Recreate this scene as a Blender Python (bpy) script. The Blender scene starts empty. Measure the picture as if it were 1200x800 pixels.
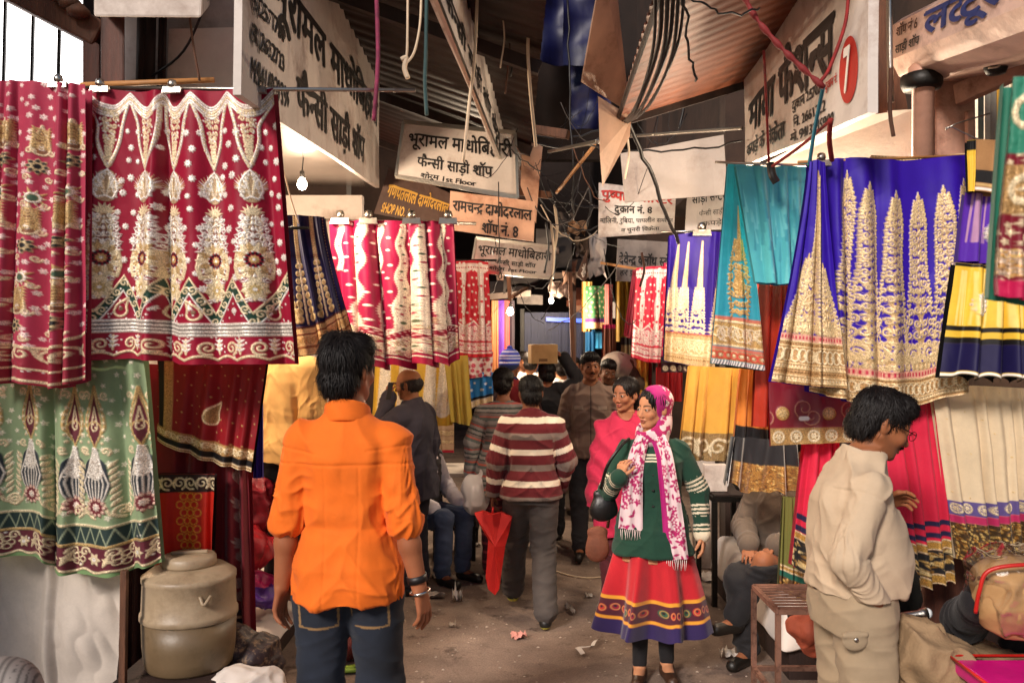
import bpy, bmesh, math, random
import numpy as np
from mathutils import Vector, Matrix
random.seed(7); RNG = np.random.RandomState(11)
SC = bpy.context.scene
COL = SC.collection
R = math.radians
# ---------------------------------------------------------------- camera
CAM_Z = 1.83
F = 1000.0                      # focal length in pixels of the 1200 px wide photograph
cam = bpy.data.cameras.new('camera'); cam.sensor_width = 36; cam.lens = 30
cam.clip_start = .05; cam.clip_end = 400
cam.dof.use_dof = True; cam.dof.focus_distance = 4.6; cam.dof.aperture_fstop = 5.0
camo = bpy.data.objects.new('camera', cam); COL.objects.link(camo)
camo.location = (0, 0, CAM_Z); camo.rotation_euler = (R(90), 0, 0)
SC.camera = camo
# ---------------------------------------------------------------- sky, sun, exposure
W = bpy.data.worlds.new('World'); SC.world = W; W.use_nodes = True
nt = W.node_tree; bg = nt.nodes['Background']
sky = nt.nodes.new('ShaderNodeTexSky'); sky.sky_type = 'NISHITA'; sky.sun_disc = False
SUN_EL, SUN_ROT = 31, 209      # the open street behind the camera lets the light in
sky.sun_elevation = R(SUN_EL); sky.sun_rotation = R(SUN_ROT)
nt.links.new(sky.outputs[0], bg.inputs[0]); bg.inputs[1].default_value = .052
sd = bpy.data.lights.new('sun', 'SUN'); sd.energy = 2.4; sd.angle = R(12); sd.color = (1, .89, .80)
so = bpy.data.objects.new('sun', sd); COL.objects.link(so)
so.rotation_euler = (R(90 - SUN_EL), 0, R(180 - SUN_ROT))
so.location = (0, -6, 8)
SC.view_settings.view_transform = 'Standard'; SC.view_settings.look = 'None'
SC.view_settings.exposure = .72; SC.view_settings.gamma = 1
SC.cycles.max_bounces = 6; SC.cycles.diffuse_bounces = 3; SC.cycles.glossy_bounces = 2
SC.cycles.transparent_max_bounces = 8; SC.cycles.sample_clamp_indirect = 4
SC.cycles.use_denoising = True

def P(px, py, Y):
    """the world point at distance Y seen at this place of the photograph"""
    return Vector(((px - 600) / F * Y, Y, CAM_Z + (400 - py) / F * Y))
def hx(s):
    s = s.lstrip('#'); c = [int(s[i:i+2], 16) / 255 for i in (0, 2, 4)]
    return tuple(x / 12.92 if x <= .04045 else ((x + .055) / 1.055) ** 2.4 for x in c)
def nrm(v):
    v = np.asarray(v, float); return v / (np.linalg.norm(v) + 1e-9)
# ---------------------------------------------------------------- noise
def vnoise(p, seed=0):
    p = np.asarray(p, np.float64); i = np.floor(p).astype(np.int64); f = p - i; f = f * f * (3 - 2 * f)
    def h(a, b, c):
        n = (a * 73856093) ^ (b * 19349663) ^ (c * 83492791) ^ (seed * 2654435761)
        n = (n ^ (n >> 13)) * 1274126177 & 0x7fffffff
        return ((n ^ (n >> 16)) & 0xffff) / 65535.0
    x, y, z = i[..., 0], i[..., 1], i[..., 2]; u, v, w = f[..., 0], f[..., 1], f[..., 2]
    r = 0
    for dx in (0, 1):
        for dy in (0, 1):
            for dz in (0, 1):
                r = r + h(x + dx, y + dy, z + dz) * (u if dx else 1 - u) * (v if dy else 1 - v) * (w if dz else 1 - w)
    return r
def ridge(p, seed=0):
    return 1 - np.abs(2 * vnoise(p, seed) - 1)
# ---------------------------------------------------------------- materials
MATS = {}
def _bsdf(m):
    m.use_nodes = True
    return m.node_tree, m.node_tree.nodes['Principled BSDF']
def mat(name, col, rough=.6, metal=0., var=.25, scale=6., bump=.15, bscale=60., dirt=None, dscale=3., emit=0, sheen=0, coat=0, stretch=(1, 1, 1), trans=0):
    """painted / wooden / metal surface: base colour broken by two noises, optional dirt colour, bump"""
    if name in MATS: return MATS[name]
    m = bpy.data.materials.new(name); t, b = _bsdf(m); N = t.nodes; L = t.links
    tc = N.new('ShaderNodeTexCoord'); mp = N.new('ShaderNodeMapping'); mp.inputs['Scale'].default_value = stretch
    L.new(tc.outputs['Object'], mp.inputs[0])
    n1 = N.new('ShaderNodeTexNoise'); n1.inputs['Scale'].default_value = scale; n1.inputs['Detail'].default_value = 7; n1.inputs['Roughness'].default_value = .65
    L.new(mp.outputs[0], n1.inputs['Vector'])
    rp = N.new('ShaderNodeValToRGB'); rp.color_ramp.elements[0].position = .3; rp.color_ramp.elements[1].position = .72
    lo = tuple(c * (1 - var) for c in col); hi = tuple(min(1, c * (1 + var * .7)) for c in col)
    rp.color_ramp.elements[0].color = (*lo, 1); rp.color_ramp.elements[1].color = (*hi, 1)
    L.new(n1.outputs['Fac'], rp.inputs[0]); out = rp.outputs[0]
    if dirt:
        n2 = N.new('ShaderNodeTexNoise'); n2.inputs['Scale'].default_value = dscale; n2.inputs['Detail'].default_value = 9; n2.inputs['Roughness'].default_value = .7
        L.new(mp.outputs[0], n2.inputs['Vector'])
        r2 = N.new('ShaderNodeValToRGB'); r2.color_ramp.elements[0].position = .5; r2.color_ramp.elements[1].position = .72
        L.new(n2.outputs['Fac'], r2.inputs[0])
        mx = N.new('ShaderNodeMixRGB'); mx.inputs[2].default_value = (*dirt, 1)
        L.new(r2.outputs[0], mx.inputs[0]); L.new(out, mx.inputs[1]); out = mx.outputs[0]
    L.new(out, b.inputs['Base Color'])
    b.inputs['Roughness'].default_value = rough; b.inputs['Metallic'].default_value = metal
    if sheen: b.inputs['Sheen Weight'].default_value = sheen
    if coat: b.inputs['Coat Weight'].default_value = coat
    if emit: b.inputs['Emission Color'].default_value = (*col, 1); b.inputs['Emission Strength'].default_value = emit
    if bump:
        n3 = N.new('ShaderNodeTexNoise'); n3.inputs['Scale'].default_value = bscale; n3.inputs['Detail'].default_value = 5
        L.new(mp.outputs[0], n3.inputs['Vector'])
        bp = N.new('ShaderNodeBump'); bp.inputs['Strength'].default_value = bump; bp.inputs['Distance'].default_value = .01
        L.new(n3.outputs['Fac'], bp.inputs['Height']); L.new(bp.outputs[0], b.inputs['Normal'])
    if trans:
        tr = N.new('ShaderNodeBsdfTranslucent'); L.new(out, tr.inputs[0]); ms = N.new('ShaderNodeMixShader'); ms.inputs[0].default_value = trans
        L.new(b.outputs[0], ms.inputs[1]); L.new(tr.outputs[0], ms.inputs[2]); L.new(ms.outputs[0], N['Material Output'].inputs[0])
    MATS[name] = m; return m
def vmat(name, rough=.75, fxrough=.38, fxmetal=.3, sheen=.25, weave=900., wb=.25, spark=.5, var=.12, trans=0., sss=0., spec=.5, crease=0.):
    """fabric / skin whose dye or embroidery comes from the mesh's own colour attribute"""
    if name in MATS: return MATS[name]
    m = bpy.data.materials.new(name); t, b = _bsdf(m); N = t.nodes; L = t.links
    at = N.new('ShaderNodeAttribute'); at.attribute_name = 'Col'
    tc = N.new('ShaderNodeTexCoord')
    n1 = N.new('ShaderNodeTexNoise'); n1.inputs['Scale'].default_value = 9; n1.inputs['Detail'].default_value = 8; n1.inputs['Roughness'].default_value = .7
    L.new(tc.outputs['Object'], n1.inputs['Vector'])
    mr = N.new('ShaderNodeMapRange'); mr.inputs[1].default_value = .25; mr.inputs[2].default_value = .75; mr.inputs[3].default_value = 1 - var; mr.inputs[4].default_value = 1 + var
    L.new(n1.outputs['Fac'], mr.inputs[0])
    mu = N.new('ShaderNodeMixRGB'); mu.blend_type = 'MULTIPLY'; mu.inputs[0].default_value = 1
    tn = N.new('ShaderNodeTexNoise'); tn.inputs['Scale'].default_value = 170; tn.inputs['Detail'].default_value = 4; tn.inputs['Roughness'].default_value = .75
    L.new(tc.outputs['Object'], tn.inputs['Vector']); tr_ = N.new('ShaderNodeMapRange'); tr_.inputs[1].default_value = .38; tr_.inputs[2].default_value = .6; tr_.inputs[3].default_value = .5; tr_.inputs[4].default_value = 1.2
    L.new(tn.outputs['Fac'], tr_.inputs[0]); tm = N.new('ShaderNodeMapRange'); tm.inputs[1].default_value = .15; tm.inputs[2].default_value = .5; L.new(at.outputs['Alpha'], tm.inputs[0])
    tx = N.new('ShaderNodeMix'); tx.inputs[2].default_value = 1.; L.new(tm.outputs[0], tx.inputs[0]); L.new(tr_.outputs[0], tx.inputs[3])
    tp = N.new('ShaderNodeMath'); tp.operation = 'MULTIPLY'; L.new(tx.outputs[0], tp.inputs[0]); L.new(mr.outputs[0], tp.inputs[1])
    L.new(at.outputs['Color'], mu.inputs[1]); L.new(tp.outputs[0], mu.inputs[2]); L.new(mu.outputs[0], b.inputs['Base Color'])
    def lerp(a, c, sock):
        x = N.new('ShaderNodeMapRange'); x.inputs[3].default_value = a; x.inputs[4].default_value = c
        L.new(at.outputs['Alpha'], x.inputs[0]); L.new(x.outputs[0], b.inputs[sock])
    lerp(rough, fxrough, 'Roughness'); lerp(0, fxmetal, 'Metallic')
    b.inputs['Sheen Weight'].default_value = sheen; b.inputs['Specular IOR Level'].default_value = spec
    if sss:
        b.inputs['Subsurface Weight'].default_value = sss; b.inputs['Subsurface Radius'].default_value = (.012, .004, .002); b.inputs['Subsurface Scale'].default_value = 1
    # woven bump + small faceted sparkle where there is metal thread
    n2 = N.new('ShaderNodeTexNoise'); n2.inputs['Scale'].default_value = weave; n2.inputs['Detail'].default_value = 2
    L.new(tc.outputs['Object'], n2.inputs['Vector'])
    vo = N.new('ShaderNodeTexVoronoi'); vo.inputs['Scale'].default_value = 260
    L.new(tc.outputs['Object'], vo.inputs['Vector'])
    m1 = N.new('ShaderNodeMath'); m1.operation = 'MULTIPLY'; L.new(vo.outputs['Distance'], m1.inputs[0]); L.new(at.outputs['Alpha'], m1.inputs[1])
    m2 = N.new('ShaderNodeMath'); m2.operation = 'MULTIPLY_ADD'; m2.inputs[1].default_value = spark
    L.new(m1.outputs[0], m2.inputs[0]); 
    m3 = N.new('ShaderNodeMath'); m3.operation = 'MULTIPLY'; m3.inputs[1].default_value = .5; L.new(n2.outputs['Fac'], m3.inputs[0]); L.new(m3.outputs[0], m2.inputs[2])
    bp = N.new('ShaderNodeBump'); bp.inputs['Strength'].default_value = wb; bp.inputs['Distance'].default_value = .004
    L.new(m2.outputs[0], bp.inputs['Height']); L.new(bp.outputs[0], b.inputs['Normal'])
    if crease:
        rn = N.new('ShaderNodeTexNoise'); rn.noise_type = 'RIDGED_MULTIFRACTAL'; rn.inputs['Scale'].default_value = 5.5; rn.inputs['Detail'].default_value = 3; rn.inputs['Distortion'].default_value = .8; L.new(tc.outputs['Object'], rn.inputs['Vector'])
        b2 = N.new('ShaderNodeBump'); b2.inputs['Strength'].default_value = crease; b2.inputs['Distance'].default_value = .022; L.new(rn.outputs['Fac'], b2.inputs['Height']); L.new(b2.outputs[0], bp.inputs['Normal'])
    if trans:
        tr = N.new('ShaderNodeBsdfTranslucent'); L.new(mu.outputs[0], tr.inputs[0])
        ms = N.new('ShaderNodeMixShader'); ms.inputs[0].default_value = trans
        L.new(b.outputs[0], ms.inputs[1]); L.new(tr.outputs[0], ms.inputs[2]); L.new(ms.outputs[0], N['Material Output'].inputs[0])
    MATS[name] = m; return m
# ---------------------------------------------------------------- linking and tagging
def mesh_obj(name, V, Fc, m, parent=None, smooth=True, col=None, world=True):
    """ONE mesh object from arrays; quads in Fc (n,4) or list of polygons; col = (n,4) rgba"""
    me = bpy.data.meshes.new(name)
    V = np.asarray(V, np.float32)
    if isinstance(Fc, np.ndarray):
        n, k = Fc.shape
        me.vertices.add(len(V)); me.vertices.foreach_set('co', V.ravel())
        me.loops.add(n * k); me.loops.foreach_set('vertex_index', Fc.astype(np.int32).ravel())
        me.polygons.add(n); me.polygons.foreach_set('loop_start', np.arange(0, n * k, k, dtype=np.int32))
        me.update(calc_edges=True)
    else:
        me.from_pydata([tuple(map(float, v)) for v in V], [], Fc); me.update()
    if smooth: me.polygons.foreach_set('use_smooth', np.ones(len(me.polygons), bool))
    if col is not None:
        a = me.color_attributes.new('Col', 'FLOAT_COLOR', 'POINT'); a.data.foreach_set('color', np.asarray(col, np.float32).ravel())
    if m is not None: me.materials.append(m)
    me.validate()
    o = bpy.data.objects.new(name, me); COL.objects.link(o)
    if parent is not None:
        o.parent = parent
        if world: o.matrix_parent_inverse = parent.matrix_basis.inverted()
    return o
def tag(o, label=None, cat=None, group=None, kind=None):
    if label: o['label'] = label
    if cat: o['category'] = cat
    if group: o['group'] = group
    if kind: o['kind'] = kind
    return o
def empty(name, loc, label, cat, group=None, rz=0.):
    o = bpy.data.objects.new(name, None); COL.objects.link(o); o.empty_display_size = .1
    o.location = loc; o.rotation_euler = (0, 0, rz); return tag(o, label, cat, group)
def copy_tree(o, parent=None):
    c = o.copy(); COL.objects.link(c)
    if parent is not None: c.parent = parent
    for ch in list(o.children): copy_tree(ch, c)
    return c
class MB:
    """collects solids into one mesh; every solid has its own material slot index 0"""
    def __init__(s): s.V = []; s.F = []
    def add(s, V, Fc):
        b = len(s.V); s.V += [tuple(v) for v in V]; s.F += [tuple(b + i for i in f) for f in Fc]; return s
    def hexa(s, p):   # 8 points: bottom 4 ccw, top 4 ccw
        return s.add(p, [(3, 2, 1, 0), (4, 5, 6, 7), (0, 1, 5, 4), (1, 2, 6, 5), (2, 3, 7, 6), (3, 0, 4, 7)])
    def box(s, lo, hi, rz=0., c=None):
        x0, y0, z0 = lo; x1, y1, z1 = hi
        p = [(x0, y0, z0), (x1, y0, z0), (x1, y1, z0), (x0, y1, z0), (x0, y0, z1), (x1, y0, z1), (x1, y1, z1), (x0, y1, z1)]
        if rz:
            cx, cy = c if c else ((x0 + x1) / 2, (y0 + y1) / 2); ca, sa = math.cos(rz), math.sin(rz)
            p = [(cx + (a - cx) * ca - (b - cy) * sa, cy + (a - cx) * sa + (b - cy) * ca, z) for a, b, z in p]
        return s.hexa(p)
    def bar(s, a, b, w, h=None, up=(0, 0, 1)):
        a = Vector(a); b = Vector(b); h = h or w; d = (b - a).normalized(); u = Vector(up)
        if abs(d.dot(u)) > .98: u = Vector((0, 1, 0))
        x = d.cross(u).normalized() * (w / 2); y = x.cross(d).normalized() * (h / 2)
        return s.hexa([a - x - y, a + x - y, a + x + y, a - x + y, b - x - y, b + x - y, b + x + y, b - x + y])
    def tube(s, pts, r, n=7, cap=True):
        pts = [Vector(p) for p in pts]; m = len(pts); r = r if hasattr(r, '__len__') else [r] * m; base = len(s.V); ref = None
        for i, p in enumerate(pts):
            d = (pts[min(i + 1, m - 1)] - pts[max(i - 1, 0)]); d = d.normalized() if d.length > 1e-9 else Vector((0, 0, 1))
            if ref is None: ref = Vector((1, 0, 0)) if abs(d.x) < .8 else Vector((0, 0, 1))
            x = (ref - d * ref.dot(d)).normalized(); y = d.cross(x); ref = x
            for k in range(n):
                a = 2 * math.pi * k / n; s.V.append(tuple(p + (x * math.cos(a) + y * math.sin(a)) * r[i]))
        for i in range(m - 1):
            for k in range(n):
                k2 = (k + 1) % n; s.F.append((base + i * n + k, base + i * n + k2, base + (i + 1) * n + k2, base + (i + 1) * n + k))
        if cap: s.F.append(tuple(base + k for k in reversed(range(n)))); s.F.append(tuple(base + (m - 1) * n + k for k in range(n)))
        return s
    def lathe(s, c, prof, n=28, axis=None):
        base = len(s.V); c = Vector(c)
        for r, z in prof:
            for k in range(n):
                a = 2 * math.pi * k / n; s.V.append((c.x + r * math.cos(a), c.y + r * math.sin(a), c.z + z))
        for i in range(len(prof) - 1):
            for k in range(n):
                k2 = (k + 1) % n; s.F.append((base + i * n + k, base + i * n + k2, base + (i + 1) * n + k2, base + (i + 1) * n + k))
        s.F.append(tuple(base + k for k in reversed(range(n)))); s.F.append(tuple(base + (len(prof) - 1) * n + k for k in range(n)))
        return s
    def slab(s, quad, t, n=None):
        """a board: 4 corner points, thickness t away from the viewer side"""
        q = [Vector(p) for p in quad]; nn = (q[1] - q[0]).cross(q[3] - q[0]).normalized() * t
        return s.hexa([p for p in q] + [p + nn for p in q])
    def build(s, name, m, parent=None, smooth=False, bevel=0.):
        o = mesh_obj(name, s.V, s.F, m, parent, smooth)
        if bevel:
            b = o.modifiers.new('bevel', 'BEVEL'); b.width = bevel; b.segments = 2; b.limit_method = 'ANGLE'
        return o
def catenary(a, b, sag, n=14, wob=0., seed=0):
    a = Vector(a); b = Vector(b); r = random.Random(seed); out = []
    for i in range(n + 1):
        t = i / n; p = a.lerp(b, t); p.z -= sag * 4 * t * (1 - t)
        if 0 < i < n: p += Vector((r.uniform(-wob, wob), r.uniform(-wob, wob), r.uniform(-wob, wob)))
        out.append(p)
    return out
def smooth_line(pts, n=6):
    """Catmull-Rom through points"""
    p = [Vector(q) for q in pts]; p = [p[0] * 2 - p[1]] + p + [p[-1] * 2 - p[-2]]; out = []
    for i in range(1, len(p) - 2):
        for k in range(n):
            t = k / n; a, b, c, d = p[i - 1:i + 3]
            out.append(.5 * ((2 * b) + (c - a) * t + (2 * a - 5 * b + 4 * c - d) * t * t + (3 * b - a - 3 * c + d) * t ** 3))
    out.append(p[-2]); return out
# ---------------------------------------------------------------- embroidery raster (becomes colours and relief of the cloth mesh)
class Ras:
    def __init__(s, w, h, res, col):
        s.k = 1.; s.w, s.h, s.res = w, h, res; s.W = int(w / res) + 1; s.H = int(h / res) + 1
        s.c = np.empty((s.H, s.W, 3), np.float32); s.c[:] = col
        s.fx = np.zeros((s.H, s.W), np.float32); s.z = np.zeros((s.H, s.W), np.float32)
        s.U = (np.arange(s.W) * res)[None, :]; s.Vv = (np.arange(s.H) * res)[:, None]
    def win(s, u0, u1, v0, v1):
        return slice(max(0, int(v0 / s.res)), max(0, min(s.H, int(v1 / s.res) + 2))), slice(max(0, int(u0 / s.res)), max(0, min(s.W, int(u1 / s.res) + 2)))
    def put(s, sl, cov, col, fx=0., z=0.):
        c = cov[..., None]; s.c[sl] = s.c[sl] * (1 - c) + np.asarray(col, np.float32) * c
        s.fx[sl] = s.fx[sl] * (1 - cov) + fx * cov
        if z: s.z[sl] = np.maximum(s.z[sl], z * cov)
    def st(s, pts, r, col, fx=.6, z=.0012, ring=0.):
        """stroke through points with radius per point (leaf, drop, scroll, disc are all strokes)"""
        p = np.asarray(pts, np.float32).reshape(-1, 2); r = np.broadcast_to(np.asarray(r, np.float32), (len(p),))
        rm = r.max() + s.res + ring
        sl = s.win(p[:, 0].min() - rm, p[:, 0].max() + rm, p[:, 1].min() - rm, p[:, 1].max() + rm)
        U = s.U[:, sl[1]]; V = s.Vv[sl[0]]
        if U.size == 0 or V.size == 0: return
        d = None
        if len(p) == 1: d = np.sqrt((U - p[0, 0]) ** 2 + (V - p[0, 1]) ** 2) - r[0]
        else:
            for i in range(len(p) - 1):
                ax, ay = p[i]; bx, by = p[i + 1]; ex, ey = bx - ax, by - ay; l2 = ex * ex + ey * ey + 1e-12
                t = np.clip(((U - ax) * ex + (V - ay) * ey) / l2, 0, 1)
                q = np.sqrt((U - ax - t * ex) ** 2 + (V - ay - t * ey) ** 2) - (r[i] + t * (r[i + 1] - r[i]))
                d = q if d is None else np.minimum(d, q)
        if ring: d = np.abs(d) - ring
        s.put(sl, np.clip(.5 - d / s.res, 0, 1), col, fx, z)
    def band(s, f0, f1, col, fx=0., z=0.):
        """between two curves v=f0(u) and v=f1(u)"""
        u = s.U[0]; a = np.broadcast_to(np.asarray(f0(u) if callable(f0) else f0, np.float32), u.shape); b = np.broadcast_to(np.asarray(f1(u) if callable(f1) else f1, np.float32), u.shape)
        sl = s.win(0, s.w, a.min() - s.res, b.max() + s.res); V = s.Vv[sl[0]]
        cov = np.clip((V - a[None]) / s.res + .5, 0, 1) * np.clip((b[None] - V) / s.res + .5, 0, 1)
        s.put(sl, cov.astype(np.float32), col, fx, z)
    def line(s, f, r, col, fx=.6, z=.001):
        s.band(lambda u: (f(u) if callable(f) else f + u * 0) - r, lambda u: (f(u) if callable(f) else f + u * 0) + r, col, fx, z)
    # motifs
    def spiral(s, c, r, turns, a0, sgn, w, col, **k):
        t = np.linspace(0, 1, int(9 * turns) + 4); a = a0 + sgn * t * turns * 2 * np.pi; rr = r * (1 - .82 * t)
        s.st(np.stack([c[0] + rr * np.cos(a), c[1] + rr * np.sin(a)], 1), w * (1 - .35 * t), col, **k)
    def leaf(s, c, ang, L, Wd, col, **k):
        t = np.array([0, .2, .45, .7, 1.]); s.st(np.stack([c[0] + L * t * np.cos(ang), c[1] + L * t * np.sin(ang)], 1), Wd * np.array([.25, .8, 1, .65, .05]), col, **k)
    def flower(s, c, r, n, col, mid=None, a0=0., **k):
        for i in range(n): s.leaf((c[0] + .15 * r * math.cos(a0 + 6.283 * i / n), c[1] + .15 * r * math.sin(a0 + 6.283 * i / n)), a0 + 6.283 * i / n, r * .85, r * .27, col, **k)
        if mid is not None: s.st([c], r * .3, mid, **k)
    def drop(s, c, r, L, ang, col, ring=0., **k):
        s.st([(c[0] + L * t * math.cos(ang), c[1] + L * t * math.sin(ang)) for t in (0, .22, .5, .78, 1)], [r, r * .92, r * .6, r * .24, r * .04], col, ring=ring, **k)
    def paisley(s, c, r, sgn, col, ring, **k):
        t = np.linspace(0, 1, 8); a = -1.2 + 2.6 * t
        s.st(np.stack([c[0] + sgn * r * 1.1 * (t ** 1.3) * np.sin(1.9 * t), c[1] - r * 2.1 * t], 1), r * (1 - .93 * t), col, ring=ring, **k)
    def dots(s, n, r, col, seed=0, flower=False, region=None, n_pet=8, **k):
        q = np.random.RandomState(seed)
        st = max(s.w, 1e-6)
        for _ in range(n):
            u, v = q.rand() * s.w, q.rand() * s.h
            if region and not region(u, v): continue
            if flower: s.flower((u, v), r * (.85 + .3 * q.rand()), n_pet, col, a0=q.rand(), **k)
            else: s.st([(u, v)], r, col, **k)
    def grid_dots(s, du, dv, r, col, jit=.2, flower=True, region=None, seed=1, n_pet=8, **k):
        q = np.random.RandomState(seed); j = 0; v = dv * .5
        while v < s.h:
            u = du * (.25 if j % 2 else .75)
            while u < s.w:
                uu, vv = u + (q.rand() - .5) * du * jit * 2, v + (q.rand() - .5) * dv * jit * 2
                if region is None or region(uu, vv):
                    if flower: s.flower((uu, vv), r * (.8 + .4 * q.rand()), n_pet, col, a0=q.rand(), **k)
                    else: s.st([(uu, vv)], r * (.8 + .4 * q.rand()), col, **k)
                u += du
            v += dv; j += 1
    def scroll_fill(s, uc, v0, v1, wf, col, hole=None, dens=1., lw=.005, seed=0, edge=True, **k):
        """a column of mirrored scrolls, leaves and drops filling half-width wf(v) round uc(v)"""
        q = np.random.RandomState(seed); v = v0; K = s.k
        while v < v1:
            w = wf(v); c = uc(v); st = max(.016 * K, min(.06 * K, w * .85)) / dens
            for sg in (-1, 1):
                nsp = max(1, int(round(w / (.034 * K))))
                for i in range(nsp):
                    x = c + sg * w * (i + .5) / nsp; r = min(.5 * w / nsp, st * .52)
                    s.spiral((x, v + (q.rand() - .5) * .3 * st), r, 1.15, q.choice([0., 3.1]) + q.rand(), sg * (1 if i % 2 else -1), lw, col, **k)
                if edge:
                    for e in range(3):
                        s.leaf((c + sg * w * .82, v + (e - 1) * st * .3), (0 if sg > 0 else math.pi) + sg * (e - 1) * .8, w * .22 + .010 * K, lw * 1.15, col, **k)
            s.drop((c, v + st * .2), max(lw * 1.3, w * .13), st * .55, -math.pi / 2, col, **k)
            if hole is not None: s.st([(c, v + st * .22)], max(lw * .5, w * .05), hole, fx=0, z=0)
            v += st
    def scroll_row(s, v, h, du, col, lw=.004, seed=0, u0=0., u1=None, **k):
        q = np.random.RandomState(seed); u = u0 + du / 2; i = 0; u1 = u1 or s.w
        while u < u1:
            sg = 1 if i % 2 else -1
            s.spiral((u, v), h * .42, 1.4, q.rand() * 2, sg, lw, col, **k)
            s.leaf((u + du * .42, v + sg * h * .1), -sg * 1.1, h * .5, lw * 1.3, col, **k); s.leaf((u + du * .42, v), sg * 1.2, h * .42, lw * 1.3, col, **k)
            u += du; i += 1
    def beads(s, f, du, r, col, **k):
        u = du / 2
        while u < s.w:
            s.st([(u, f(u) if callable(f) else f)], r, col, **k); u += du
def poly_at(pts, t):
    """points along a polyline by parameter t in 0..1 measured on x order or arc"""
    p = np.asarray(pts, float); d = np.r_[0, np.cumsum(np.linalg.norm(np.diff(p, axis=0), axis=1))]; d /= d[-1]
    return np.stack([np.interp(t, d, p[:, 0]), np.interp(t, d, p[:, 1])], -1)
def cloth(name, ras, top, bot, Y, m, parent=None, pleats=6, amp=.02, side=.35, flare=1.0, grow=.7, seed=0, back=.03, tilt=0., Yr=None, wave=.006, hemwave=0., bulge=0.):
    """a hanging cloth: top and bottom outlines in picture px at distance Y, pleats in depth, embroidery relief"""
    H, Wn = ras.H, ras.W; q = np.random.RandomState(seed)
    u = np.linspace(0, 1, Wn); v = np.linspace(0, 1, H)
    T = poly_at(top, u); B = poly_at(bot, u)
    vf = v[:, None] ** flare
    px = T[None, :, 0] * (1 - vf) + B[None, :, 0] * vf
    py = T[None, :, 1] * (1 - v[:, None]) + B[None, :, 1] * v[:, None]
    warp = sum(q.uniform(-.5, .5) / k * np.sin(2 * np.pi * (k * u + q.rand())) for k in (1, 2, 3)) * .9
    ph = 2 * np.pi * (pleats * u + warp)[None, :] + .35 * np.sin(2.2 * v[:, None] + q.rand() * 6)
    g = (.25 + .75 * v[:, None] ** grow)
    amps = 1 + .45 * np.sin(2 * np.pi * (u * 2.3 + q.rand()))[None, :]
    D = amp * g * amps * (np.sin(ph) + .28 * np.sin(2 * ph + 1.))
    Yb = Y + tilt * v[:, None] + ((Yr - Y) * u[None, :] if Yr is not None else 0)
    X = (px - 600) / F * Yb; Z = CAM_Z + (400 - py) / F * Yb
    edge = np.clip(np.minimum(u, 1 - u) * 8, 0, 1)[None, :]
    X = X + side * amp * g * amps * np.cos(ph) * edge
    n2 = vnoise(np.stack([np.broadcast_to(X * 6, (H, Wn)), np.broadcast_to(Z * 5, (H, Wn)), np.full((H, Wn), seed * 3.7)], -1), 3)
    n3 = ridge(np.stack([X * 16 + Z * 5, Z * 7 - X * 3, np.full((H, Wn), seed * 1.7 + 9)], -1), 5)
    Yy = Yb + D + (n2 - .5) * wave * 2.2 + (n3 - .5) * wave * .7 - 1.7 * ras.z
    if hemwave: Z = Z - hemwave * v[:, None] ** 3 * np.sin(ph + .8)
    if bulge: Yy = Yy - bulge * np.sin(np.pi * u)[None, :] * np.sin(np.pi * v[:, None])
    V = np.stack([X, Yy, Z], -1).reshape(-1, 3)
    i = np.arange(H * Wn).reshape(H, Wn)
    Fq = np.stack([i[:-1, :-1], i[1:, :-1], i[1:, 1:], i[:-1, 1:]], -1).reshape(-1, 4)
    C = np.concatenate([ras.c, ras.fx[..., None]], -1).reshape(-1, 4)
    if back:
        k = max(1, Wn // 40); ii = np.unique(np.r_[np.arange(0, Wn, k), Wn - 1]); jj = np.unique(np.r_[np.arange(0, H, max(1, H // 30)), H - 1])
        VB = np.stack([X, Yb + D * .3 + back * (.15 + .85 * edge) + 0 * X + abs(amp) * 1.6, Z - .004], -1)[np.ix_(jj, ii)]
        base = np.array(ras.c[2, 2]); CB = np.concatenate([np.broadcast_to(base * .9, VB.shape), np.zeros(VB.shape[:2] + (1,))], -1)
        b = np.arange(len(jj) * len(ii)).reshape(len(jj), len(ii)) + len(V)
        FB = np.stack([b[:-1, :-1], b[:-1, 1:], b[1:, 1:], b[1:, :-1]], -1).reshape(-1, 4)
        V = np.concatenate([V, VB.reshape(-1, 3)]); C = np.concatenate([C, CB.reshape(-1, 4)]); Fq = np.concatenate([Fq, FB])
    return mesh_obj(name, V, Fq, m, parent, True, C)
# ================================================================ the hanging garments
SATIN = vmat('satin', rough=.55, sheen=.03, wb=.15, var=.16, spec=.28)
NET = vmat('net_fabric', rough=.7, sheen=.15, wb=.3, trans=.15)
VELVET = vmat('velvet', rough=.8, sheen=.7, wb=.2)
COTTON = vmat('cotton', rough=.85, sheen=.2, wb=.3)
SHOPC = 'garments hung out in front of the shops'
GOLD, PALE, CREAM, DKGOLD = hx('#c9a66b'), hx('#e8d3ac'), hx('#f2e6cf'), hx('#8d6a35')
SILV, WHITE, BLACK, GREEN = hx('#e6dcd0'), hx('#f4ece2'), hx('#0d0a0c'), hx('#16382b')
MAROON, PINK, MAG = hx('#8a0328'), hx('#d81b50'), hx('#b00b48')
def ras(x0, x1, y0, y1, Y, col, res=.92):
    r = Ras(x1 - x0, y1 - y0, res, col); r.k = F / Y; r.x0, r.y0, r.Y = x0, y0, Y
    r.c *= (1 + .05 * (RNG.rand(r.H, r.W, 1) - .5)); return r
def hang(name, label, r, top, bot, m, cat='skirt', group=SHOPC, **k):
    o = cloth(name, r, top, bot, r.Y, m, **k); return tag(o, label, cat, group)
def zig(us, lo, hi):
    """piecewise curve through alternating peaks"""
    xs = [a for a, _ in us]; ys = [b for _, b in us]
    return lambda u: np.interp(u, xs, ys)

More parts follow.
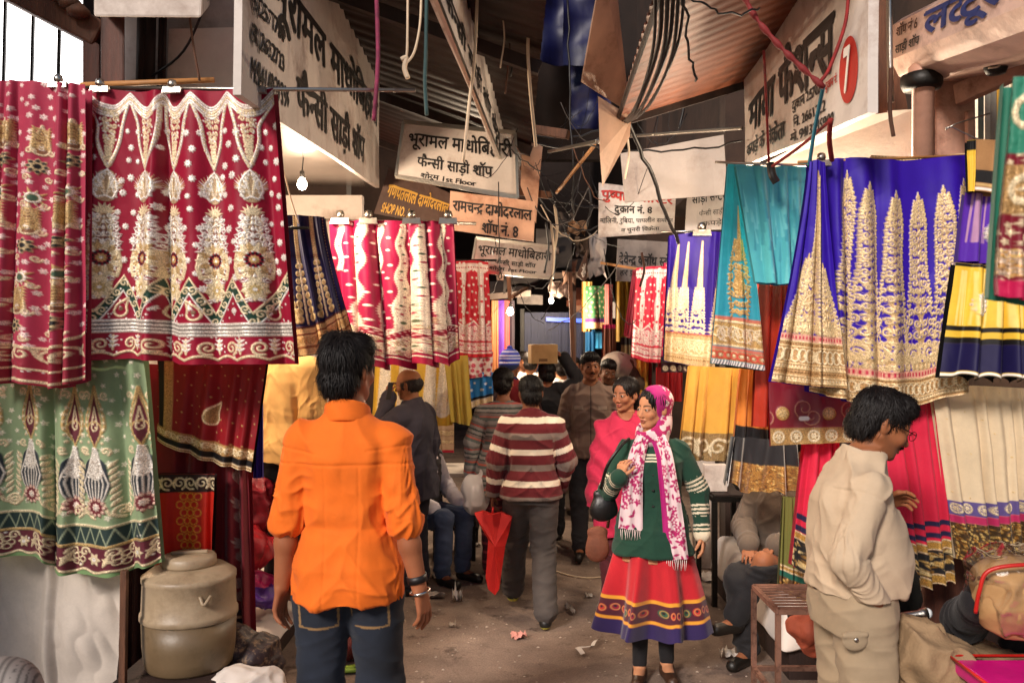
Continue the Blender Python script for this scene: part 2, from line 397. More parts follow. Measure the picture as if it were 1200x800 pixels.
def maroon_lehenga():
    r = ras(75, 345, 105, 428, 3.4, MAROON); X = lambda p: p - 75
    cols = [X(p) for p in (117, 168, 205, 256, 305)]; mids = [X(75), X(141), X(187), X(229), X(281), X(345)]
    r.grid_dots(17, 19, 4.2, WHITE, region=lambda u, v: 30 < v < 262 and min(abs(u - c) for c in cols) > 13, seed=4, fx=.7, z=.002)
    pts = []
    for i, c in enumerate(cols): pts += [(mids[i], 3.), (c, 19.)]
    pts.append((mids[-1], 3.)); px = [p[0] for p in pts]; py = [p[1] for p in pts]
    def sc(u):
        t = np.interp(u, px, np.arange(len(px))); f = (t % 2); f = np.where(f > 1, 2 - f, f); return 3 + 17 * np.sin(f * np.pi / 2) ** 1.3
    for k in range(5): r.line(lambda u, k=k: sc(u) + 3.1 * k, 1.25, WHITE if k != 2 else PALE, fx=.75, z=.002)
    q = np.random.RandomState(2)
    for i, c in enumerate(cols):
        # inverted spear frame filled with scrolls
        l, rr = mids[i] + 3, mids[i + 1] - 3; tip = 92
        L = [(l, 18), (c - 15, 40), (c - 12, 62), (c - 5, 82), (c, tip)]; Rr = [(rr, 18), (c + 15, 40), (c + 12, 62), (c + 5, 82), (c, tip)]
        for e in (L, Rr):
            e2 = [tuple(p) for p in smooth_line([(a, b, 0) for a, b in e], 5)]; e2 = [(p[0], p[1]) for p in e2]
            r.st(e2, 1.9, WHITE, fx=.7, z=.003)
            for a in e2[::1]: r.st([(a[0] + q.uniform(-1.5, 1.5), a[1])], 1.5, PALE, fx=.6, z=.002)
        r.scroll_fill(lambda v: c, 28, 86, lambda v: max(2.5, 13 * (1 - (v - 26) / 70)), PALE, lw=1.1, seed=i, dens=1.3, edge=False)
        for b in range(22):
            v = q.uniform(22, 60); w = 14 * (1 - (v - 22) / 90); r.st([(c + q.uniform(-w, w), v)], 1.0, WHITE, fx=.7)
        # fan of two wings
        v0 = 115; r.st([(c, v0 - 10), (c, v0 + 8)], [9, 11], hx('#b89a78'), fx=.6, z=.001)
        r.st([(c, 150), (c, 185)], [7, 12], hx('#9c7a5a'), fx=.5, z=.001); r.st([(c, 201)], 18.5, hx('#b39468'), fx=.6, z=.002); r.st([(c, 236)], 12, hx('#a88a5c'), fx=.6, z=.002)
        for sg in (-1, 1):
            for k in range(9): r.leaf((c + sg * 1., v0 + 13 - k), -math.pi / 2 + sg * (.15 + .16 * k), 30 - 1.7 * k, 1.5, (PALE, WHITE, hx('#c9ab82'))[k % 3], fx=.65, z=.0025)
            for k in range(6): r.spiral((c + sg * (3 + 1.5 * k), v0 - 14 + 5 * k), 2.2, 1.1, 1, sg, .7, WHITE, fx=.7, z=.003)
            r.st([(c, v0 - 19), (c + sg * 6, v0 - 13), (c + sg * 11, v0 - 5), (c + sg * 12.5, v0 + 5), (c + sg * 7, v0 + 15), (c, v0 + 12)], 1.1, WHITE, fx=.7, z=.003)
        # tall vase: crown, dark drop, mandala, bottom flower
        for k in range(7): r.leaf((c, 148), -math.pi / 2 + (k - 3) * .42, 13, 2.1, PALE, fx=.6, z=.0025)
        for sg in (-1, 1):
            r.st([(c + sg * 4, 150), (c + sg * 9, 158), (c + sg * 7, 168), (c + sg * 11, 178), (c + sg * 9, 188)], 1.6, PALE, fx=.6, z=.0025)
            for k in range(4): r.spiral((c + sg * 11, 152 + 10 * k), 3.4, 1.1, 0, sg, 1.1, WHITE, fx=.7)
        r.drop((c, 180), 6, 26, -math.pi / 2, hx('#7a4a3a'), fx=.3, z=.002); r.drop((c, 180), 6.5, 27, -math.pi / 2, PALE, ring=.5, fx=.7, z=.0025); r.scroll_fill(lambda v: c, 152, 250, lambda v: 5 + 13 * abs(math.sin((v - 140) / 32.)), WHITE, lw=.8, seed=i + 9, dens=1.5, fx=.7, z=.004)
        for k in range(14):
            a = 6.283 * k / 14; r.leaf((c + 7 * math.cos(a), 201 + 7 * math.sin(a)), a, 14.5, 3.4, PALE if k % 2 else hx('#c3a271'), fx=.6, z=.003)
        r.st([(c, 201)], 9.6, MAROON, fx=0); 
        for k in range(11): r.st([(c + 7.3 * math.cos(k * .571), 201 + 7.3 * math.sin(k * .571))], 1.7, BLACK, fx=.2, z=.002); r.st([(c + 9.6 * math.cos(k * .571), 201 + 9.6 * math.sin(k * .571))], .9, WHITE, fx=.8)
        r.flower((c, 201), 5.4, 9, GOLD, WHITE, fx=.6, z=.003)
        for sg in (-1, 1): r.st([(c + sg * 1, 224), (c + sg * 8, 219), (c + sg * 16, 222), (c + sg * 19, 210), (c + sg * 17, 196)], 2.2, PALE, fx=.6, z=.002)
        r.flower((c, 236), 14, 9, PALE, GOLD, a0=.2, fx=.6, z=.003); r.flower((c, 236), 7, 8, hx('#c8ac74'), WHITE, fx=.6, z=.003)
    # green zigzag band
    pts = [(0, 262)]
    for i, c in enumerate(cols): pts += [(c - 3, 264), ((mids[i + 1]), 222)]
    pts[-1] = (270, 216); z0 = zig(pts, 0, 0)
    r.band(z0, lambda u: z0(u) * .55 + 132, MAROON); r.band(z0, lambda u: z0(u) + 18, GREEN); r.line(z0, 1.7, PALE, z=.002); r.line(lambda u: z0(u) + 18, 1.5, WHITE, z=.002)
    q = np.random.RandomState(5)
    u = 3
    while u < 270:
        zz = float(z0(np.array(u))) + 9; r.spiral((u, zz), 5, 1.2, q.rand() * 6, q.choice([-1, 1]), .95, PALE, z=.002); r.st([(u + 4, zz + q.uniform(-4, 4))], 1.0, WHITE, fx=.8); u += 7
    for k in range(260):
        u, v = q.uniform(0, 270), q.uniform(236, 320)
        if v > float(z0(np.array(u))) + 20 and not 274 < v < 291: r.st([(u, v)], .95, WHITE, fx=.7, z=.001)
    for k, u in enumerate((24, 64, 92, 120, 158, 176, 218, 246)):
        zz = float(z0(np.array(u)))
        if zz < 246: r.paisley((u, 264), 7, 1 if k % 2 else -1, PALE, 1.2, z=.002); r.st([(u, 262)], 2.5, hx('#7b5b46'), fx=.5)
    r.band(275, 290, hx('#5a4a46'), fx=.4); 
    for v in (276, 280.5, 285, 289): r.line(v, 1.5, SILV, fx=.85, z=.002)
    for i, u in enumerate(np.arange(2, 270, 2.6)): r.st([(u, 278 + (i * 7) % 11)], .5, BLACK, fx=.1)
    u = 8; i = 0
    while u < 268:
        sg = 1 if i % 2 else -1
        r.spiral((u + 7, 304), 8.5, 1.5, 1.2, sg, 1.5, PALE, z=.003)
        r.st([(u + 19, 294), (u + 18, 302), (u + 19, 311)], [1.2, 2.6, 1], PALE, z=.002)
        for d in (-1, 1):
            for kk in range(3): r.leaf((u + 19, 297 + 5 * kk), (0 if d > 0 else math.pi) + d * -.5, 6, 1.3, WHITE, z=.002)
        u += 31; i += 1
    hem = lambda u: 318 - 4.5 * np.abs(np.sin(u / 9.5)); r.line(hem, 1.5, PALE, z=.003); r.band(lambda u: hem(u) + 2, 330, hx('#8a0628'))
    hang('hanging_lehenga', 'maroon lehenga with five white spear columns, green zigzag band and scalloped hem', r, [(97, 103), (160, 107), (200, 106), (260, 107), (320, 103)], [(70, 424), (150, 420), (205, 424), (215, 427), (345, 426)], SATIN, cat='lehenga', pleats=4.6, amp=.042, side=.3, seed=3)

def pink_dupatta():
    r = ras(0, 100, 92, 455, 3.3, hx('#a82446')); q = np.random.RandomState(3)
    r.grid_dots(14, 13, 3.4, hx('#f5d9d2'), jit=.35, seed=9, n_pet=6, fx=.6, z=.001)
    for (c0, c1) in ((22, 10), (62, 34), (92, 70)):
        n = 9
        for k in range(n):
            v = 62 + k * 32 + (8 if c0 == 62 else 0); c = c0 + (c1 - c0) * (v / 360)
            if k % 3 == 0:
                r.drop((c, v + 10), 7, 25, -math.pi / 2, hx('#8a5a3a'), fx=.5, z=.002); r.drop((c, v + 10), 8, 27, -math.pi / 2, PALE, ring=1.1, z=.003); r.st([(c, v + 9)], 3.4, WHITE, fx=.7, z=.003); r.scroll_fill(lambda q_: c, v - 12, v + 12, lambda q_: 6, GOLD, lw=.8, seed=k, dens=1.4, z=.003)
            elif k % 3 == 1:
                r.flower((c, v), 10, 8, hx('#d3b98a'), BLACK, z=.003)
                for a in range(8): r.st([(c + 6.4 * math.cos(a * .785), v + 6.4 * math.sin(a * .785))], 1.8, hx('#23231f'), fx=.3, z=.002)
            else:
                for a in range(10): r.leaf((c, v + 6), a * .628, 10 + 3 * (a % 2), 1.6, (PALE, GOLD)[a % 2], z=.003)
                r.st([(c, v + 6)], 4, hx('#3d5a43'), fx=.3, z=.003); r.st([(c, v + 6)], 5.5, WHITE, ring=.8, z=.004)
            for sg in (-1, 1): r.spiral((c + sg * 9, v + 14), 4.2, 1.2, 0, sg, 1.1, PALE, z=.002)
    hem = lambda u: 305 + .35 * (100 - u) * 0 + 14 * np.sin(u / 31.)
    r.band(hem, 400, hx('#8f0a2b')); r.line(hem, 1.8, PALE, z=.002); r.scroll_row(326, 22, 19, PALE, lw=1.3, seed=1); r.dots(90, .9, WHITE, seed=2, region=lambda u, v: v > 312); r.line(344, 1.3, PALE); r.line(358, 1.6, PALE)
    hang('hanging_dupatta', 'sheer pink dupatta with small white flowers and drop motifs, at the edge of the frame', r, [(-14, 96), (20, 94), (60, 97), (100, 99)], [(-40, 452), (20, 447), (60, 456), (98, 445)], NET, cat='dupatta', pleats=5.5, amp=.032, seed=8, tilt=-.03)

def green_lehenga():
    r = ras(-30, 186, 415, 675, 3.45, hx('#869a74')); X = lambda p: p + 30
    r.grid_dots(17, 15, 3.4, hx('#eee6cc'), jit=.3, seed=19, n_pet=5, fx=.65, z=.001, region=lambda u, v: v < 195)
    for c in (X(-8), X(40), X(95), X(122), X(176)):
        r.drop((c, 85), 9, 46, -math.pi / 2, GOLD, z=.003); r.drop((c, 82), 11.5, 46, -math.pi / 2, GOLD, ring=1.5, z=.003)
        r.drop((c, 84), 8, 38, -math.pi / 2, hx('#5b0e22'), fx=.1, z=.003); r.drop((c, 86), 7, 20, math.pi / 2, hx('#5b0e22'), fx=.1, z=.003)
        r.drop((c, 86), 8.5, 22, math.pi / 2, GOLD, ring=1.1, z=.003); r.drop((c, 84), 3.6, 24, -math.pi / 2, PALE, ring=.8, z=.003)
        for k in range(5): r.st([(c + (k % 2 - .5) * 3, 72 + 4 * k)], 1.2, PALE, z=.003)
        for sg in (-1, 1):
            for k in range(6): r.st([(c + sg * (11 - abs(k - 2.5)), 62 + 8 * k)], 1.8, PALE, z=.002)
            r.spiral((c + sg * 11, 46), 5, 1.2, 1, sg, 1.4, PALE, z=.002); r.spiral((c + sg * 12, 112), 5, 1.2, 1, -sg, 1.4, PALE, z=.002)
            for k in range(7): r.leaf((c + sg * (14 + k * .3), 132 + 7.5 * k), (-.9 if sg > 0 else math.pi + .9), 12, 2.3, PALE, z=.003)
            r.spiral((c + sg * 24, 184), 8, 1.5, 1.5, sg, 1.6, PALE, z=.003); r.st([(c + sg * 9, 172), (c + sg * 14, 186), (c + sg * 24, 192)], 1.5, PALE, z=.002)
        # balloon: pearls, dark ribs, ruby flower
        r.st([(c, 132), (c, 152)], [13, 16], hx('#1a2530'), fx=.25, z=.004); r.st([(c, 162), (c, 172)], [13, 8], hx('#1a2530'), fx=.25, z=.004)
        for k in range(7):
            o = (k - 3) / 3; r.st([(c + o * 9, 134), (c + o * 14.5, 150), (c + o * 11, 164), (c + o * 6, 174)], .8, SILV, fx=.6, z=.005)
        r.st([(c, 112), (c, 136)], [4, 10], SILV, fx=.5, z=.005)
        q = np.random.RandomState(4)
        for k in range(70):
            v = q.uniform(108, 144); w = 3 + (v - 108) * .2; r.st([(c + q.uniform(-w, w), v)], 1.1, (WHITE, hx('#b9a99a'))[k % 3 == 0], fx=.7, z=.006)
        r.flower((c, 178), 13, 11, hx('#7c2b34'), None, z=.004)
        for k in range(11): r.st([(c + 9.5 * math.cos(k * .571), 178 + 9.5 * math.sin(k * .571))], 2.0, hx('#e0b9a6'), z=.005)
        r.flower((c, 178), 5, 8, hx('#f0d8c8'), WHITE, z=.006)
    r.line(201, 1.4, PALE, z=.002); r.band(203, 223, hx('#0f2b28'), fx=.05); r.line(224, 1.7, GOLD, z=.003)
    for u in np.arange(0, 216, 13.): r.st([(u, 204), (u + 6.5, 222), (u + 13, 204)], .6, hx('#9fa98a'), fx=.5)
    r.dots(60, .9, WHITE, seed=3, region=lambda u, v: 204 < v < 222)
    r.band(226, 254, hx('#5a0c22'), fx=.05); r.dots(70, 1.3, WHITE, seed=7, region=lambda u, v: 227 < v < 252)
    u = 10; k = 0
    while u < 214:
        r.flower((u, 240), 8, 6, PALE, WHITE, z=.003)
        for a in range(5): r.st([(u + 26 + 5 * math.cos(a * 1.257), 241 + 5 * math.sin(a * 1.257))], 3.2, PALE, ring=.7, z=.003)
        r.leaf((u + 10, 247), -1.1, 19, 2.4, PALE, z=.002); r.leaf((u + 10, 238), .5, 13, 2, PALE, z=.002); r.spiral((u + 20, 232), 6, 1.2, 3, 1, 1.3, PALE, z=.002); r.spiral((u + 34, 232), 6, 1.2, 0, -1, 1.3, PALE, z=.002)
        u += 46; k += 1
    hem = lambda u: 254 + 1.8 * np.sin(u / 4.5); r.line(hem, 1.4, PALE, z=.003); r.band(lambda u: hem(u) + 1.5, 270, hx('#6f8f5c'))
    hang('hanging_lehenga', 'sage green lehenga with pearl balloon motifs and dark maroon border', r, [(-28, 418), (60, 415), (120, 418), (168, 420)], [(-35, 652), (55, 652), (62, 672), (130, 674), (187, 660)], NET, cat='lehenga', pleats=5.2, amp=.028, seed=14)

def purple_lehenga():
    PUR = hx('#2c0896')
    r = ras(900, 1135, 185, 480, 3.6, PUR); X = lambda p: p - 900; q = np.random.RandomState(8)
    G1, G2 = hx('#dcbf90'), hx('#cda877')
    cols = [(X(958), 20), (X(986), 34), (X(1026), 42), (X(1062), 44), (X(1100), 40), (X(1130), 34)]
    cb = [X(945), X(985), X(1018), X(1064), X(1108), X(1140)]
    for i, ((c0, v0), c1) in enumerate(zip(cols, cb)):
        uc = lambda v, c0=c0, c1=c1: c0 + (c1 - c0) * max(0, v - 60) / 190
        wf = lambda v, v0=v0: min(3.5 + (v - v0) * .22, 11.5 + max(0, v - 130) * .135)
        # solid backing breaks into lace: small drops left open
        vv = np.arange(v0, 248, 3.)
        r.st([(uc(a), a) for a in vv], [wf(a) * .55 for a in vv], G2, fx=.6, z=.001)
        for a in np.arange(v0 + 12, 246, 9.5):
            w = wf(a)
            for sg in (-1, 1):
                r.drop((uc(a) + sg * w * .38, a), 1.9 + w * .09, 7.5, sg * .7 - math.pi / 2 * (1 if q.rand() > .5 else -1), PUR, fx=0)
                if w > 11: r.drop((uc(a) + sg * w * .68, a + 4), 1.9, 7, sg * 1.1 + 1.2, PUR, fx=0)
            r.drop((uc(a), a + 5), 1.3, 4.5, -math.pi / 2, PUR, fx=0)
        r.scroll_fill(uc, v0 + 8, 250, wf, G1, hole=PUR, lw=1.45, seed=i + 3, dens=1.15, z=.003)
        r.leaf((uc(v0), v0 + 6), -math.pi / 2, 10, 3, G1, z=.002); r.st([(uc(v0), v0 - 4)], 1.3, PALE)
    v = 214
    for c in cb:
        for sg in (-1, 1):
            r.spiral((c + sg * 12, 233), 11, 1.6, 1.5, sg, 2.3, G1, z=.003)
            for k in range(6): r.leaf((c + sg * (8 + 3 * k), 246), -math.pi / 2 + sg * (k - 2) * .25, 12, 2.2, G1, z=.002)
    for u in np.arange(2, 235, 6.): r.leaf((u, 253), -math.pi / 2, 9, 2.2, G1, z=.002)
    r.band(253, 262, hx('#d9a08a'), fx=.3); 
    for u in np.arange(2, 235, 4.4): r.st([(u, 256), (u, 259)], 1.1, hx('#b3203f'), fx=.2)
    r.band(262, 300, hx('#b98f5f'), fx=.6); 
    for v, w in ((263, 1.), (268, .8), (285, .8), (289, 1.), (294, .8)): r.line(v, w, G1, z=.002)
    for u in np.arange(3, 235, 8.5):
        r.st([(u, 273), (u, 279)], 3.4, PALE, ring=.8, z=.002); r.st([(u, 276)], 1.1, DKGOLD); r.spiral((u + 4, 276), 3, 1.1, 1, 1, .8, PALE)
    r.beads(265.5, 3.4, 1., hx('#8a6238'), fx=.5); r.beads(287, 3.4, 1., PALE); r.beads(297, 4, 1.3, PALE)
    main = hang('hanging_lehenga', 'violet lehenga with gold lace columns and a wide gold hem with folded front flap', r, [(950, 189), (1000, 184), (1060, 188), (1133, 181)], [(948, 458), (1000, 470), (1040, 476), (1080, 475), (1138, 458)], SATIN, cat='lehenga', pleats=4.5, amp=.034, side=.5, seed=21)
    # flap folded over at its left
    f = ras(905, 998, 190, 452, 3.52, PUR); q = np.random.RandomState(5)
    for (c0, c1, v0, wm) in ((51, 10, 110, .7), (55, 40, 14, 1.), (60, 78, 120, .9)):
        uc = lambda v, c0=c0, c1=c1: c0 + (c1 - c0) * max(0, v - 40) / 170
        wf = lambda v, v0=v0, wm=wm: wm * min(3 + (v - v0) * .2, 7 + max(0, v - 90) * .09)
        vv = np.arange(v0, 198, 3.); f.st([(uc(a), a) for a in vv], [wf(a) * .75 for a in vv], G2, fx=.6, z=.001)
        for a in np.arange(v0 + 10, 196, 9):
            for sg in (-1, 1): f.drop((uc(a) + sg * wf(a) * .45, a), 1.7, 6, sg * .9 - 1.5, PUR, fx=0)
        f.scroll_fill(uc, v0 + 8, 200, wf, G1, hole=PUR, lw=1.4, seed=int(c1), dens=1.15, z=.003)
    for u in np.arange(2, 93, 5.): f.leaf((u, 203), -math.pi / 2, 20, 2.6, G1, z=.002)
    f.band(203, 211, hx('#d9a08a'), fx=.3)
    for u in np.arange(2, 93, 4.): f.st([(u, 206), (u, 208)], 1.0, hx('#b3203f'), fx=.2)
    f.band(211, 262, hx('#b98f5f'), fx=.6)
    for v, w in ((212, 1.), (218, .8), (238, .8), (243, 1.), (252, .8), (258, 1.2)): f.line(v, w, G1, z=.002)
    for u in np.arange(3, 93, 8.): f.st([(u, 224), (u, 232)], 3.2, PALE, ring=.8, z=.002); f.spiral((u + 4, 228), 3, 1.1, 1, 1, .8, PALE)
    f.beads(215, 3.2, 1., hx('#8a6238')); f.beads(240.5, 3.4, 1., PALE); f.beads(247, 3.4, 1.1, hx('#8a6238')); f.beads(255, 3.6, 1.2, PALE)
    cloth('folded_flap', f, [(948, 190), (958, 187), (967, 190)], [(902, 446), (950, 452), (993, 455)], f.Y, SATIN, parent=main, pleats=2.2, amp=.016, seed=4, flare=1.25, back=.02)
    # printed tape along the waist
    t = ras(1020, 1136, 178, 192, 3.62, hx('#d9b98a')); t.beads(4, 4, 1.1, BLACK, fx=0); t.beads(9, 4, 1.1, hx('#7a5a35'), fx=.3)
    cloth('waist_tape', t, [(1020, 182), (1080, 184), (1134, 179)], [(1020, 186), (1080, 192), (1134, 186)], 3.66, COTTON, parent=main, pleats=1, amp=.004, back=.01)

def turquoise():
    r = ras(875, 948, 188, 335, 4.1, hx('#4fb3b8')); q = np.random.RandomState(2)
    for k in range(60):
        u = q.uniform(0, 73); v = q.uniform(40, 150); L = q.uniform(15, 50); r.st([(u, v - L), (u + q.uniform(-3, 3), v)], [.2, 1.6], (hx('#3d9aa6'), hx('#6cc8c8'))[k % 2], fx=0, z=0)
    hang('hanging_cloth', 'plain faded turquoise cloth hung beside the violet lehenga', r, [(862, 192), (905, 196), (947, 190)], [(886, 330), (915, 333), (946, 330)], COTTON, cat='cloth', pleats=3, amp=.02, seed=5)
    r = ras(835, 896, 190, 435, 4.25, hx('#2d93a5')); c = 33
    vv = [0, 40, 90, 130, 170]; 
    r.st([(c, 52), (c + 1, 95)], [.6, 3], GOLD, z=.002)
    r.scroll_fill(lambda v: c, 95, 182, lambda v: 5 + 9 * abs(math.sin((v - 88) / 30.)) + (v - 95) * .08, hx('#cda35f'), lw=1.4, seed=3, dens=1.2, z=.003, hole=hx('#2d93a5'))
    r.drop((c, 150), 9, 26, -math.pi / 2, hx('#c79c5c'), z=.002); r.drop((c, 112), 6, 20, -math.pi / 2, hx('#c79c5c'), z=.002)
    r.band(186, 190, hx('#c2705a'), fx=.2); r.band(190, 222, hx('#c59f62'), fx=.6); r.scroll_row(206, 24, 9, PALE, lw=1., seed=3); r.line(192, 1, PALE); r.line(221, 1, PALE)
    r.band(223, 227, hx('#c2705a')); r.band(227, 239, hx('#b98a5a'), fx=.5)
    for u in np.arange(2, 62, 8.): r.st([(u, 233)], 4, hx('#c44a3a'), ring=1, fx=.2); r.st([(u, 233)], 1.6, PALE)
    r.band(240, 250, hx('#1a2238')); 
    for u in np.arange(0, 62, 3.): r.st([(u, 240), (u - 2, 246)], .7, WHITE, fx=0)
    hang('hanging_skirt', 'turquoise skirt with one gold vase motif and broad gold hem', r, [(853, 192), (863, 191), (873, 193)], [(834, 425), (865, 429), (897, 434)], SATIN, pleats=1.6, amp=.015, seed=6)

def violet_skirt():
    B = hx('#280a82'); r = ras(778, 852, 272, 432, 5.8, B, .8)
    for (c0, c1) in ((14, 6), (27, 22), (45, 46), (70, 72)):
        uc = lambda v: c0 + (c1 - c0) * v / 130; r.st([(uc(a), a) for a in (12, 60, 90)], [1.2, 3.6, 5], hx('#d9c3a0'), z=.002)
        r.scroll_fill(uc, 70, 120, lambda v: 5 + (v - 70) * .12, hx('#e5d2b2'), lw=1., seed=3, z=.002); r.st([(uc(108), 108)], 4.5, hx('#e5d2b2')); r.st([(uc(108), 108)], 2.4, B)
    r.band(122, 160, hx('#c9ab7e'), fx=.6); r.line(123, 1, hx('#c0705a')); r.scroll_row(138, 20, 7, PALE, lw=.8); r.line(130, .7, PALE); r.line(148, .7, PALE); r.beads(153, 3, .9, hx('#8a6238'))
    hang('hanging_skirt', 'small violet skirt with thin cream spires and cream hem, farther down the lane', r, [(784, 276), (820, 271), (850, 272)], [(777, 422), (810, 428), (838, 431)], SATIN, pleats=2.5, amp=.02, seed=9)

def navy_skirt():
    B = hx('#100b3c'); r = ras(318, 412, 252, 420, 4.6, B)
    for (c0, c1) in ((12, 8), (42, 32), (70, 64)):
        uc = lambda v, c0=c0, c1=c1: c0 + (c1 - c0) * v / 130
        for v in np.arange(2, 62, 3.): r.st([(uc(v) - 2.6, v), (uc(v), v + 1.5), (uc(v) + 2.6, v)], 1.3, hx('#d8c08c'), z=.002)
        v = 62; k = 0
        while v < 132:
            n = 1 + (v - 62) / 26
            for sg in (-1, 1): r.st([(uc(v) + sg * (3 + (v - 62) * .11), v)], 3.2 + (v - 62) * .03, hx('#d8c08c'), z=.003); r.spiral((uc(v) + sg * (3 + (v - 62) * .11), v), 2.4, 1.2, 0, sg, .6, hx('#a98950'))
            r.st([(uc(v), v - 4), (uc(v), v + 6)], 1.4, PALE, z=.003); v += 9
    for i, u in enumerate(np.arange(0, 94, 3.)): r.st([(90 - i * .2, i * 4.3)], .8, GOLD)
    r.band(134, 170, hx('#e0bd86'), fx=.45); r.line(135, 1.2, hx('#5a2a2a')); r.line(143, 1, hx('#8a4a35')); r.line(158, 1.6, hx('#a0683f')); r.scroll_row(150, 10, 8, hx('#c99a5f'), lw=.8)
    hang('hanging_skirt', 'navy blue skirt with three gold bead columns and cream gold hem', r, [(318, 252), (350, 252), (380, 254)], [(345, 418), (375, 414), (412, 388)], SATIN, pleats=2, amp=.02, seed=12, flare=1.3)

def magenta_skirt():
    B = hx('#960c40'); r = ras(384, 536, 257, 515, 4.1, B); r.Y = 5.6; q = np.random.RandomState(6)
    cols = [(12, 4), (38, 26), (62, 52), (86, 80), (110, 105), (136, 134)]
    uc = lambda i, v: cols[i][0] + (cols[i][1] - cols[i][0]) * max(0, v - 20) / 200
    r.grid_dots(15, 12, 1.9, WHITE, flower=False, jit=.15, seed=3, fx=.5, z=.001, region=lambda u, v: min(abs(u - uc(i, v)) for i in range(6)) > 7)
    WC = hx('#efe3d2')
    for i in range(6):
        end = 205 if i else 90
        r.spiral((uc(i, 8) + 2, 9), 4, 1.2, 1.5, -1, 1.5, WC, z=.003)
        vv = np.arange(10, end, 3.); wig = lambda v: uc(i, v) + 2.2 * math.sin(v / 9.)
        wf = lambda v: 2.2 + v * .008 + max(0, v - 90) * .034
        r.st([(wig(a), a) for a in vv], [wf(a) * .3 for a in vv], hx('#c39a92'), fx=.5, z=.002)
        r.scroll_fill(wig, 16, end, wf, WC, lw=1.0, seed=i, dens=1.0, z=.003)
        for a in np.arange(30, end, 15.): r.st([(wig(a), a)], 1.8, (hx('#2d4a3a'), B)[int(a) % 2], fx=.1)
    for row in range(8):
        for k in range(19): r.spiral((k * 8.2 + 4 * (row % 2), 150 + row * 10 + q.uniform(-3, 3)), 5.5, 1.4, q.rand() * 6, q.choice([-1, 1]), 1.0, (WC, hx('#cbb694'))[k % 2], z=.002) if row > 2 and q.rand() < .04 + .07 * row else None
    bb = lambda u: 196 + 8 * np.sin(u / 8.1)
    r.band(bb, lambda u: bb(u) + 14, hx('#8c0a33')); r.line(bb, 1.2, WC); r.line(lambda u: bb(u) + 14, 1.2, WC)
    for u in np.arange(2, 152, 4.2):
        for d in (4, 9): r.st([(u + (2 if d == 9 else 0), float(bb(u)) + d)], 1.1, hx('#f1c9c6'), fx=.5)
    for row in range(3):
        for k in range(26): r.spiral((k * 6, 216 + row * 9 + q.uniform(-2, 2)), 4.6, 1.4, q.rand() * 6, q.choice([-1, 1]), 1.05, (WC, hx('#bda98c'))[k % 2], z=.002)
    for i in range(6): r.flower((uc(i, 178), 180), 9, 7, WC, hx('#5a6a50'), z=.003); r.flower((uc(i, 222), 226), 7, 7, WC, hx('#5a6a50'), z=.003)
    r.band(245, 262, hx('#9d0d3c')); r.line(244, 1.2, WC)
    hang('hanging_lehenga', 'magenta skirt with white dots and six wavy cream columns, gathered in deep pleats', r, [(386, 259), (430, 258), (480, 259), (531, 259)], [(398, 426), (450, 431), (490, 429), (538, 424)], SATIN, cat='lehenga', pleats=5.7, amp=.06, side=.75, seed=17, hemwave=.02)

def dotted_red(name, label, x0, x1, y0, y1, Y, base, top, bot, ncol, **k):
    r = ras(x0, x1, y0, y1, Y, base, .7); w, h = x1 - x0, y1 - y0; q = np.random.RandomState(1)
    r.grid_dots(w / 6, w / 5.5, 1.3, WHITE, flower=False, seed=2, z=.001)
    for i in range(ncol):
        c = w * (i + .5) / ncol
        for v in np.arange(h * .04, h * .64, 3.): r.st([(c, v)], 2.2 + 1.6 * abs(math.sin(v / h * 11)), hx('#f2e2dc'), fx=.5, z=.001)
        for v in np.arange(h * .1, h * .6, h * .16): r.st([(c, v)], 1.5, base, fx=0)
    sc = lambda u: h * (.09 + .035 * np.abs(np.sin(np.pi * u * ncol / w))); r.band(h * .03, sc, hx('#f0ddd6'), fx=.4); r.beads(lambda u: h * .07, 3.3, .9, base)
    zz = lambda u: h * (.62 + .06 * np.abs(np.sin(np.pi * u * ncol / w))); r.band(zz, h * .97, hx('#c7526a') if ncol == 2 else base)
    for row in range(5):
        for u in np.arange(2, w, 4.6): r.spiral((u + 2 * (row % 2), h * (.7 + row * .052)), 2.9, 1.3, q.rand() * 6, q.choice([-1, 1]), .75, hx('#f2e2dc'), z=.001)
    r.line(zz, 1.1, hx('#f5e8e0')); r.line(h * .84, 1., base); r.line(h * .955, 1.1, hx('#f5e8e0')); r.line(h * .98, h * .02, base, fx=0)
    hang(name, label, r, top, bot, SATIN, pleats=2.3, amp=.025, **k)

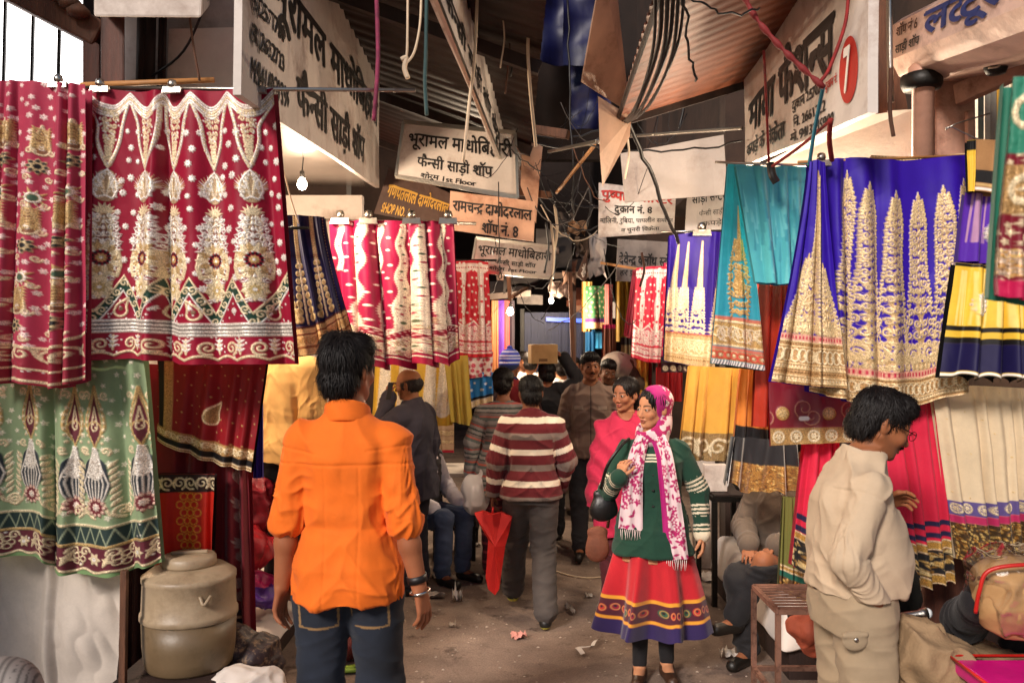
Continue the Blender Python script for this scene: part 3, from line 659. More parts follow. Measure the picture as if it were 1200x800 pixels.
def simple(name, label, box, Y, base, top=None, bot=None, bands=(), m=None, pleats=4, amp=.02, cat='cloth', dots=None, motif=None, res=None, group=SHOPC, **k):
    """a plain dyed cloth with horizontal border bands (v0, v1 in share of height, colour, fx, pattern)"""
    x0, y0, x1, y1 = box; r = ras(x0, x1, y0, y1, Y, base, res or (.95 if Y < 5 else .8)); h, w = y1 - y0, x1 - x0; q = np.random.RandomState(int(x0 * 7 + y0) % 9999)
    if dots: r.grid_dots(dots[0], dots[0] * .9, dots[1], dots[2], flower=dots[1] > 1.6, n_pet=5, seed=4, z=.001)
    if motif: motif(r, w, h)
    for (a, b, c, fx, pat) in bands:
        r.band(a * h, b * h, c, fx); bh = (b - a) * h; mid = (a + b) / 2 * h
        if pat == 'scroll': r.scroll_row(mid, bh * .85, max(6, bh * .6), PALE, lw=max(.8, bh * .05), seed=int(a * 99), z=.002)
        elif pat == 'flor':
            for _ in range(int(w * bh / 22)):
                u, v = q.rand() * w, a * h + q.uniform(.08, .92) * bh; an = q.rand() * 6.28
                r.leaf((u, v), an, q.uniform(4, 8) * r.k / 270, 1.5 * r.k / 270, (hx('#c9a15a'), hx('#e3c88f'), hx('#8a6228'))[q.randint(3)], z=.002)
        elif pat == 'seq':
            for _ in range(int(w * bh / 7)): r.st([(q.rand() * w, a * h + q.rand() * bh)], q.uniform(.6, 1.3), (hx('#e8c070'), hx('#7a5020'), hx('#c28a3a'))[q.randint(3)], fx=.9, z=.001)
        elif pat == 'ring':
            for u in np.arange(bh * .5, w, bh * 1.05): r.st([(u, mid)], bh * .3, PALE, ring=max(.7, bh * .06)); r.flower((u, mid), bh * .22, 6, PALE, z=.002)
        elif pat == 'line': r.line(a * h + .8, .8, PALE); r.line(b * h - .8, .8, PALE)
    return hang(name, label, r, top or [(x0, y0), (x1, y0)], bot or [(x0, y1), (x1, y1)], m or SATIN, cat=cat, pleats=pleats, amp=amp, seed=int(x0 + y0) % 97, group=group, **k)

def yellow_dress():
    # three tiers with a folded blouse on a hanger
    root = empty('hanging_dress', P(1160, 445, 3.5), 'yellow and violet net dress with brown blouse on a wire hanger', 'dress', SHOPC)
    YEL = hx('#e2b83a'); NV = hx('#16103f')
    def drop_motif(r, c, v, S=1.):
        for k in range(14):
            a = k * .4488; r.st([(c + 13 * S * math.cos(a) * .8, v + 15 * S * math.sin(a))], 3.2 * S, SILV, z=.004)
        r.drop((c, v + 4 * S), 10 * S, 26 * S, -math.pi / 2, PALE, z=.004); r.st([(c, v + 2)], 6 * S, WHITE, z=.005); r.drop((c, v + 3 * S), 4.6 * S, 13 * S, -math.pi / 2, NV, fx=.3, z=.006)
    r = ras(1122, 1205, 225, 310, 3.5, hx('#5418a8')); q = np.random.RandomState(1)
    for k in range(16): u = q.uniform(8, 80); r.st([(u, 0), (u + q.uniform(-3, 3), 60)], q.uniform(.5, 1.6), hx('#b98ab0'), fx=.1, z=0)
    drop_motif(r, 40, 48, .8)
    cloth('violet_tier', r, [(1132, 225), (1170, 228), (1208, 232)], [(1122, 305), (1160, 309), (1206, 308)], 3.5, NET, root, pleats=4, amp=.018, seed=2)
    r = ras(1105, 1210, 305, 445, 3.48, YEL); drop_motif(r, 38, 50, .85); drop_motif(r, 100, 36, .8)
    for k in range(20): u = q.uniform(0, 105); r.st([(u, 10), (u + q.uniform(-4, 4), 75)], q.uniform(.6, 1.8), hx('#f0d27a'), fx=0, z=0)
    r.band(77, 83, BLACK); r.band(91, 98, BLACK); r.band(98, 134, NV, fx=.2); r.band(135, 138, WHITE); r.band(138, 145, BLACK); r.band(0, 4, BLACK)
    cloth('yellow_tier', r, [(1122, 307), (1160, 311), (1206, 310)], [(1104, 440), (1150, 444), (1212, 446)], 3.47, SATIN, root, pleats=3.3, amp=.03, seed=5, hemwave=.012)
    r = ras(1140, 1205, 165, 228, 3.45, hx('#a5794c')); r.band(37, 52, BLACK, fx=.1); r.band(53, 56, GOLD); r.band(58, 61, WHITE); r.flower((44, 24), 8, 7, hx('#8d7ad0'), WHITE)
    cloth('blouse', r, [(1142, 163), (1175, 164), (1206, 168)], [(1138, 222), (1170, 226), (1206, 232)], 3.44, COTTON, root, pleats=1.2, amp=.012, seed=3, back=.05)
    r = ras(1132, 1143, 165, 226, 3.43, YEL); r.band(0, 12, BLACK)
    cloth('sash', r, [(1132, 165), (1143, 164)], [(1134, 224), (1142, 224)], 3.43, SATIN, root, pleats=.7, amp=.006, seed=3, back=.01)
    w = MB(); w.tube([P(1108, 150, 3.46), P(1116, 149, 3.46), P(1143, 162, 3.46), P(1210, 178, 3.46)], .003, 6); w.tube([P(1108, 152, 3.46), P(1120, 145, 3.46), P(1160, 133, 3.46)], .003, 6)
    w.build('wire_hanger', mat('steel', hx('#b9b2a8'), .3, 1., .15), root, True)

maroon_lehenga(); pink_dupatta(); green_lehenga(); purple_lehenga(); turquoise(); violet_skirt(); navy_skirt(); magenta_skirt(); yellow_dress()
dotted_red('hanging_skirt', 'white and red dotted skirt with two arched panels, beside the deep pleated magenta skirt', 532, 578, 305, 420, 7.3, hx('#c41f33'), [(534, 306), (555, 305), (572, 307)], [(533, 416), (555, 419), (577, 418)], 2, seed=5)
dotted_red('hanging_skirt', 'coral red skirt with white dots and columns, hung in front of the grey cloth sign', 738, 788, 310, 425, 8., hx('#cf2a45'), [(746, 314), (765, 312), (782, 312)], [(740, 418), (758, 424), (774, 425)], 2, seed=15)
BK = hx('#100c10')
simple('hanging_skirt', 'rose pink sheer skirt behind the coral dotted skirt', (728, 312, 752, 400), 8.3, hx('#b8485a'), [(742, 316), (758, 314)], [(731, 392), (750, 402)], m=NET, cat='skirt')
simple('hanging_skirt', 'crimson skirt with white specks hung at the right of the coral dotted skirt', (772, 306, 790, 420), 8.15, hx('#b3204e'), [(778, 308), (786, 308)], [(772, 416), (786, 420)], dots=(7, 1.2, PALE), cat='skirt')
simple('hanging_cloth', 'deep red dupatta edged in black and gold behind the green lehenga', (186, 425, 312, 552), 3.75, hx('#7d0d18'), [(184, 420), (250, 420), (312, 424)], [(184, 515), (240, 540), (294, 553)],
       bands=((.8, .9, hx('#b08a58'), .5, 'scroll'), (.9, .96, BK, 0, None), (.96, 1, hx('#9c7040'), .5, 'line')), dots=(15, .8, GOLD), cat='dupatta',
       motif=lambda r, w, h: (r.paisley((68, 72), 9, 1, hx('#9c7a50'), 0), r.paisley((68, 72), 9, 1, PALE, 1), r.st([(14, 0), (18, h)], 6, hx('#b08a58'), fx=.5), r.st([(5, 0), (8, h)], 4, BK, fx=0)))
simple('hanging_cloth', 'dark crimson sari with silver medallions hanging beside the water barrel', (172, 530, 300, 790), 3.85, hx('#790f1e'), [(170, 426), (240, 430), (290, 540)], [(178, 660), (240, 700), (296, 770)], m=NET, cat='sari', pleats=5, amp=.035,
       motif=lambda r, w, h: [(r.flower((100 + 8 * math.sin(v), v), 9, 8, hx('#b79a90'), PALE, z=.002), r.drop((100 + 8 * math.sin(v), v + 18), 6, 16, -1.57, hx('#a78a80'), z=.002)) for v in (40, 90, 140, 190)] and None,
       bands=((.86, .98, hx('#2c2030'), .3, 'scroll'),))
simple('hanging_cloth', 'orange red brocade cloth with honeycomb print above the water barrel', (176, 555, 252, 668), 3.7, hx('#b8200f'), bot=[(180, 664), (250, 660)], m=SATIN, cat='cloth', pleats=2.5, amp=.015,
       motif=lambda r, w, h: [r.st([(34 + dx * 9 + (4.5 if row % 2 else 0), 18 + row * 10)], 4.2, hx('#d98a30'), ring=.8) for row in range(8) for dx in range(3)] and None,
       bands=((0, .2, hx('#2a1414'), .2, 'scroll'),))
simple('hanging_skirt', 'yellow skirt with two white lace columns below the magenta pleats', (440, 420, 532, 502), 6.7, hx('#d8ae3c'), [(440, 418), (535, 418)], [(436, 500), (480, 502), (530, 498)], cat='skirt', pleats=3.5,
       motif=lambda r, w, h: [[r.st([(c, v)], 2 + 3.4 * abs(math.sin(v / 8.)) + v * .03, WHITE, fx=.3) for v in np.arange(2, 68, 3.)] and r.scroll_fill(lambda v: c, 4, 70, lambda v: 4 + v * .05, CREAM, lw=.9, seed=2) for c in (12, 34, 64, 80)] and None)
simple('hanging_cloth', 'plain lemon yellow dupatta tapering down at the corner of the magenta skirt', (524, 415, 556, 500), 6.6, hx('#cbb04a'), [(520, 418), (548, 416)], [(529, 494), (554, 499)], m=NET, cat='dupatta', pleats=2)
simple('hanging_cloth', 'bright blue skirt with white sprigs below the small red and white skirt', (544, 436, 578, 482), 7.35, hx('#1f6fb4'), cat='skirt', pleats=3, bands=((.72, .8, BK, 0, None), (.8, 1, hx('#c7b4a4'), .3, 'scroll')), dots=(11, 2, WHITE), bot=[(546, 480), (578, 470)])
simple('hanging_cloth', 'white and crimson printed cloth tucked under the small red and white skirt', (543, 412, 578, 445), 7.33, hx('#d8c6c6'), cat='cloth', pleats=2, motif=lambda r, w, h: r.grid_dots(7, 7, 3, hx('#b02a4a'), seed=5), bot=[(546, 444), (576, 440)])
simple('folded_cloth', 'cream and red bordered cloth displayed behind the seated man in a vest', (502, 496, 532, 530), 7.6, hx('#c9ad94'), cat='cloth', pleats=1, amp=.006, bands=((.2, .45, hx('#b79a86'), .4, 'scroll'), (.55, .7, hx('#b79a86'), .4, 'scroll'), (.9, 1, hx('#b3203f'), 0, None)))
for i, (x, c, l) in enumerate(((576, '#7a4a2a', 'rust brown'), (583, '#4a1c7a', 'purple'), (589, '#b3403a', 'salmon red'), (595, '#3a3038', 'charcoal'))):
    simple('hanging_cloth', l + ' stole hanging in the dim stall near the lit bulb', (x, 352, x + 8, 440), 9.5 + .1 * i, hx(c), cat='stole', pleats=1.5, amp=.02, group='stoles in the dim stall')
# right-hand side
simple('hanging_cloth', 'plain rust red curtain hanging below the faded turquoise cloth', (880, 332, 942, 500), 4.4, hx('#a32a14'), [(890, 330), (942, 330)], [(884, 500), (944, 500)], cat='curtain', pleats=5, amp=.03, m=SATIN)
simple('packed_sari', 'maroon sari with gold roundels packed in clear plastic', (900, 448, 1002, 522), 3.85, hx('#7d0f20'), [(901, 448), (1002, 452)], [(903, 522), (1000, 518)], cat='sari', pleats=.8, amp=.006, m=vmat('plastic_wrapped', rough=.3, sheen=0, wb=.5, spec=.8),
       motif=lambda r, w, h: [(r.st([(u, 36)], 8, hx('#c79a55'), z=.002), r.flower((u, 36), 6, 8, hx('#e3c084'), z=.003), r.spiral((u + 26, 30), 14, 1.4, 1, 1, .6, hx('#c98a6a')), r.spiral((u - 20, 40), 12, 1.4, 3, -1, .6, hx('#c98a6a'))) for u in (16, 72)] and r.st([(38, 42), (46, 42)], 2.6, WHITE, fx=0, z=0),
       bands=((.72, 1, hx('#b98f55'), .6, 'ring'),))
PK = hx('#d4183f')
simple('hanging_skirt', 'hot pink skirt with navy stripes and black and gold floral border', (1028, 440, 1124, 688), 3.75, PK, [(1000, 440), (1060, 440), (1100, 440)], [(1036, 684), (1080, 690), (1123, 682)], cat='skirt', pleats=5, amp=.03, m=NET, hemwave=.012,
       bands=((.695, .72, hx('#1a1440'), 0, None), (.75, .775, hx('#1a1440'), 0, None), (.79, .835, hx('#c99a4a'), .8, 'line'), (.835, .95, hx('#120d10'), .1, 'flor'), (.95, 1, hx('#c99a4a'), .8, 'line')))
simple('hanging_skirt', 'narrow hot pink skirt with navy stripes, mostly behind the man in beige', (932, 500, 985, 682), 3.95, PK, [(946, 500), (985, 500)], [(928, 662), (985, 690)], cat='skirt', pleats=3, amp=.03, m=NET,
       bands=((.62, .66, hx('#1a1440'), 0, None), (.7, .74, hx('#1a1440'), 0, None), (.745, .8, hx('#c99a4a'), .8, 'line'), (.8, 1, hx('#120d10'), .1, 'flor')))
simple('hanging_skirt', 'cream net skirt with violet ribbon and gold sequin hem', (1104, 455, 1215, 660), 3.7, hx('#dcc6a4'), [(1092, 450), (1150, 452), (1206, 455)], [(1122, 655), (1165, 660), (1215, 650)], cat='skirt', pleats=6, amp=.02, m=NET, dots=(26, .9, hx('#e8c890')),
       bands=((.66, .74, hx('#5a4a86'), .2, 'ring'), (.74, .785, hx('#b31a55'), 0, None), (.785, 1, hx('#4a3418'), .6, 'seq')))
simple('hanging_skirt', 'golden yellow net skirt with antique gold hem in front of the stool frame', (796, 430, 872, 542), 4.7, hx('#e0a83f'), [(808, 428), (840, 430), (872, 432)], [(796, 536), (830, 541), (864, 538)], cat='skirt', pleats=4.5, amp=.025, m=NET,
       bands=((.7, 1, hx('#9c7b4a'), .6, 'scroll'),))
simple('hanging_skirt', 'orange net skirt with black border of silver leaves beside the golden yellow one', (858, 436, 905, 530), 4.6, hx('#d9822c'), [(868, 432), (902, 434)], [(860, 522), (904, 530)], cat='skirt', pleats=2.5, amp=.02, m=NET,
       bands=((.72, 1, BK, .1, None),), motif=None)
simple('hanging_skirt', 'black velvet skirt with crushed gold hem above the seated man in black trousers', (852, 515, 936, 582), 4.5, BK, [(860, 512), (934, 516)], [(850, 566), (890, 580), (936, 578)], cat='skirt', pleats=3, amp=.04, m=VELVET,
       bands=((.48, 1, hx('#b07c34'), .8, 'seq'),), hemwave=.02)
simple('hanging_cloth', 'olive green stole with gold trim hanging beside the man in beige', (914, 590, 948, 705), 4.2, hx('#6a6a2a'), [(918, 582), (940, 584)], [(912, 690), (946, 705)], cat='stole', pleats=2, amp=.015, m=NET, bands=((.72, .78, hx('#b58a45'), .6, 'line'), (.78, .84, hx('#0f5a4a'), 0, None), (.84, 1, hx('#5a3a1a'), .6, 'seq')))
simple('hanging_cloth', 'dark brown embroidered blouse piece below the small violet skirt', (776, 425, 830, 436), 5.9, hx('#3a1a22'), cat='cloth', pleats=1.5, bands=((.2, .9, hx('#3a1a22'), .3, 'ring'),))
for (b, Y, c, l, bd) in (((686, 335, 716, 385), 10., '#3f7a4a', 'green and white bordered cloth far down the lane on the right', ((.75, .85, hx('#5a1a6a'), 0, None), (.85, 1, hx('#d8c08a'), .3, None))),
                     ((682, 330, 694, 388), 10.2, '#d2a860', 'pale yellow cloth beside the green one far down the lane', ()),
                     ((709, 333, 718, 382), 9.9, '#b8605a', 'pale rose strip of cloth beside the green one far down the lane', ()),
                     ((686, 386, 697, 425), 10.5, '#1a5a8a', 'teal blue cloth hung below the pale yellow one', ()),
                     ((697, 388, 708, 408), 10.4, '#2a80b0', 'sky blue square of cloth far down the lane', ()),
                     ((706, 380, 722, 420), 9.8, '#6a3a28', 'brown velvet cloth hung below the pale rose strip', ((0, .12, hx('#c0205a'), 0, None),)),
                     ((722, 330, 738, 400), 9.2, '#8a6a1a', 'mustard yellow cloth left of the coral dotted skirt', ()),
                     ((728, 395, 742, 425), 8.6, '#7a6a4a', 'black and olive bordered cloth below the rose pink skirt', ((0, .3, BK, 0, None), (.8, 1, BK, 0, None))),
                     ((746, 420, 760, 470), 8.3, '#d0a040', 'yellow cloth hanging below the coral dotted skirt', ()),
                     ((757, 424, 775, 480), 8.4, '#9a1a20', 'dark red cloth hanging below the coral dotted skirt', ()),
                     ((770, 430, 800, 470), 7.0, '#a81a1c', 'bright red cloth left of the golden yellow skirt', ())):
    simple('hanging_cloth', l, b, Y, hx(c), bands=bd, cat='cloth', pleats=2.2, amp=.03, dots=(6, 1, PALE) if 'green and' in l else None)
for i, (x, y, Y, c) in enumerate(((655, 385, 12., '#5a1020'), (662, 390, 12.5, '#6a1828'), (646, 388, 13., '#3a1420'), (672, 392, 11.6, '#8a3a30'))):
    simple('hanging_cloth', ('dark wine', 'crimson', 'near black plum', 'brick red')[i] + ' cloth hanging at the far end of the lane', (x, y, x + 9, y + 62), Y, hx(c), cat='cloth', pleats=2, amp=.03)
# white sheet over the near left counter, purple stole behind the yellow shirt
simple('draped_sheet', 'plain white sheet draped down the front of the near left counter', (-30, 640, 143, 830), 3.62, hx('#d2c6ba'), [(-30, 640), (60, 644), (145, 662)], [(-30, 840), (60, 835), (132, 815)], cat='sheet', pleats=3.3, amp=.018, m=COTTON, res=1.3, group=None, bulge=.03, wave=.02)
simple('hanging_cloth', 'narrow royal blue stole beside the man in the pale yellow shirt', (297, 428, 306, 560), 4.1, hx('#2a1a8a'), cat='stole', pleats=1.2, amp=.01)
simple('hanging_cloth', 'thin red stole between the maroon lehenga and the pale yellow shirt', (286, 428, 300, 560), 4.15, hx('#a5161c'), cat='stole', pleats=1.5, amp=.012, bands=((.5, .62, hx('#b08a68'), .6, 'scroll'), (.62, .8, BK, .1, 'scroll')))
# blurred garment close to the lens
simple('hanging_dupatta', 'maroon and gold embroidered dupatta hanging close to the lens, cut by the frame', (1164, 100, 1215, 356), 1.5, hx('#6f0f22'), [(1185, 90), (1230, 90)], [(1166, 345), (1230, 356)], cat='dupatta', pleats=2, amp=.012, m=SATIN, dots=(13, 4, PALE), res=1.5,
       bands=((0, .35, hx('#2f7a62'), 0, 'scroll'), (.4, .62, hx('#b08a58'), .7, 'ring'), (.78, .9, hx('#b9a08a'), .7, 'seq'), (.92, 1, hx('#b3164a'), 0, None)), group=None)

simple('hanging_cloth', 'dark plum sheet added for the shade in the gap left of the water barrel', (136, 600, 186, 800), 4.0, hx('#2a1216'), [(130, 600), (190, 600)], [(132, 800), (190, 800)], cat='cloth', pleats=3, amp=.03)  # dark sheet stands in for the shade in this gap
# ================================================================ the lane, its shops and everything hung overhead
M = dict(
 wood=mat('old_wood', hx('#5d3a26'), .75, var=.5, scale=5, bump=.35, bscale=30, stretch=(6, 1, 1)),
 lwood=mat('bamboo', hx('#b07a45'), .6, var=.3), dwood=mat('dark_wood', hx('#2c1a14'), .7, var=.5, bump=.3, stretch=(1, 1, .2)),
 post=mat('post_wood', hx('#5a3528'), .6, var=.5, scale=4, bump=.3, stretch=(6, 6, .6), dirt=hx('#2a1712')),
 steel=mat('steel', hx('#7d766e'), .42, .9, .2), rust=mat('rusty_iron', hx('#8a6454'), .6, .5, var=.5, dirt=hx('#3a2018'), dscale=20),
 iron=mat('black_iron', hx('#17130f'), .5, .3, .3), plaster=mat('pink_plaster', hx('#b98d78'), .85, var=.25, bump=.4, bscale=25, dirt=hx('#6a4638'), dscale=5),
 whitep=mat('white_wall', hx('#cfc2b8'), .8, var=.12, dirt=hx('#8a7468'), dscale=2), board=mat('sign_board', hx('#d6ccc4'), .55, var=.12, scale=3, dirt=hx('#9a7f70'), dscale=3.5, bump=.05),
 board2=mat('weathered_board', hx('#cfc4bc'), .6, var=.18, scale=3, dirt=hx('#7a6054'), dscale=3, bump=.1), oboard=mat('orange_board', hx('#cfa084'), .6, var=.15, scale=3, dirt=hx('#9a6040'), dscale=4),
 dull=mat('dull_sheet', hx('#a2958c'), .7, var=.15, scale=3, dirt=hx('#786860'), dscale=3), bboard=mat('brown_board', hx('#54392c'), .6, var=.3), gboard=mat('grey_board', hx('#857a74'), .6, var=.2, dirt=hx('#4a403c')),
 ink=mat('black_paint', hx('#120d0d'), .5, var=.2, bump=0), red=mat('red_paint', hx('#b5261c'), .5, var=.15, bump=0), blue=mat('blue_paint', hx('#27356e'), .5, var=.2, bump=0),
 goldp=mat('gold_letters', hx('#d9a545'), .4, .3, .15), whitei=mat('white_paint', hx('#ece3d8'), .5, var=.05, bump=0),
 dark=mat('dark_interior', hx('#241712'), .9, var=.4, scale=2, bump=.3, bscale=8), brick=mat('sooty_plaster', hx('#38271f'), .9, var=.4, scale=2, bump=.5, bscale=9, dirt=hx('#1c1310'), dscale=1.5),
 cable=mat('black_cable', hx('#151010'), .5, var=.2, bump=0), wcable=mat('pale_cord', hx('#cdb9a0'), .7, var=.2, bump=0), rcord=mat('red_cord', hx('#8a1c1a'), .8, var=.45, scale=25, bump=0), bcord=mat('blue_cord', hx('#2f7f96'), .7, var=.2, bump=0), brope=mat('brown_cord', hx('#5a3a2a'), .8, var=.3, bump=0),
 mag=mat('magenta_ribbon', hx('#7a2444'), .8, var=.5, scale=25), teal=mat('teal_rope', hx('#2a4648'), .8, var=.3), tarp=mat('blue_tarpaulin', hx('#070b3e'), .5, var=.35, scale=3, bump=.2, bscale=8),
 dtarp=mat('grey_tarpaulin', hx('#4a4340'), .7, var=.3, bump=.3, bscale=6), sheet=mat('white_sheet', hx('#d6cbc2'), .8, var=.08, bump=.25, bscale=10),
 stone=mat('kerb_stone', hx('#6f5b4e'), .85, var=.3, bump=.4))

def ground_mat():
    m = bpy.data.materials.new('dusty_asphalt'); t, b = _bsdf(m); N = t.nodes; L = t.links; tc = N.new('ShaderNodeTexCoord')
    def noise(sc, det, rg=.65):
        n = N.new('ShaderNodeTexNoise'); n.inputs['Scale'].default_value = sc; n.inputs['Detail'].default_value = det; n.inputs['Roughness'].default_value = rg; L.new(tc.outputs['Object'], n.inputs['Vector']); return n
    a = noise(1.3, 8); r1 = N.new('ShaderNodeValToRGB'); L.new(a.outputs['Fac'], r1.inputs[0])
    r1.color_ramp.elements[0].position = .32; r1.color_ramp.elements[1].position = .7
    r1.color_ramp.elements[0].color = (*hx('#64534a'), 1); r1.color_ramp.elements[1].color = (*hx('#a08c7e'), 1)
    c = noise(90, 4, .8); r2 = N.new('ShaderNodeValToRGB'); L.new(c.outputs['Fac'], r2.inputs[0]); r2.color_ramp.elements[0].position = .35; r2.color_ramp.elements[1].position = .75
    r2.color_ramp.elements[0].color = (.62, .6, .58, 1); r2.color_ramp.elements[1].color = (1.25, 1.22, 1.2, 1)
    mu = N.new('ShaderNodeMixRGB'); mu.blend_type = 'MULTIPLY'; mu.inputs[0].default_value = 1; L.new(r1.outputs[0], mu.inputs[1]); L.new(r2.outputs[0], mu.inputs[2])
    d = noise(3.7, 10, .75); r3 = N.new('ShaderNodeValToRGB'); L.new(d.outputs['Fac'], r3.inputs[0]); r3.color_ramp.elements[0].position = .56; r3.color_ramp.elements[1].position = .66
    m2 = N.new('ShaderNodeMixRGB'); m2.inputs[2].default_value = (*hx('#43332b'), 1); L.new(r3.outputs[0], m2.inputs[0]); L.new(mu.outputs[0], m2.inputs[1]); wv = N.new('ShaderNodeMixRGB'); wv.inputs[0].default_value = .12; L.new(tc.outputs['Object'], wv.inputs[1]); L.new(d.outputs['Color'], wv.inputs[2])
    vo = N.new('ShaderNodeTexVoronoi'); vo.feature = 'DISTANCE_TO_EDGE'; vo.inputs['Scale'].default_value = 1.9; L.new(wv.outputs[0], vo.inputs['Vector']); r4 = N.new('ShaderNodeValToRGB'); L.new(vo.outputs['Distance'], r4.inputs[0]); r4.color_ramp.elements[0].position = .004; r4.color_ramp.elements[1].position = .016; r4.color_ramp.elements[0].color = (.5, .47, .45, 1)
    m3 = N.new('ShaderNodeMixRGB'); m3.blend_type = 'MULTIPLY'; m3.inputs[0].default_value = .22; L.new(m2.outputs[0], m3.inputs[1]); L.new(r4.outputs[0], m3.inputs[2]); L.new(m3.outputs[0], b.inputs['Base Color'])
    b.inputs['Roughness'].default_value = .8
    e = noise(160, 5, .7); f = noise(9, 6); ad = N.new('ShaderNodeMath'); ad.operation = 'MULTIPLY_ADD'; ad.inputs[1].default_value = 2.; L.new(f.outputs['Fac'], ad.inputs[0]); L.new(e.outputs['Fac'], ad.inputs[2])
    bp = N.new('ShaderNodeBump'); bp.inputs['Strength'].default_value = .5; bp.inputs['Distance'].default_value = .012; L.new(ad.outputs[0], bp.inputs['Height']); L.new(bp.outputs[0], b.inputs['Normal'])
    return m
g = MB(); g.add([(-120, -60, 0), (120, -60, 0), (120, 160, 0), (-120, 160, 0)], [(0, 1, 2, 3)]); tag(g.build('ground', ground_mat()), kind='structure')
# ---- the buildings on both sides (shop fronts open on the lane)
lb = empty('shop_building', (-2.6, 9, 0), 'sooty plastered building with open shops along the left of the lane', 'building')
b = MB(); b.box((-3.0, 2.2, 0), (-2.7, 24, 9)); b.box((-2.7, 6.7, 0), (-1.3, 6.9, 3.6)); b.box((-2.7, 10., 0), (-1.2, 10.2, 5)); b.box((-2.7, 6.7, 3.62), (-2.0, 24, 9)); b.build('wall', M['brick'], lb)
b = MB(); b.box((-2.69, 4.4, .0), (-2.6, 6.69, 3.3)); b.box((-2.6, 6.6, .0), (-1.16, 6.69, 2.96)); b.build('inner_wall', M['whitep'], lb)
b = MB(); b.hexa([(-2.62, 3.7, 2.92), (-1.02, 3.7, 2.86), (-1.02, 6.58, 3.02), (-2.62, 6.58, 3.05), (-2.62, 3.7, 2.94), (-1.02, 3.7, 2.88), (-1.02, 6.58, 3.04), (-2.62, 6.58, 3.07)])
b.build('ceiling_panel', mat('tin_ceiling', hx('#8f857e'), .25, .9, .35, scale=3, bump=.25, bscale=4), lb)
rb = empty('shop_building', (2.6, 9, 0), 'pink and brown plastered building with shops along the right of the lane', 'building')
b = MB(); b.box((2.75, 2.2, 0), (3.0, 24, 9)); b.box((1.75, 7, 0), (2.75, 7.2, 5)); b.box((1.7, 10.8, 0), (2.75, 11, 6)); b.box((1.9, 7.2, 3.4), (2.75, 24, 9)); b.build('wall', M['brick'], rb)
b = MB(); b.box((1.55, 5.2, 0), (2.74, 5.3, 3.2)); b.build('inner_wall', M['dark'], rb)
b = MB()
b.hexa([P(1094, 330, 3.75), P(1145, 330, 3.75), P(1145, 330, 4.0), P(1094, 330, 4.0), P(1094, 78, 3.75), P(1142, 62, 3.75), P(1142, 62, 4.0), P(1094, 78, 4.0)])
b.build('pillar', M['plaster'], rb, bevel=.01)
b = MB(); b.bar(P(1122, 112, 3.72), P(1290, 35, 3.2), .05, .09); b.bar(P(1136, 130, 3.72), P(1136, 190, 3.72), .03); b.build('shutter_beam', M['plaster'], rb, bevel=.006)
b = MB(); b.hexa([P(1008, 0, 4.3), P(1070, 0, 4.3), P(1070, 0, 4.6), P(1008, 0, 4.6), P(1000, -60, 4.3), P(1075, -60, 4.3), P(1075, -60, 4.6), P(1000, -60, 4.6)]); b.hexa([P(1000, 138, 4.3), P(1064, 128, 4.3), P(1064, 128, 4.6), P(1000, 138, 4.6), P(996, -2, 4.3), P(1040, -2, 4.3), P(1040, -2, 4.6), P(996, -2, 4.6)]); b.build('wooden_panel', M['wood'], rb)
b = MB(); b.hexa([P(884, 198, 5.0), P(1075, 198, 4.2), P(1075, 200, 4.5), P(884, 200, 5.2), P(1008, 132, 4.4), P(1072, 128, 4.2), P(1072, 128, 4.5), P(1008, 132, 4.7)]); b.build('white_panel', mat('white_tin', hx('#e3d6cb'), .3, .2, .1), rb)
b = MB(); b.lathe(P(1082, 330, 3.7), [(.046, 0), (.046, .84), (.06, .845), (.06, .93), (.05, .94)], 20); b.build('drain_pipe', mat('pink_pipe', hx('#c99a85'), .5, var=.15), rb, True)
b = MB(); b.lathe(P(1080, 105, 3.7), [(.075, 0), (.085, .02), (.085, .06), (.06, .07)], 18); b.build('pipe_collar', M['iron'], rb, True)
far = empty('lane_end_building', (0, 22, 0), 'dark building closing the far end of the lane', 'building')
b = MB(); b.box((-5, 21, 0), (5, 21.3, 16)); b.box((-2.7, 13, 4.6), (2.75, 13.2, 12)); b.build('wall', M['dark'], far)  # upper slab across the lane is added to block the bright sky
b = MB(); b.box((-2, 24, 9), (2, 24.2, 9.1)); b.build('roof', M['dark'], far)

# ---- writing: painted Devanagari and Latin letters, one mesh per sign
def _run(s, bold):
    c = bpy.data.curves.new('t', 'FONT'); c.body = s; c.size = 1; c.resolution_u = 4
    o = bpy.data.objects.new('t', c); COL.objects.link(o); dg = bpy.context.evaluated_depsgraph_get()
    me = bpy.data.meshes.new_from_object(o.evaluated_get(dg)); w = o.evaluated_get(dg).dimensions.x
    V = np.empty(len(me.vertices) * 3); me.vertices.foreach_get('co', V); V = V.reshape(-1, 3)[:, :2]; Fc = [tuple(p.vertices) for p in me.polygons]
    bpy.data.objects.remove(o); bpy.data.curves.remove(c); bpy.data.meshes.remove(me)
    return V, Fc
def _half(ch, bold, keep):
    V, Fc = _run(ch, bold); x = V[:, 0].min() + (V[:, 0].max() - V[:, 0].min()) * keep
    bm = bmesh.new(); vs = [bm.verts.new((a, b, 0)) for a, b in V]
    for f in Fc:
        try: bm.faces.new([vs[i] for i in f])
        except ValueError: pass
    bmesh.ops.bisect_plane(bm, geom=bm.verts[:] + bm.edges[:] + bm.faces[:], plane_co=(x, 0, 0), plane_no=(1, 0, 0), clear_outer=True)
    bm.verts.index_update(); V = np.array([v.co[:2] for v in bm.verts]).reshape(-1, 2); Fc = [tuple(v.index for v in f.verts) for f in bm.faces]; bm.free(); return V, Fc
TXT = {}; LVL = {}
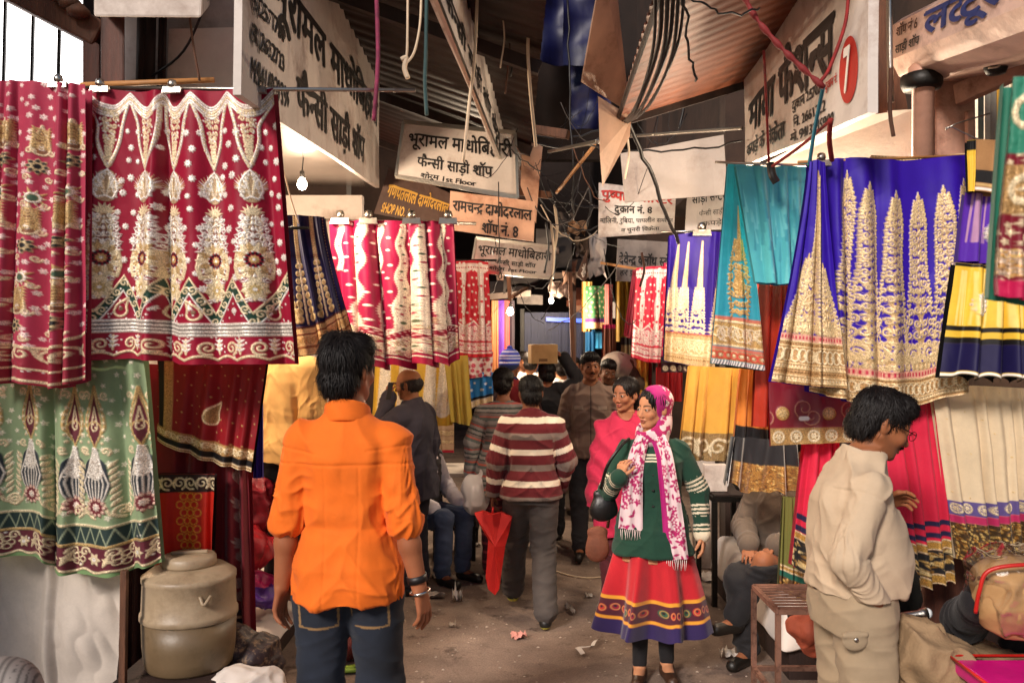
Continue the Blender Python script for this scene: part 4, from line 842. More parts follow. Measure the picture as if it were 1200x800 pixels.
def text_geo(s, bold=.022):
    """vertices and faces of a line of writing; joins half letters and puts the short i before its consonant"""
    if (s, bold) in TXT: return TXT[(s, bold)]
    out = []; i = 0; cur = ''; runs = []
    cons = lambda c: '\u0915' <= c <= '\u0939'
    while i < len(s):
        c = s[i]
        if cons(c):
            j = i; cl = []
            while j + 2 < len(s) and s[j + 1] == '\u094d' and cons(s[j + 2]): cl.append(s[j]); j += 2
            cl.append(s[j]); j += 1; marks = ''
            while j < len(s) and ('\u0901' <= s[j] <= '\u0903' or '\u093c' <= s[j] <= '\u094c'): marks += s[j]; j += 1
            pre = '\u093f' if '\u093f' in marks else ''; marks = marks.replace('\u093f', '')
            rak = len(cl) > 1 and cl[-1] == 'र'
            if rak: cl = cl[:-1]
            cur += pre
            for h in cl[:-1]: runs.append(('t', cur)); cur = ''; runs.append(('h', h))
            if rak: runs.append(('t', cur)); cur = ''; runs.append(('r', cl[-1] + marks))
            else: cur += cl[-1] + marks
            i = j
        else: cur += c; i += 1
    runs.append(('t', cur)); x = 0; VV = []; FF = []; n = 0
    for k, t in runs:
        if not t: continue
        if k == 'h': V, Fc = _half(t, bold, .80 if t in 'कफ' else .60)
        else: V, Fc = _run(t.rstrip(' '), bold)
        if len(V) == 0: x += .25; continue
        lead = len(t) - len(t.lstrip(' ')); tail = len(t) - len(t.rstrip(' '))
        if k == 'r':
            w = V[:, 0].max(); a = np.array([(w * .5, .14), (w * .56, .18), (w * .12, -.07), (w * .06, -.02)]); Fc = Fc + [tuple(len(V) + q for q in range(4))]; V = np.concatenate([V, a])
        x0 = min(0, V[:, 0].min()) if k == 't' else V[:, 0].min()
        wv = V[:, 0].max(); VV.append(V + [x - (x0 if k != 't' else 0), 0]); FF += [tuple(n + q for q in f) for f in Fc]; n += len(V)
        x += wv - (x0 if k != 't' else 0) - (.02 if k == 'h' or '\u0915' <= t[-1] <= '\u094d' else -.03) + tail * .25
    V = np.concatenate(VV); n0 = len(V); F0 = list(FF); V = np.concatenate([V + d for d in ((0, 0), (bold, .3 * bold), (-bold, -.3 * bold), (.3 * bold, bold), (-.3 * bold, -bold))]) if bold else V
    FF = [tuple(q + n0 * k for q in f) for k in range(len(V) // n0) for f in F0]; V[:, 0] -= V[:, 0].min(); lv = np.repeat(np.arange(len(V) // n0), n0) * .0004
    TXT[(s, bold)] = (V, FF); LVL[(s, bold)] = lv; return V, FF
def bil(q, u, v):
    a = np.asarray([list(p) for p in q], float); u = np.asarray(u)[..., None]; v = np.asarray(v)[..., None]
    return (a[0] * (1 - u) + a[1] * u) * (1 - v) + (a[3] * (1 - u) + a[2] * u) * v
def sign(name, label, quad, lines, board='board', t=.02, frame=None, parent=None, cat='sign', group='painted shop signs over the lane'):
    """quad = TL, TR, BR, BL; lines = (text, u0, u1, v0, v1, material[, bold])"""
    q = [Vector(p) for p in quad]; nn = (q[1] - q[0]).cross(q[3] - q[0]).normalized()
    if nn.dot(Vector((0, 0, CAM_Z)) - q[0]) > 0: nn = -nn     # nn points away from the lane's viewer
    c = sum(q, Vector()) / 4
    root = empty(name, c, label, cat, group)
    b = MB(); nx, ny = 8, 4; vs = []
    for j in range(ny + 1):
        for i in range(nx + 1):
            p = Vector(bil(q, i / nx, j / ny)); p += nn * .006 * math.sin(i * 1.1 + j * .7 + c.x * 9); vs.append(p)
    n = len(vs); fr = [(j * (nx + 1) + i, (j + 1) * (nx + 1) + i, (j + 1) * (nx + 1) + i + 1, j * (nx + 1) + i + 1) for j in range(ny) for i in range(nx)]
    b.add(vs + [p + nn * t for p in vs], fr + [tuple(n + k for k in reversed(f)) for f in fr] + [(k, k + 1, n + k + 1, n + k) for k in range(nx)] + [(ny * (nx + 1) + k + 1, ny * (nx + 1) + k, n + ny * (nx + 1) + k, n + ny * (nx + 1) + k + 1) for k in range(nx)] + [(j * (nx + 1), n + j * (nx + 1), n + (j + 1) * (nx + 1), (j + 1) * (nx + 1)) for j in range(ny)] + [(j * (nx + 1) + nx, (j + 1) * (nx + 1) + nx, n + (j + 1) * (nx + 1) + nx, n + j * (nx + 1) + nx) for j in range(ny)])
    b.build('board', M[board], root)
    if frame:
        f = MB(); k = .018
        for a, d in ((0, 1), (1, 2), (2, 3), (3, 0)): f.bar(q[a] - nn * .004, q[d] - nn * .004, k, .03)
        f.build('frame', M[frame], root)
    for ln in lines:
        s, u0, u1, v0, v1, mm = ln[:6]; V, FF = text_geo(s, ln[6] if len(ln) > 6 else .022)
        u = u0 + (u1 - u0) * V[:, 0] / V[:, 0].max(); lo, hi = V[:, 1].min(), V[:, 1].max(); v = v1 + (v0 - v1) * (V[:, 1] - lo) / (hi - lo)
        u = u + .006 * (vnoise(np.stack([V[:, 0] * 2.2, V[:, 1] * 3, V[:, 0] * 0 + v0 * 9], -1), 3) - .5) * 2; v = v + .05 * (v1 - v0) * (vnoise(np.stack([V[:, 0] * 1.4, V[:, 1] * 2, V[:, 0] * 0 + u0 * 9], -1), 5) - .5) * 2; W3 = bil(q, u, v); i = u * 8; j = v * 4
        W3 = W3 + np.array(nn) * (.006 * np.sin(i * 1.1 + j * .7 + c.x * 9) - .004 - LVL[(s, ln[6] if len(ln) > 6 else .022)])[:, None]
        mesh_obj('lettering', W3, FF, M[mm], root, False)
    return root
SIGN_A = [(-1.0, 3.15, 3.72), (-1.0, 6.45, 3.92), (-1.0, 6.45, 2.99), (-1.0, 3.15, 2.74)]
sign('shop_sign', 'long pale wall sign on the left with phone numbers and black writing', SIGN_A,
     [('भूरामल माधोबिहारी', .11, .98, .26, .62, 'ink', .03), ('(S)2577700', .03, .185, .56, .66, 'ink', .03), ('(R)2632723', .03, .185, .69, .79, 'ink', .03), ('M.9414039396', .03, .21, .82, .92, 'ink', .03), ('फैन्सी साड़ी शॉप', .25, .80, .66, .95, 'ink', .03)], 'board2', .03)
sign('shop_sign', 'pale sign with three black lines tilted above the brown sign with gold letters', [P(473, 143, 6.2), P(604, 156, 6.1), P(607, 232, 6.1), P(464, 207, 6.2)],
     [('भूरामल माधोबिहारी', .07, .97, .10, .48, 'ink'), ('फैन्सी साड़ी शॉप', .16, .80, .52, .80, 'ink'), ('शोरूम 1st Floor', .20, .66, .83, .97, 'ink')], 'board2', frame='steel')
sign('shop_sign', 'narrow hanging sign seen nearly end-on, in front of the tilted pale sign', [(-.30, 3.2, 3.80), (-.02, 6.9, 3.78), (-.03, 6.9, 3.14), (-.31, 3.2, 3.17)],
     [('भूरामल माधोबिहारी', .06, .97, .10, .56, 'ink', .03), ('फैन्सी साड़ी शॉप शोरूम', .10, .80, .68, .92, 'ink')], 'board', frame='steel')
sign('shop_sign', 'brown sign with raised gold letters half hidden by the pale one above it', [P(456, 196, 6.7), P(532, 228, 6.7), P(524, 266, 6.7), P(438, 250, 6.7)],
     [('गणपतलाल दामोदरलाल', .08, .97, .20, .62, 'goldp', .03), ('SHOP NO. 1', .08, .45, .72, .95, 'goldp', .02)], 'bboard')
sign('shop_sign', 'orange white sign with shop number 8 under the tilted pale sign', [P(528, 224, 6.0), P(627, 236, 5.9), P(625, 283, 5.9), P(525, 269, 6.0)],
     [('रामचन्द्र दामोदरलाल', .04, .97, .12, .52, 'ink'), ('शॉप नं. 8', .40, .82, .60, .97, 'ink')], 'oboard')
sign('shop_sign', 'farther grey white sign with steel edge above the lit bulb', [P(558, 279, 7.6), P(651, 290, 7.5), P(648, 326, 7.5), P(552, 317, 7.6)],
     [('भूरामल माधोबिहारी', .05, .96, .10, .55, 'ink'), ('फैन्सी साड़ी शॉप', .28, .78, .55, .76, 'ink'), ('शोरूम 1st Floor', .22, .80, .78, .95, 'ink')], 'gboard' if 0 else 'board2', frame='steel')
G = [(1.36, 5.0, 3.36), (1.36, 3.25, 3.52), (1.36, 3.25, 2.70), (1.36, 5.0, 2.86)]
rg = sign('shop_sign', 'long white sign on the right with a white 7 in a red oval', G,
     [('माया फैशन्स', .05, .80, .20, .68, 'ink', .035), ('कपड़े के विक्रेता', .03, .44, .74, .95, 'ink', .02), ('दुकान 257021', .50, .72, .68, .78, 'ink'), ('नि. 2661322', .50, .74, .79, .88, 'ink'), ('मो. 9413235900', .48, .80, .89, .98, 'ink'), ('दुकान नं.', .74, .82, .70, .78, 'red')], 'board', .04)
b = MB(); o = []; 
for k in range(28): a = 6.283 * k / 28; o.append(bil(G, .895 + .055 * math.cos(a), .74 + .17 * math.sin(a)) + np.array([-.007, 0, 0]))
mesh_obj('number_roundel', o, [tuple(range(28))], M['red'], rg, False)
V, FF = text_geo('7', .03); u = .875 + .04 * V[:, 0] / V[:, 0].max(); v = .86 - .24 * (V[:, 1] - V[:, 1].min()) / np.ptp(V[:, 1])
mesh_obj('numeral', bil(G, u, v) + np.stack([-.013 - LVL[('7', .03)], u * 0, u * 0], 1), FF, M['whitei'], rg, False)
sign('shop_sign', 'white sign with red heading and shop number 8 behind the blank sheet', [P(702, 214, 6.5), P(792, 226, 6.5), P(790, 272, 6.5), P(701, 278, 6.5)],
     [('पुष्पा पॉलीस्टर', .03, .97, .06, .36, 'red', .035), ('दुकान नं. 8', .20, .70, .36, .60, 'ink', .03), ('मालिनी, रुबिया, पापलीन समोटन', .02, .98, .62, .78, 'ink', .01), ('व चुनरी विक्रेता', .30, .80, .82, .96, 'ink', .01)], 'board')
sign('blank_sheet', 'blank off-white sheet hung above the white sign with red heading', [P(727, 180, 6.1), P(848, 158, 6.0), P(853, 228, 6.0), P(732, 237, 6.1)], [], 'dull', cat='sheet', group=None)
sign('shop_sign', 'small slanting white sign with scribbled black lines beside the blank sheet', [P(806, 222, 6.3), P(853, 211, 6.3), P(853, 270, 6.3), P(803, 273, 6.3)],
     [('साड़ी सेन्टर', .12, .95, .10, .42, 'ink', .015), ('फैन्सी साड़ी', .30, .9, .52, .68, 'ink', 0), ('कपड़े', .4, .85, .74, .90, 'ink', 0)], 'board2')
sign('shop_sign', 'far grey cloth sign with black heading over the coral dotted skirt', [P(724, 280, 9.), P(792, 284, 9.), P(789, 332, 9.), P(722, 329, 9.)],
     [('देवेन्द्र क्लॉथ स्टोर', .03, .98, .30, .62, 'ink', .03), ('हर प्रकार के कपड़े', .06, .95, .68, .90, 'ink', .01)], 'gboard')
# cylinder-ended roll box with blue writing
bx = empty('shop_sign', P(1120, 50, 3.3), 'rounded pink shutter box at upper right with blue writing', 'sign', 'painted shop signs over the lane')
A0, A1 = Vector((1.90, 3.85, 3.13)), Vector((1.90, 2.5, 2.93)); d = (A1 - A0).normalized(); sx = d.cross(Vector((0, 0, 1))).normalized(); upv = sx.cross(d)
prof = [(-.15, .15), (-.19, .12), (-.19, -.03), (-.15, -.10), (-.05, -.14), (.10, -.14), (.17, -.1), (.17, .15)]
sg = 1 if sx.x > 0 else -1
vs = [A0 + sx * sg * a + upv * c for a, c in prof] + [A1 + sx * sg * a + upv * c for a, c in prof]; n = len(prof)
mesh_obj('shutter_box', vs, [tuple(range(n))] + [tuple(range(2 * n - 1, n - 1, -1))] + [(k, (k + 1) % n, n + (k + 1) % n, n + k) for k in range(n)], mat('pink_tin', hx('#e2c0b0'), .35, .1, .2, dirt=hx('#7a5244'), dscale=4), bx, False)
f = lambda t, a, c: A0 + (A1 - A0) * t + sx * sg * (a) + upv * c
Q1 = [f(.02, -.195, .115), f(1, -.195, .115), f(1, -.195, -.03), f(.02, -.195, -.03)]
for s, u0, u1, v0, v1, mm, bo in (('शॉप नं 6', .02, .17, .02, .40, 'brope', .02), ('साड़ी शॉप', .02, .19, .55, .97, 'ink', .02), ('लट्टूरमल', .21, .92, .06, .98, 'blue', .03)):
    V, FF = text_geo(s, bo); u = u0 + (u1 - u0) * V[:, 0] / V[:, 0].max(); v = v1 + (v0 - v1) * (V[:, 1] - V[:, 1].min()) / np.ptp(V[:, 1])
    mesh_obj('lettering', bil(Q1, u, v) - np.stack([LVL[(s, bo)], u * 0, u * 0], 1), FF, M[mm], bx, False)
# ---- awnings, girders, tarpaulins
def corrugated(mb, q, n, amp, t=.004, steps=8):
    a = [Vector(p) for p in q]; vs = []
    for i in range(n * 4 + 1):
        u = i / (n * 4)
        for j in range(steps + 1):
            p = Vector(bil(a, u, j / steps)); p.z += amp * math.sin(u * n * 6.283); vs.append(p)
    k = steps + 1; N0 = len(vs); fr = [(i * k + j, i * k + j + 1, (i + 1) * k + j + 1, (i + 1) * k + j) for i in range(n * 4) for j in range(steps)]
    mb.add(vs + [p + Vector((0, 0, t)) for p in vs], fr + [tuple(N0 + x for x in reversed(g)) for g in fr])
aw = empty('awning', (-1, 6, 3.5), 'dark maroon corrugated awning over the left side of the lane', 'awning')
b = MB(); corrugated(b, [(-2.2, 3.9, 4.2), (-2.2, 9, 4.2), (.14, 9, 3.30), (.16, 3.7, 3.42)][::1], 34, .018); b.build('roof_sheet', mat('maroon_tin', hx('#260f0a'), .5, .1, .35, dirt=hx('#24110e'), dscale=2), aw, True)
for y in (4.6, 6.6, 8.6): b = MB(); b.bar((-2.2, y, 4.15), (.15, y, 3.3), .05, .07); b.build('rafter', M['dwood'], aw)
aw = empty('awning', (1, 4, 3.3), 'orange brown corrugated awning over the right side of the lane, sagging towards the middle', 'awning')
b = MB(); corrugated(b, [(.52, 3.0, 3.12), (.58, 4.75, 3.06), (1.5, 5.1, 3.42), (1.5, 3.0, 3.62)], 20, .010); b.build('roof_sheet', mat('orange_tin', hx('#83492f'), .55, .05, .4, scale=3, dirt=hx('#3e2015'), dscale=2.5, stretch=(1, 4, 1)), aw, True)
b = MB(); b.bar((.56, 4.76, 3.04), (1.5, 5.12, 3.40), .04, .05); b.tube(smooth_line([(.54, 3.0, 3.1), (.56, 3.9, 3.07), (.58, 4.75, 3.04)]), .012); b.build('edge_beam', M['dwood'], aw)
def bent_sheet(name, label, pts, m, t=.006, cat='sheet', group=None):
    b = MB(); n = len(pts); q = [Vector(p) for p in pts]; nn = Vector((.05, 1, .12)).normalized() * t
    b.add(q + [p + nn for p in q], [tuple(range(n)), tuple(range(2 * n - 1, n - 1, -1))] + [(k, n + k, n + (k + 1) % n, (k + 1) % n) for k in range(n)]); return tag(b.build(name, m), label, cat, group)
WT = mat('dirty_tin', hx('#d6b7a0'), .5, 0, .2, scale=4, dirt=hx('#94705a'), dscale=3, trans=.45)
b = MB(); b.slab([P(720, -40, 4.1), P(738, 132, 4.7), P(682, 96, 4.3), P(706, -40, 3.9)], .006); tag(b.build('tin_flap', WT), 'bent tin flap with pale edge hanging from the orange awning', 'sheet')
bent_sheet('tin_flap', 'lower folded tin flap tapering to a point beside the lane', [P(701, 113, 4.5), P(740, 137, 4.7), P(738, 160, 4.7), P(706, 219, 4.6), P(703, 180, 4.5)], WT)
bent_sheet('orange_flap', 'plain orange sheet hanging behind the end-on sign', [P(612, 160, 7.0), P(636, 172, 7.0), P(632, 212, 7.0), P(628, 262, 7.), P(610, 218, 7.)], M['oboard'])
for i, (x0, x1, y0, y1, Y, nm) in enumerate(((660, 722, -40, 78, 11.5, 'upper'), (668, 716, 74, 152, 11.8, 'lower'), (612, 664, -40, 74, 12.0, 'third'))):
    n = 9; V = []; 
    for j in range(n):
        for k in range(n):
            p = P(x0 + (x1 - x0) * k / 8, y0 + (y1 - y0) * j / 8, Y); p.y += .05 * math.sin(k * .9 + i) + .08 * math.sin(j * 1.3 + k * .5); V.append(p)
    o = mesh_obj('tarpaulin', V + [p + Vector((0, .03, 0)) for p in V], [(j * n + k, (j + 1) * n + k, (j + 1) * n + k + 1, j * n + k + 1) for j in range(8) for k in range(8)] + [tuple(81 + q for q in (j * n + k, j * n + k + 1, (j + 1) * n + k + 1, (j + 1) * n + k)) for j in range(8) for k in range(8)], M['tarp'])
    tag(o, ('deep blue tarpaulin at the top of the frame right of the end-on sign', 'deep blue tarpaulin hanging lowest, left of the lower tin flap', 'deep blue tarpaulin close behind the white end-on sign')[i], 'tarpaulin', 'blue tarpaulins over the lane')
ca = empty('canopy', P(640, 330, 8.6), 'dark grey tarpaulin canopy on poles over the middle of the lane', 'canopy')
b = MB(); vs = []
for j in range(7):
    for k in range(9):
        p = P(590 + 80 * k / 8, 345 - 30 * (k / 8) - 6 * j, 8.6 + j * .22); p.z += .04 * math.sin(k * 1.3 + j); vs.append(p)
b.add(vs + [p + Vector((0, 0, .03)) for p in vs], [(j * 9 + k, (j + 1) * 9 + k, (j + 1) * 9 + k + 1, j * 9 + k + 1) for j in range(6) for k in range(8)] + [tuple(63 + q for q in (j * 9 + k, j * 9 + k + 1, (j + 1) * 9 + k + 1, (j + 1) * 9 + k)) for j in range(6) for k in range(8)]); b.build('tarpaulin_sheet', M['dtarp'], ca, True)
b = MB(); b.bar(P(594, 293, 8.4), P(598, 352, 8.6), .04); b.bar(P(600, 348, 8.5), P(640, 322, 9.3), .03); b.bar(P(668, 320, 8.6), P(672, 430, 8.6), .04); b.build('pole', M['wood'], ca)
st = empty('stall', P(640, 420, 11), 'dark blue shuttered stall under a blue tube light at the middle of the lane', 'stall')
b = MB(); b.slab([P(612, 366, 11.), P(684, 366, 11.), P(684, 470, 11.), P(612, 470, 11.)], .04)
for x in range(616, 684, 8): b.bar(P(x, 366, 10.98), P(x, 470, 10.98), .03)
b.build('shutter', mat('blue_shutter', hx('#141c3c'), .5, .2, .35, stretch=(1, 1, 6)), st)
b = MB(); b.bar(P(640, 374, 10.9), P(690, 376, 10.9), .07, .05); b.build('signboard', mat('blue_sign_light', hx('#3a5ae0'), .4, emit=1.2, bump=0), st)
for x in (612, 686): b = MB(); b.bar(P(x, 362, 10.95), P(x, 480, 10.95), .05); b.build('post', M['iron'], st)
tr = empty('girder', P(530, 120, 7.), 'wooden lattice girder across the left of the lane', 'girder')
b = MB(); A = [P(472, 94, 7), P(592, 140, 7)]; B = [P(470, 125, 7), P(590, 158, 7)]
b.bar(A[0], A[1], .06, .06); b.bar(B[0], B[1], .06, .06)
for k in range(8):
    t = k / 8; b.bar(Vector(A[0]).lerp(A[1], t), Vector(B[0]).lerp(B[1], min(1, t + (.125 if k % 2 else .0))), .03); b.bar(Vector(A[0]).lerp(A[1], min(1, t + .1)), Vector(B[0]).lerp(B[1], t), .03)
b.build('lattice', mat('orange_wood', hx('#9c5f3c'), .7, var=.35, stretch=(3, 1, 1)), tr)
def beam(name, label, a, c, w, m='wood', h=None, cat='beam', group='beams and poles over the lane'):
    b = MB(); b.bar(a, c, w, h); return tag(b.build(name, M[m], bevel=.004), label, cat, group)
beam('timber_beam', 'short wooden beam end jutting out beside the end-on sign', P(560, 142, 7.2), P(666, 158, 6.8), .07)
beam('timber_beam', 'short wooden beam end below the orange sheet', P(580, 222, 7.4), P(645, 229, 7.), .06)
beam('metal_pole', 'thin grey pole slanting up to the tin flap', P(643, 178, 7), P(700, 166, 5.2), .025, 'steel'); beam('metal_pole', 'thin pale pole slanting steeply below the tin flap', P(652, 226, 7), P(697, 170, 5.6), .02, 'lwood')
beam('metal_pole', 'thin horizontal pole above the blank sheet', P(735, 160, 5.8), P(870, 150, 5.2), .02, 'steel')
beam('timber_pole', 'thin pole across the far right stalls holding the coral dotted skirt', P(704, 308, 8.4), P(765, 318, 8.1), .025, 'lwood')
beam('timber_pole', 'tall dark pole at the right of the far stalls', P(768, 380, 8.2), P(766, 520, 8.2), .05, 'dwood'); beam('timber_pole', 'tall dark pole below the small tricolour board', P(672, 330, 9.5), P(672, 450, 9.5), .06, 'dwood')
# upper left corner: barred bright window, lintel, post, white box
wi = empty('window', P(40, 40, 3.9), 'bright barred window at the upper left under a carved wooden lintel', 'window')
b = MB(); b.hexa([P(-60, 110, 4.1), P(97, 110, 4.1), P(97, 110, 4.12), P(-60, 110, 4.12), P(-60, -40, 4.1), P(97, -40, 4.1), P(97, -40, 4.12), P(-60, -40, 4.12)]); b.build('pane', mat('daylit_pane', (1, .96, .93), .6, emit=2.6, bump=0, var=.02), wi)
b = MB()
for x in (4, 37, 68): b.bar(P(x, 105, 3.95), P(x + 3, -20, 3.95), .012)
b.build('bars', M['iron'], wi)
b = MB(); b.bar(P(-10, -25, 3.85), P(122, 44, 3.85), .12, .12); b.build('lintel', M['wood'], wi, bevel=.012)
b = MB()
for k, (x, y) in enumerate(((70, -5), (82, 3), (92, 13))): b.lathe(P(x, y, 3.75), [(.01, -.03), (.045, -.02), (.05, .0), (.02, .03), (.004, .04)], 10)
b.build('carving', M['wood'], wi, True)
b = MB(); b.hexa([P(118, 110, 3.7), P(146, 110, 3.7), P(146, 110, 3.9), P(118, 110, 3.9), P(118, 10, 3.7), P(146, 16, 3.7), P(146, 16, 3.9), P(118, 10, 3.9)]); b.hexa([P(97, 110, 3.8), P(117, 110, 3.8), P(117, 110, 3.9), P(97, 110, 3.9), P(97, 42, 3.8), P(117, 52, 3.8), P(117, 52, 3.9), P(97, 42, 3.9)]); b.build('post', M['post'], wi, bevel=.01)
b = MB(); b.hexa([P(110, 20, 3.3), P(236, 21, 3.3), P(246, 8, 4.2), P(128, 8, 4.2), P(110, -60, 3.3), P(240, -60, 3.3), P(246, -60, 4.2), P(128, -60, 4.2)]); tag(b.build('shutter_box', M['whitep'], bevel=.01), 'white box with a corroded corner under the top edge, right of the wooden lintel', 'box')
b = MB(); b.hexa([P(146, 115, 4.2), P(300, 115, 4.2), P(300, 115, 4.3), P(146, 115, 4.3), P(146, -60, 4.2), P(300, -60, 4.2), P(300, -60, 4.3), P(146, -60, 4.3)]); tag(b.build('end_wall', mat('grey_wall', hx('#a89a94'), .85, var=.25, bump=.3, bscale=20, dirt=hx('#5a4a46'), dscale=3)), 'grey and white plastered end wall behind the bamboo pole', 'wall')
b = MB(); b.hexa([P(195, 115, 4.12), P(283, 115, 4.12), P(283, 115, 4.19), P(195, 115, 4.19), P(198, 34, 4.12), P(283, 32, 4.12), P(283, 32, 4.19), P(198, 34, 4.19)]); tag(b.build('white_boarding', M['whitep']), 'clean white boarding fixed to the grey end wall', 'panel')
b = MB()
for x in (166, 174, 187, 191): b.tube([P(x, 110, 4.1), P(x + 2, 15, 4.1)], .012 if x > 180 else .03, 8)
tag(b.build('drain_pipe', M['dwood'], smooth=True), 'dark pipes running up the grey end wall', 'pipe')
# rails and clips
def rail(label, a, c, r, m, cat='rail'):
    b = MB(); b.tube([a, c], r, 10); return tag(b.build('hanging_rail', M[m], smooth=True), label, cat, 'rails the garments hang from')
rail('bamboo pole above the maroon lehenga', P(95, 100, 3.45), P(251, 94, 3.5), .012, 'lwood'); rail('steel pipe running from the maroon lehenga across the long wall sign', P(90, 103, 3.42), P(487, 106, 3.44), .0085, 'steel')
rail('steel rail above the deep pleated magenta skirt', P(378, 258, 5.63), P(558, 262, 5.63), .010, 'steel'); rail('iron rod with a cross piece in front of the navy skirt', P(300, 268, 4.4), P(362, 267, 4.4), .008, 'iron')
rail('thin steel rod above the turquoise cloths', P(838, 190, 4.05), P(950, 194, 4.0), .006, 'steel'); rail('pale rod above the violet lehenga', P(935, 190, 3.6), P(1140, 182, 3.66), .006, 'lwood'); rail('thin rail at the small violet skirt', P(775, 272, 5.85), P(856, 270, 5.85), .008, 'steel')
rail('slim rail holding the small red and white dotted skirt', P(520, 305, 7.32), P(582, 305, 7.32), .01, 'iron')
def clip(x, y, Y):
    root = empty('clothes_clip', P(x, y, Y), 'steel bulldog clip gripping a hung garment on its rail', 'clip', 'steel clips on the rails'); k = Y / 1000
    b = MB(); p = P(x, y, Y - .012); b.hexa([p + Vector((-11 * k, 0, -4 * k)), p + Vector((11 * k, 0, -4 * k)), p + Vector((11 * k, .03, -4 * k)), p + Vector((-11 * k, .03, -4 * k)), p + Vector((-10 * k, .006, 3 * k)), p + Vector((10 * k, .006, 3 * k)), p + Vector((10 * k, .024, 3 * k)), p + Vector((-10 * k, .024, 3 * k))]); b.build('jaw', M['steel'], root)
    b = MB(); b.lathe(p + Vector((0, .015, 3 * k)), [(4.5 * k, 0), (5.5 * k, 3 * k), (4 * k, 8 * k), (1 * k, 9 * k)], 10); b.build('handle', M['steel'], root, True)
for x, y, Y in ((66, 98, 3.3), (115, 103, 3.38), (200, 104, 3.38), (300, 104, 3.38), (398, 258, 5.56), (431, 258, 5.56), (482, 258, 5.56), (525, 258, 5.56), (964, 190, 3.55), (823, 272, 5.75)): clip(x, y, Y)
# lit bulbs, plus added ones that only brighten dark spots
LAMPS = []
def bulb(label, p, power, r=.03, col=(1, .78, .55)):
    root = empty('light_bulb', p, label, 'bulb')
    b = MB(); b.lathe(Vector(p), [(.004, -r * 1.15), (r * .6, -r), (r, -.2 * r), (r * .9, .5 * r), (r * .45, 1.3 * r)], 16); b.build('glass', mat('lit_glass', (1, .85, .65), .4, emit=30, bump=0, var=.02), root, True)
    b = MB(); b.lathe(Vector(p) + Vector((0, 0, 1.3 * r)), [(r * .5, 0), (r * .5, 1.2 * r), (r * .25, 1.5 * r)], 12); b.tube([Vector(p) + Vector((0, 0, 2.6 * r)), Vector(p) + Vector((.01, .02, 8 * r))], .004); b.build('socket', M['iron'], root, True)
    l = bpy.data.lights.new('bulb_light', 'POINT'); l.energy = power; l.color = col; l.shadow_soft_size = .05
    lo = bpy.data.objects.new('bulb_light', l); COL.objects.link(lo); lo.location = Vector(p) - Vector((0, .02, 2.2 * r)); LAMPS.append(lo)
bulb('added bulb hidden behind the maroon lehenga to brighten the left shop', Vector((-1.95, 4.5, 2.45)), 50); bulb('lit bulb under the tin ceiling at the lower edge of the long wall sign', P(354, 216, 5.2), 48); bulb('lit bulb hanging in the dim stall of coloured stoles', P(598, 365, 9.), 80, .034)  # first bulb is added, out of sight, to brighten the shopkeeper in yellow
bulb('lit bulb far down the lane left of the green bordered cloth', P(667, 381, 12.5), 120, .05); bulb('added bulb hidden inside the right hand shop behind the white panel', Vector((1.75, 4.6, 2.55)), 45)  # second bulb is an added one, kept out of sight
bulb('added bulb hidden behind the faded turquoise cloths', Vector((1.44, 4.95, 2.6)), 32); bulb('added bulb brightening the far left awning beside the grey white sign', Vector((-.75, 8.2, 2.75)), 60)  # both bulbs are added for local glow and kept hidden
bulb('added bulb hidden behind the small violet skirt to brighten the far right stalls', Vector((1.52, 7.0, 2.3)), 30); bulb('added bulb under the dark grey canopy to brighten the blue shuttered stall', P(646, 352, 9.9), 45, .03)  # both bulbs are added fill for the far stalls and the shutter
# bright shop window with folded goods at the right edge
sw = empty('shop_window', P(1175, 120, 4.), 'bright shop opening at the right edge with upright folded fabrics', 'window')
b = MB(); b.hexa([P(1140, 175, 4.2), P(1260, 175, 4.2), P(1260, 175, 4.25), P(1140, 175, 4.25), P(1140, 60, 4.2), P(1260, 30, 4.2), P(1260, 30, 4.25), P(1140, 60, 4.25)]); b.build('back_panel', mat('lit_panel', hx('#f0dcc0'), .7, emit=.7, bump=0, var=.1), sw)
for i, (x, c) in enumerate(((1146, '#6f7a70'), (1154, '#b8b0a0'), (1161, '#8c8478'), (1168, '#d9a028'), (1176, '#f0e0c8'), (1184, '#c8b890'), (1192, '#c83a2a'), (1200, '#e0cdb0'))):
    b = MB(); b.hexa([P(x, 172, 4.05), P(x + 7, 172, 4.05), P(x + 7, 172, 4.15), P(x, 172, 4.15), P(x, 104 - (x - 1146) * .5, 4.05), P(x + 7, 100 - (x - 1146) * .5, 4.05), P(x + 7, 100 - (x - 1146) * .5, 4.15), P(x, 104 - (x - 1146) * .5, 4.15)]); b.build('fabric_bolt', mat('bolt_%d' % i, hx(c), .7), sw, bevel=.004)
cn = empty('fan_motor', P(1167, 78, 3.4), 'dark round fan motor on the beam above the bright shop opening', 'fan')
b = MB(); b.lathe(P(1167, 88, 3.4), [(.01, 0), (.035, .005), (.045, .03), (.045, .06), (.02, .08)], 16); b.build('housing', M['iron'], cn, True)
b = MB(); b.tube(smooth_line([P(1158, 80, 3.38), P(1170, 78, 3.36), P(1180, 68, 3.38)]), .004); b.build('cable', M['wcable'], cn, True)
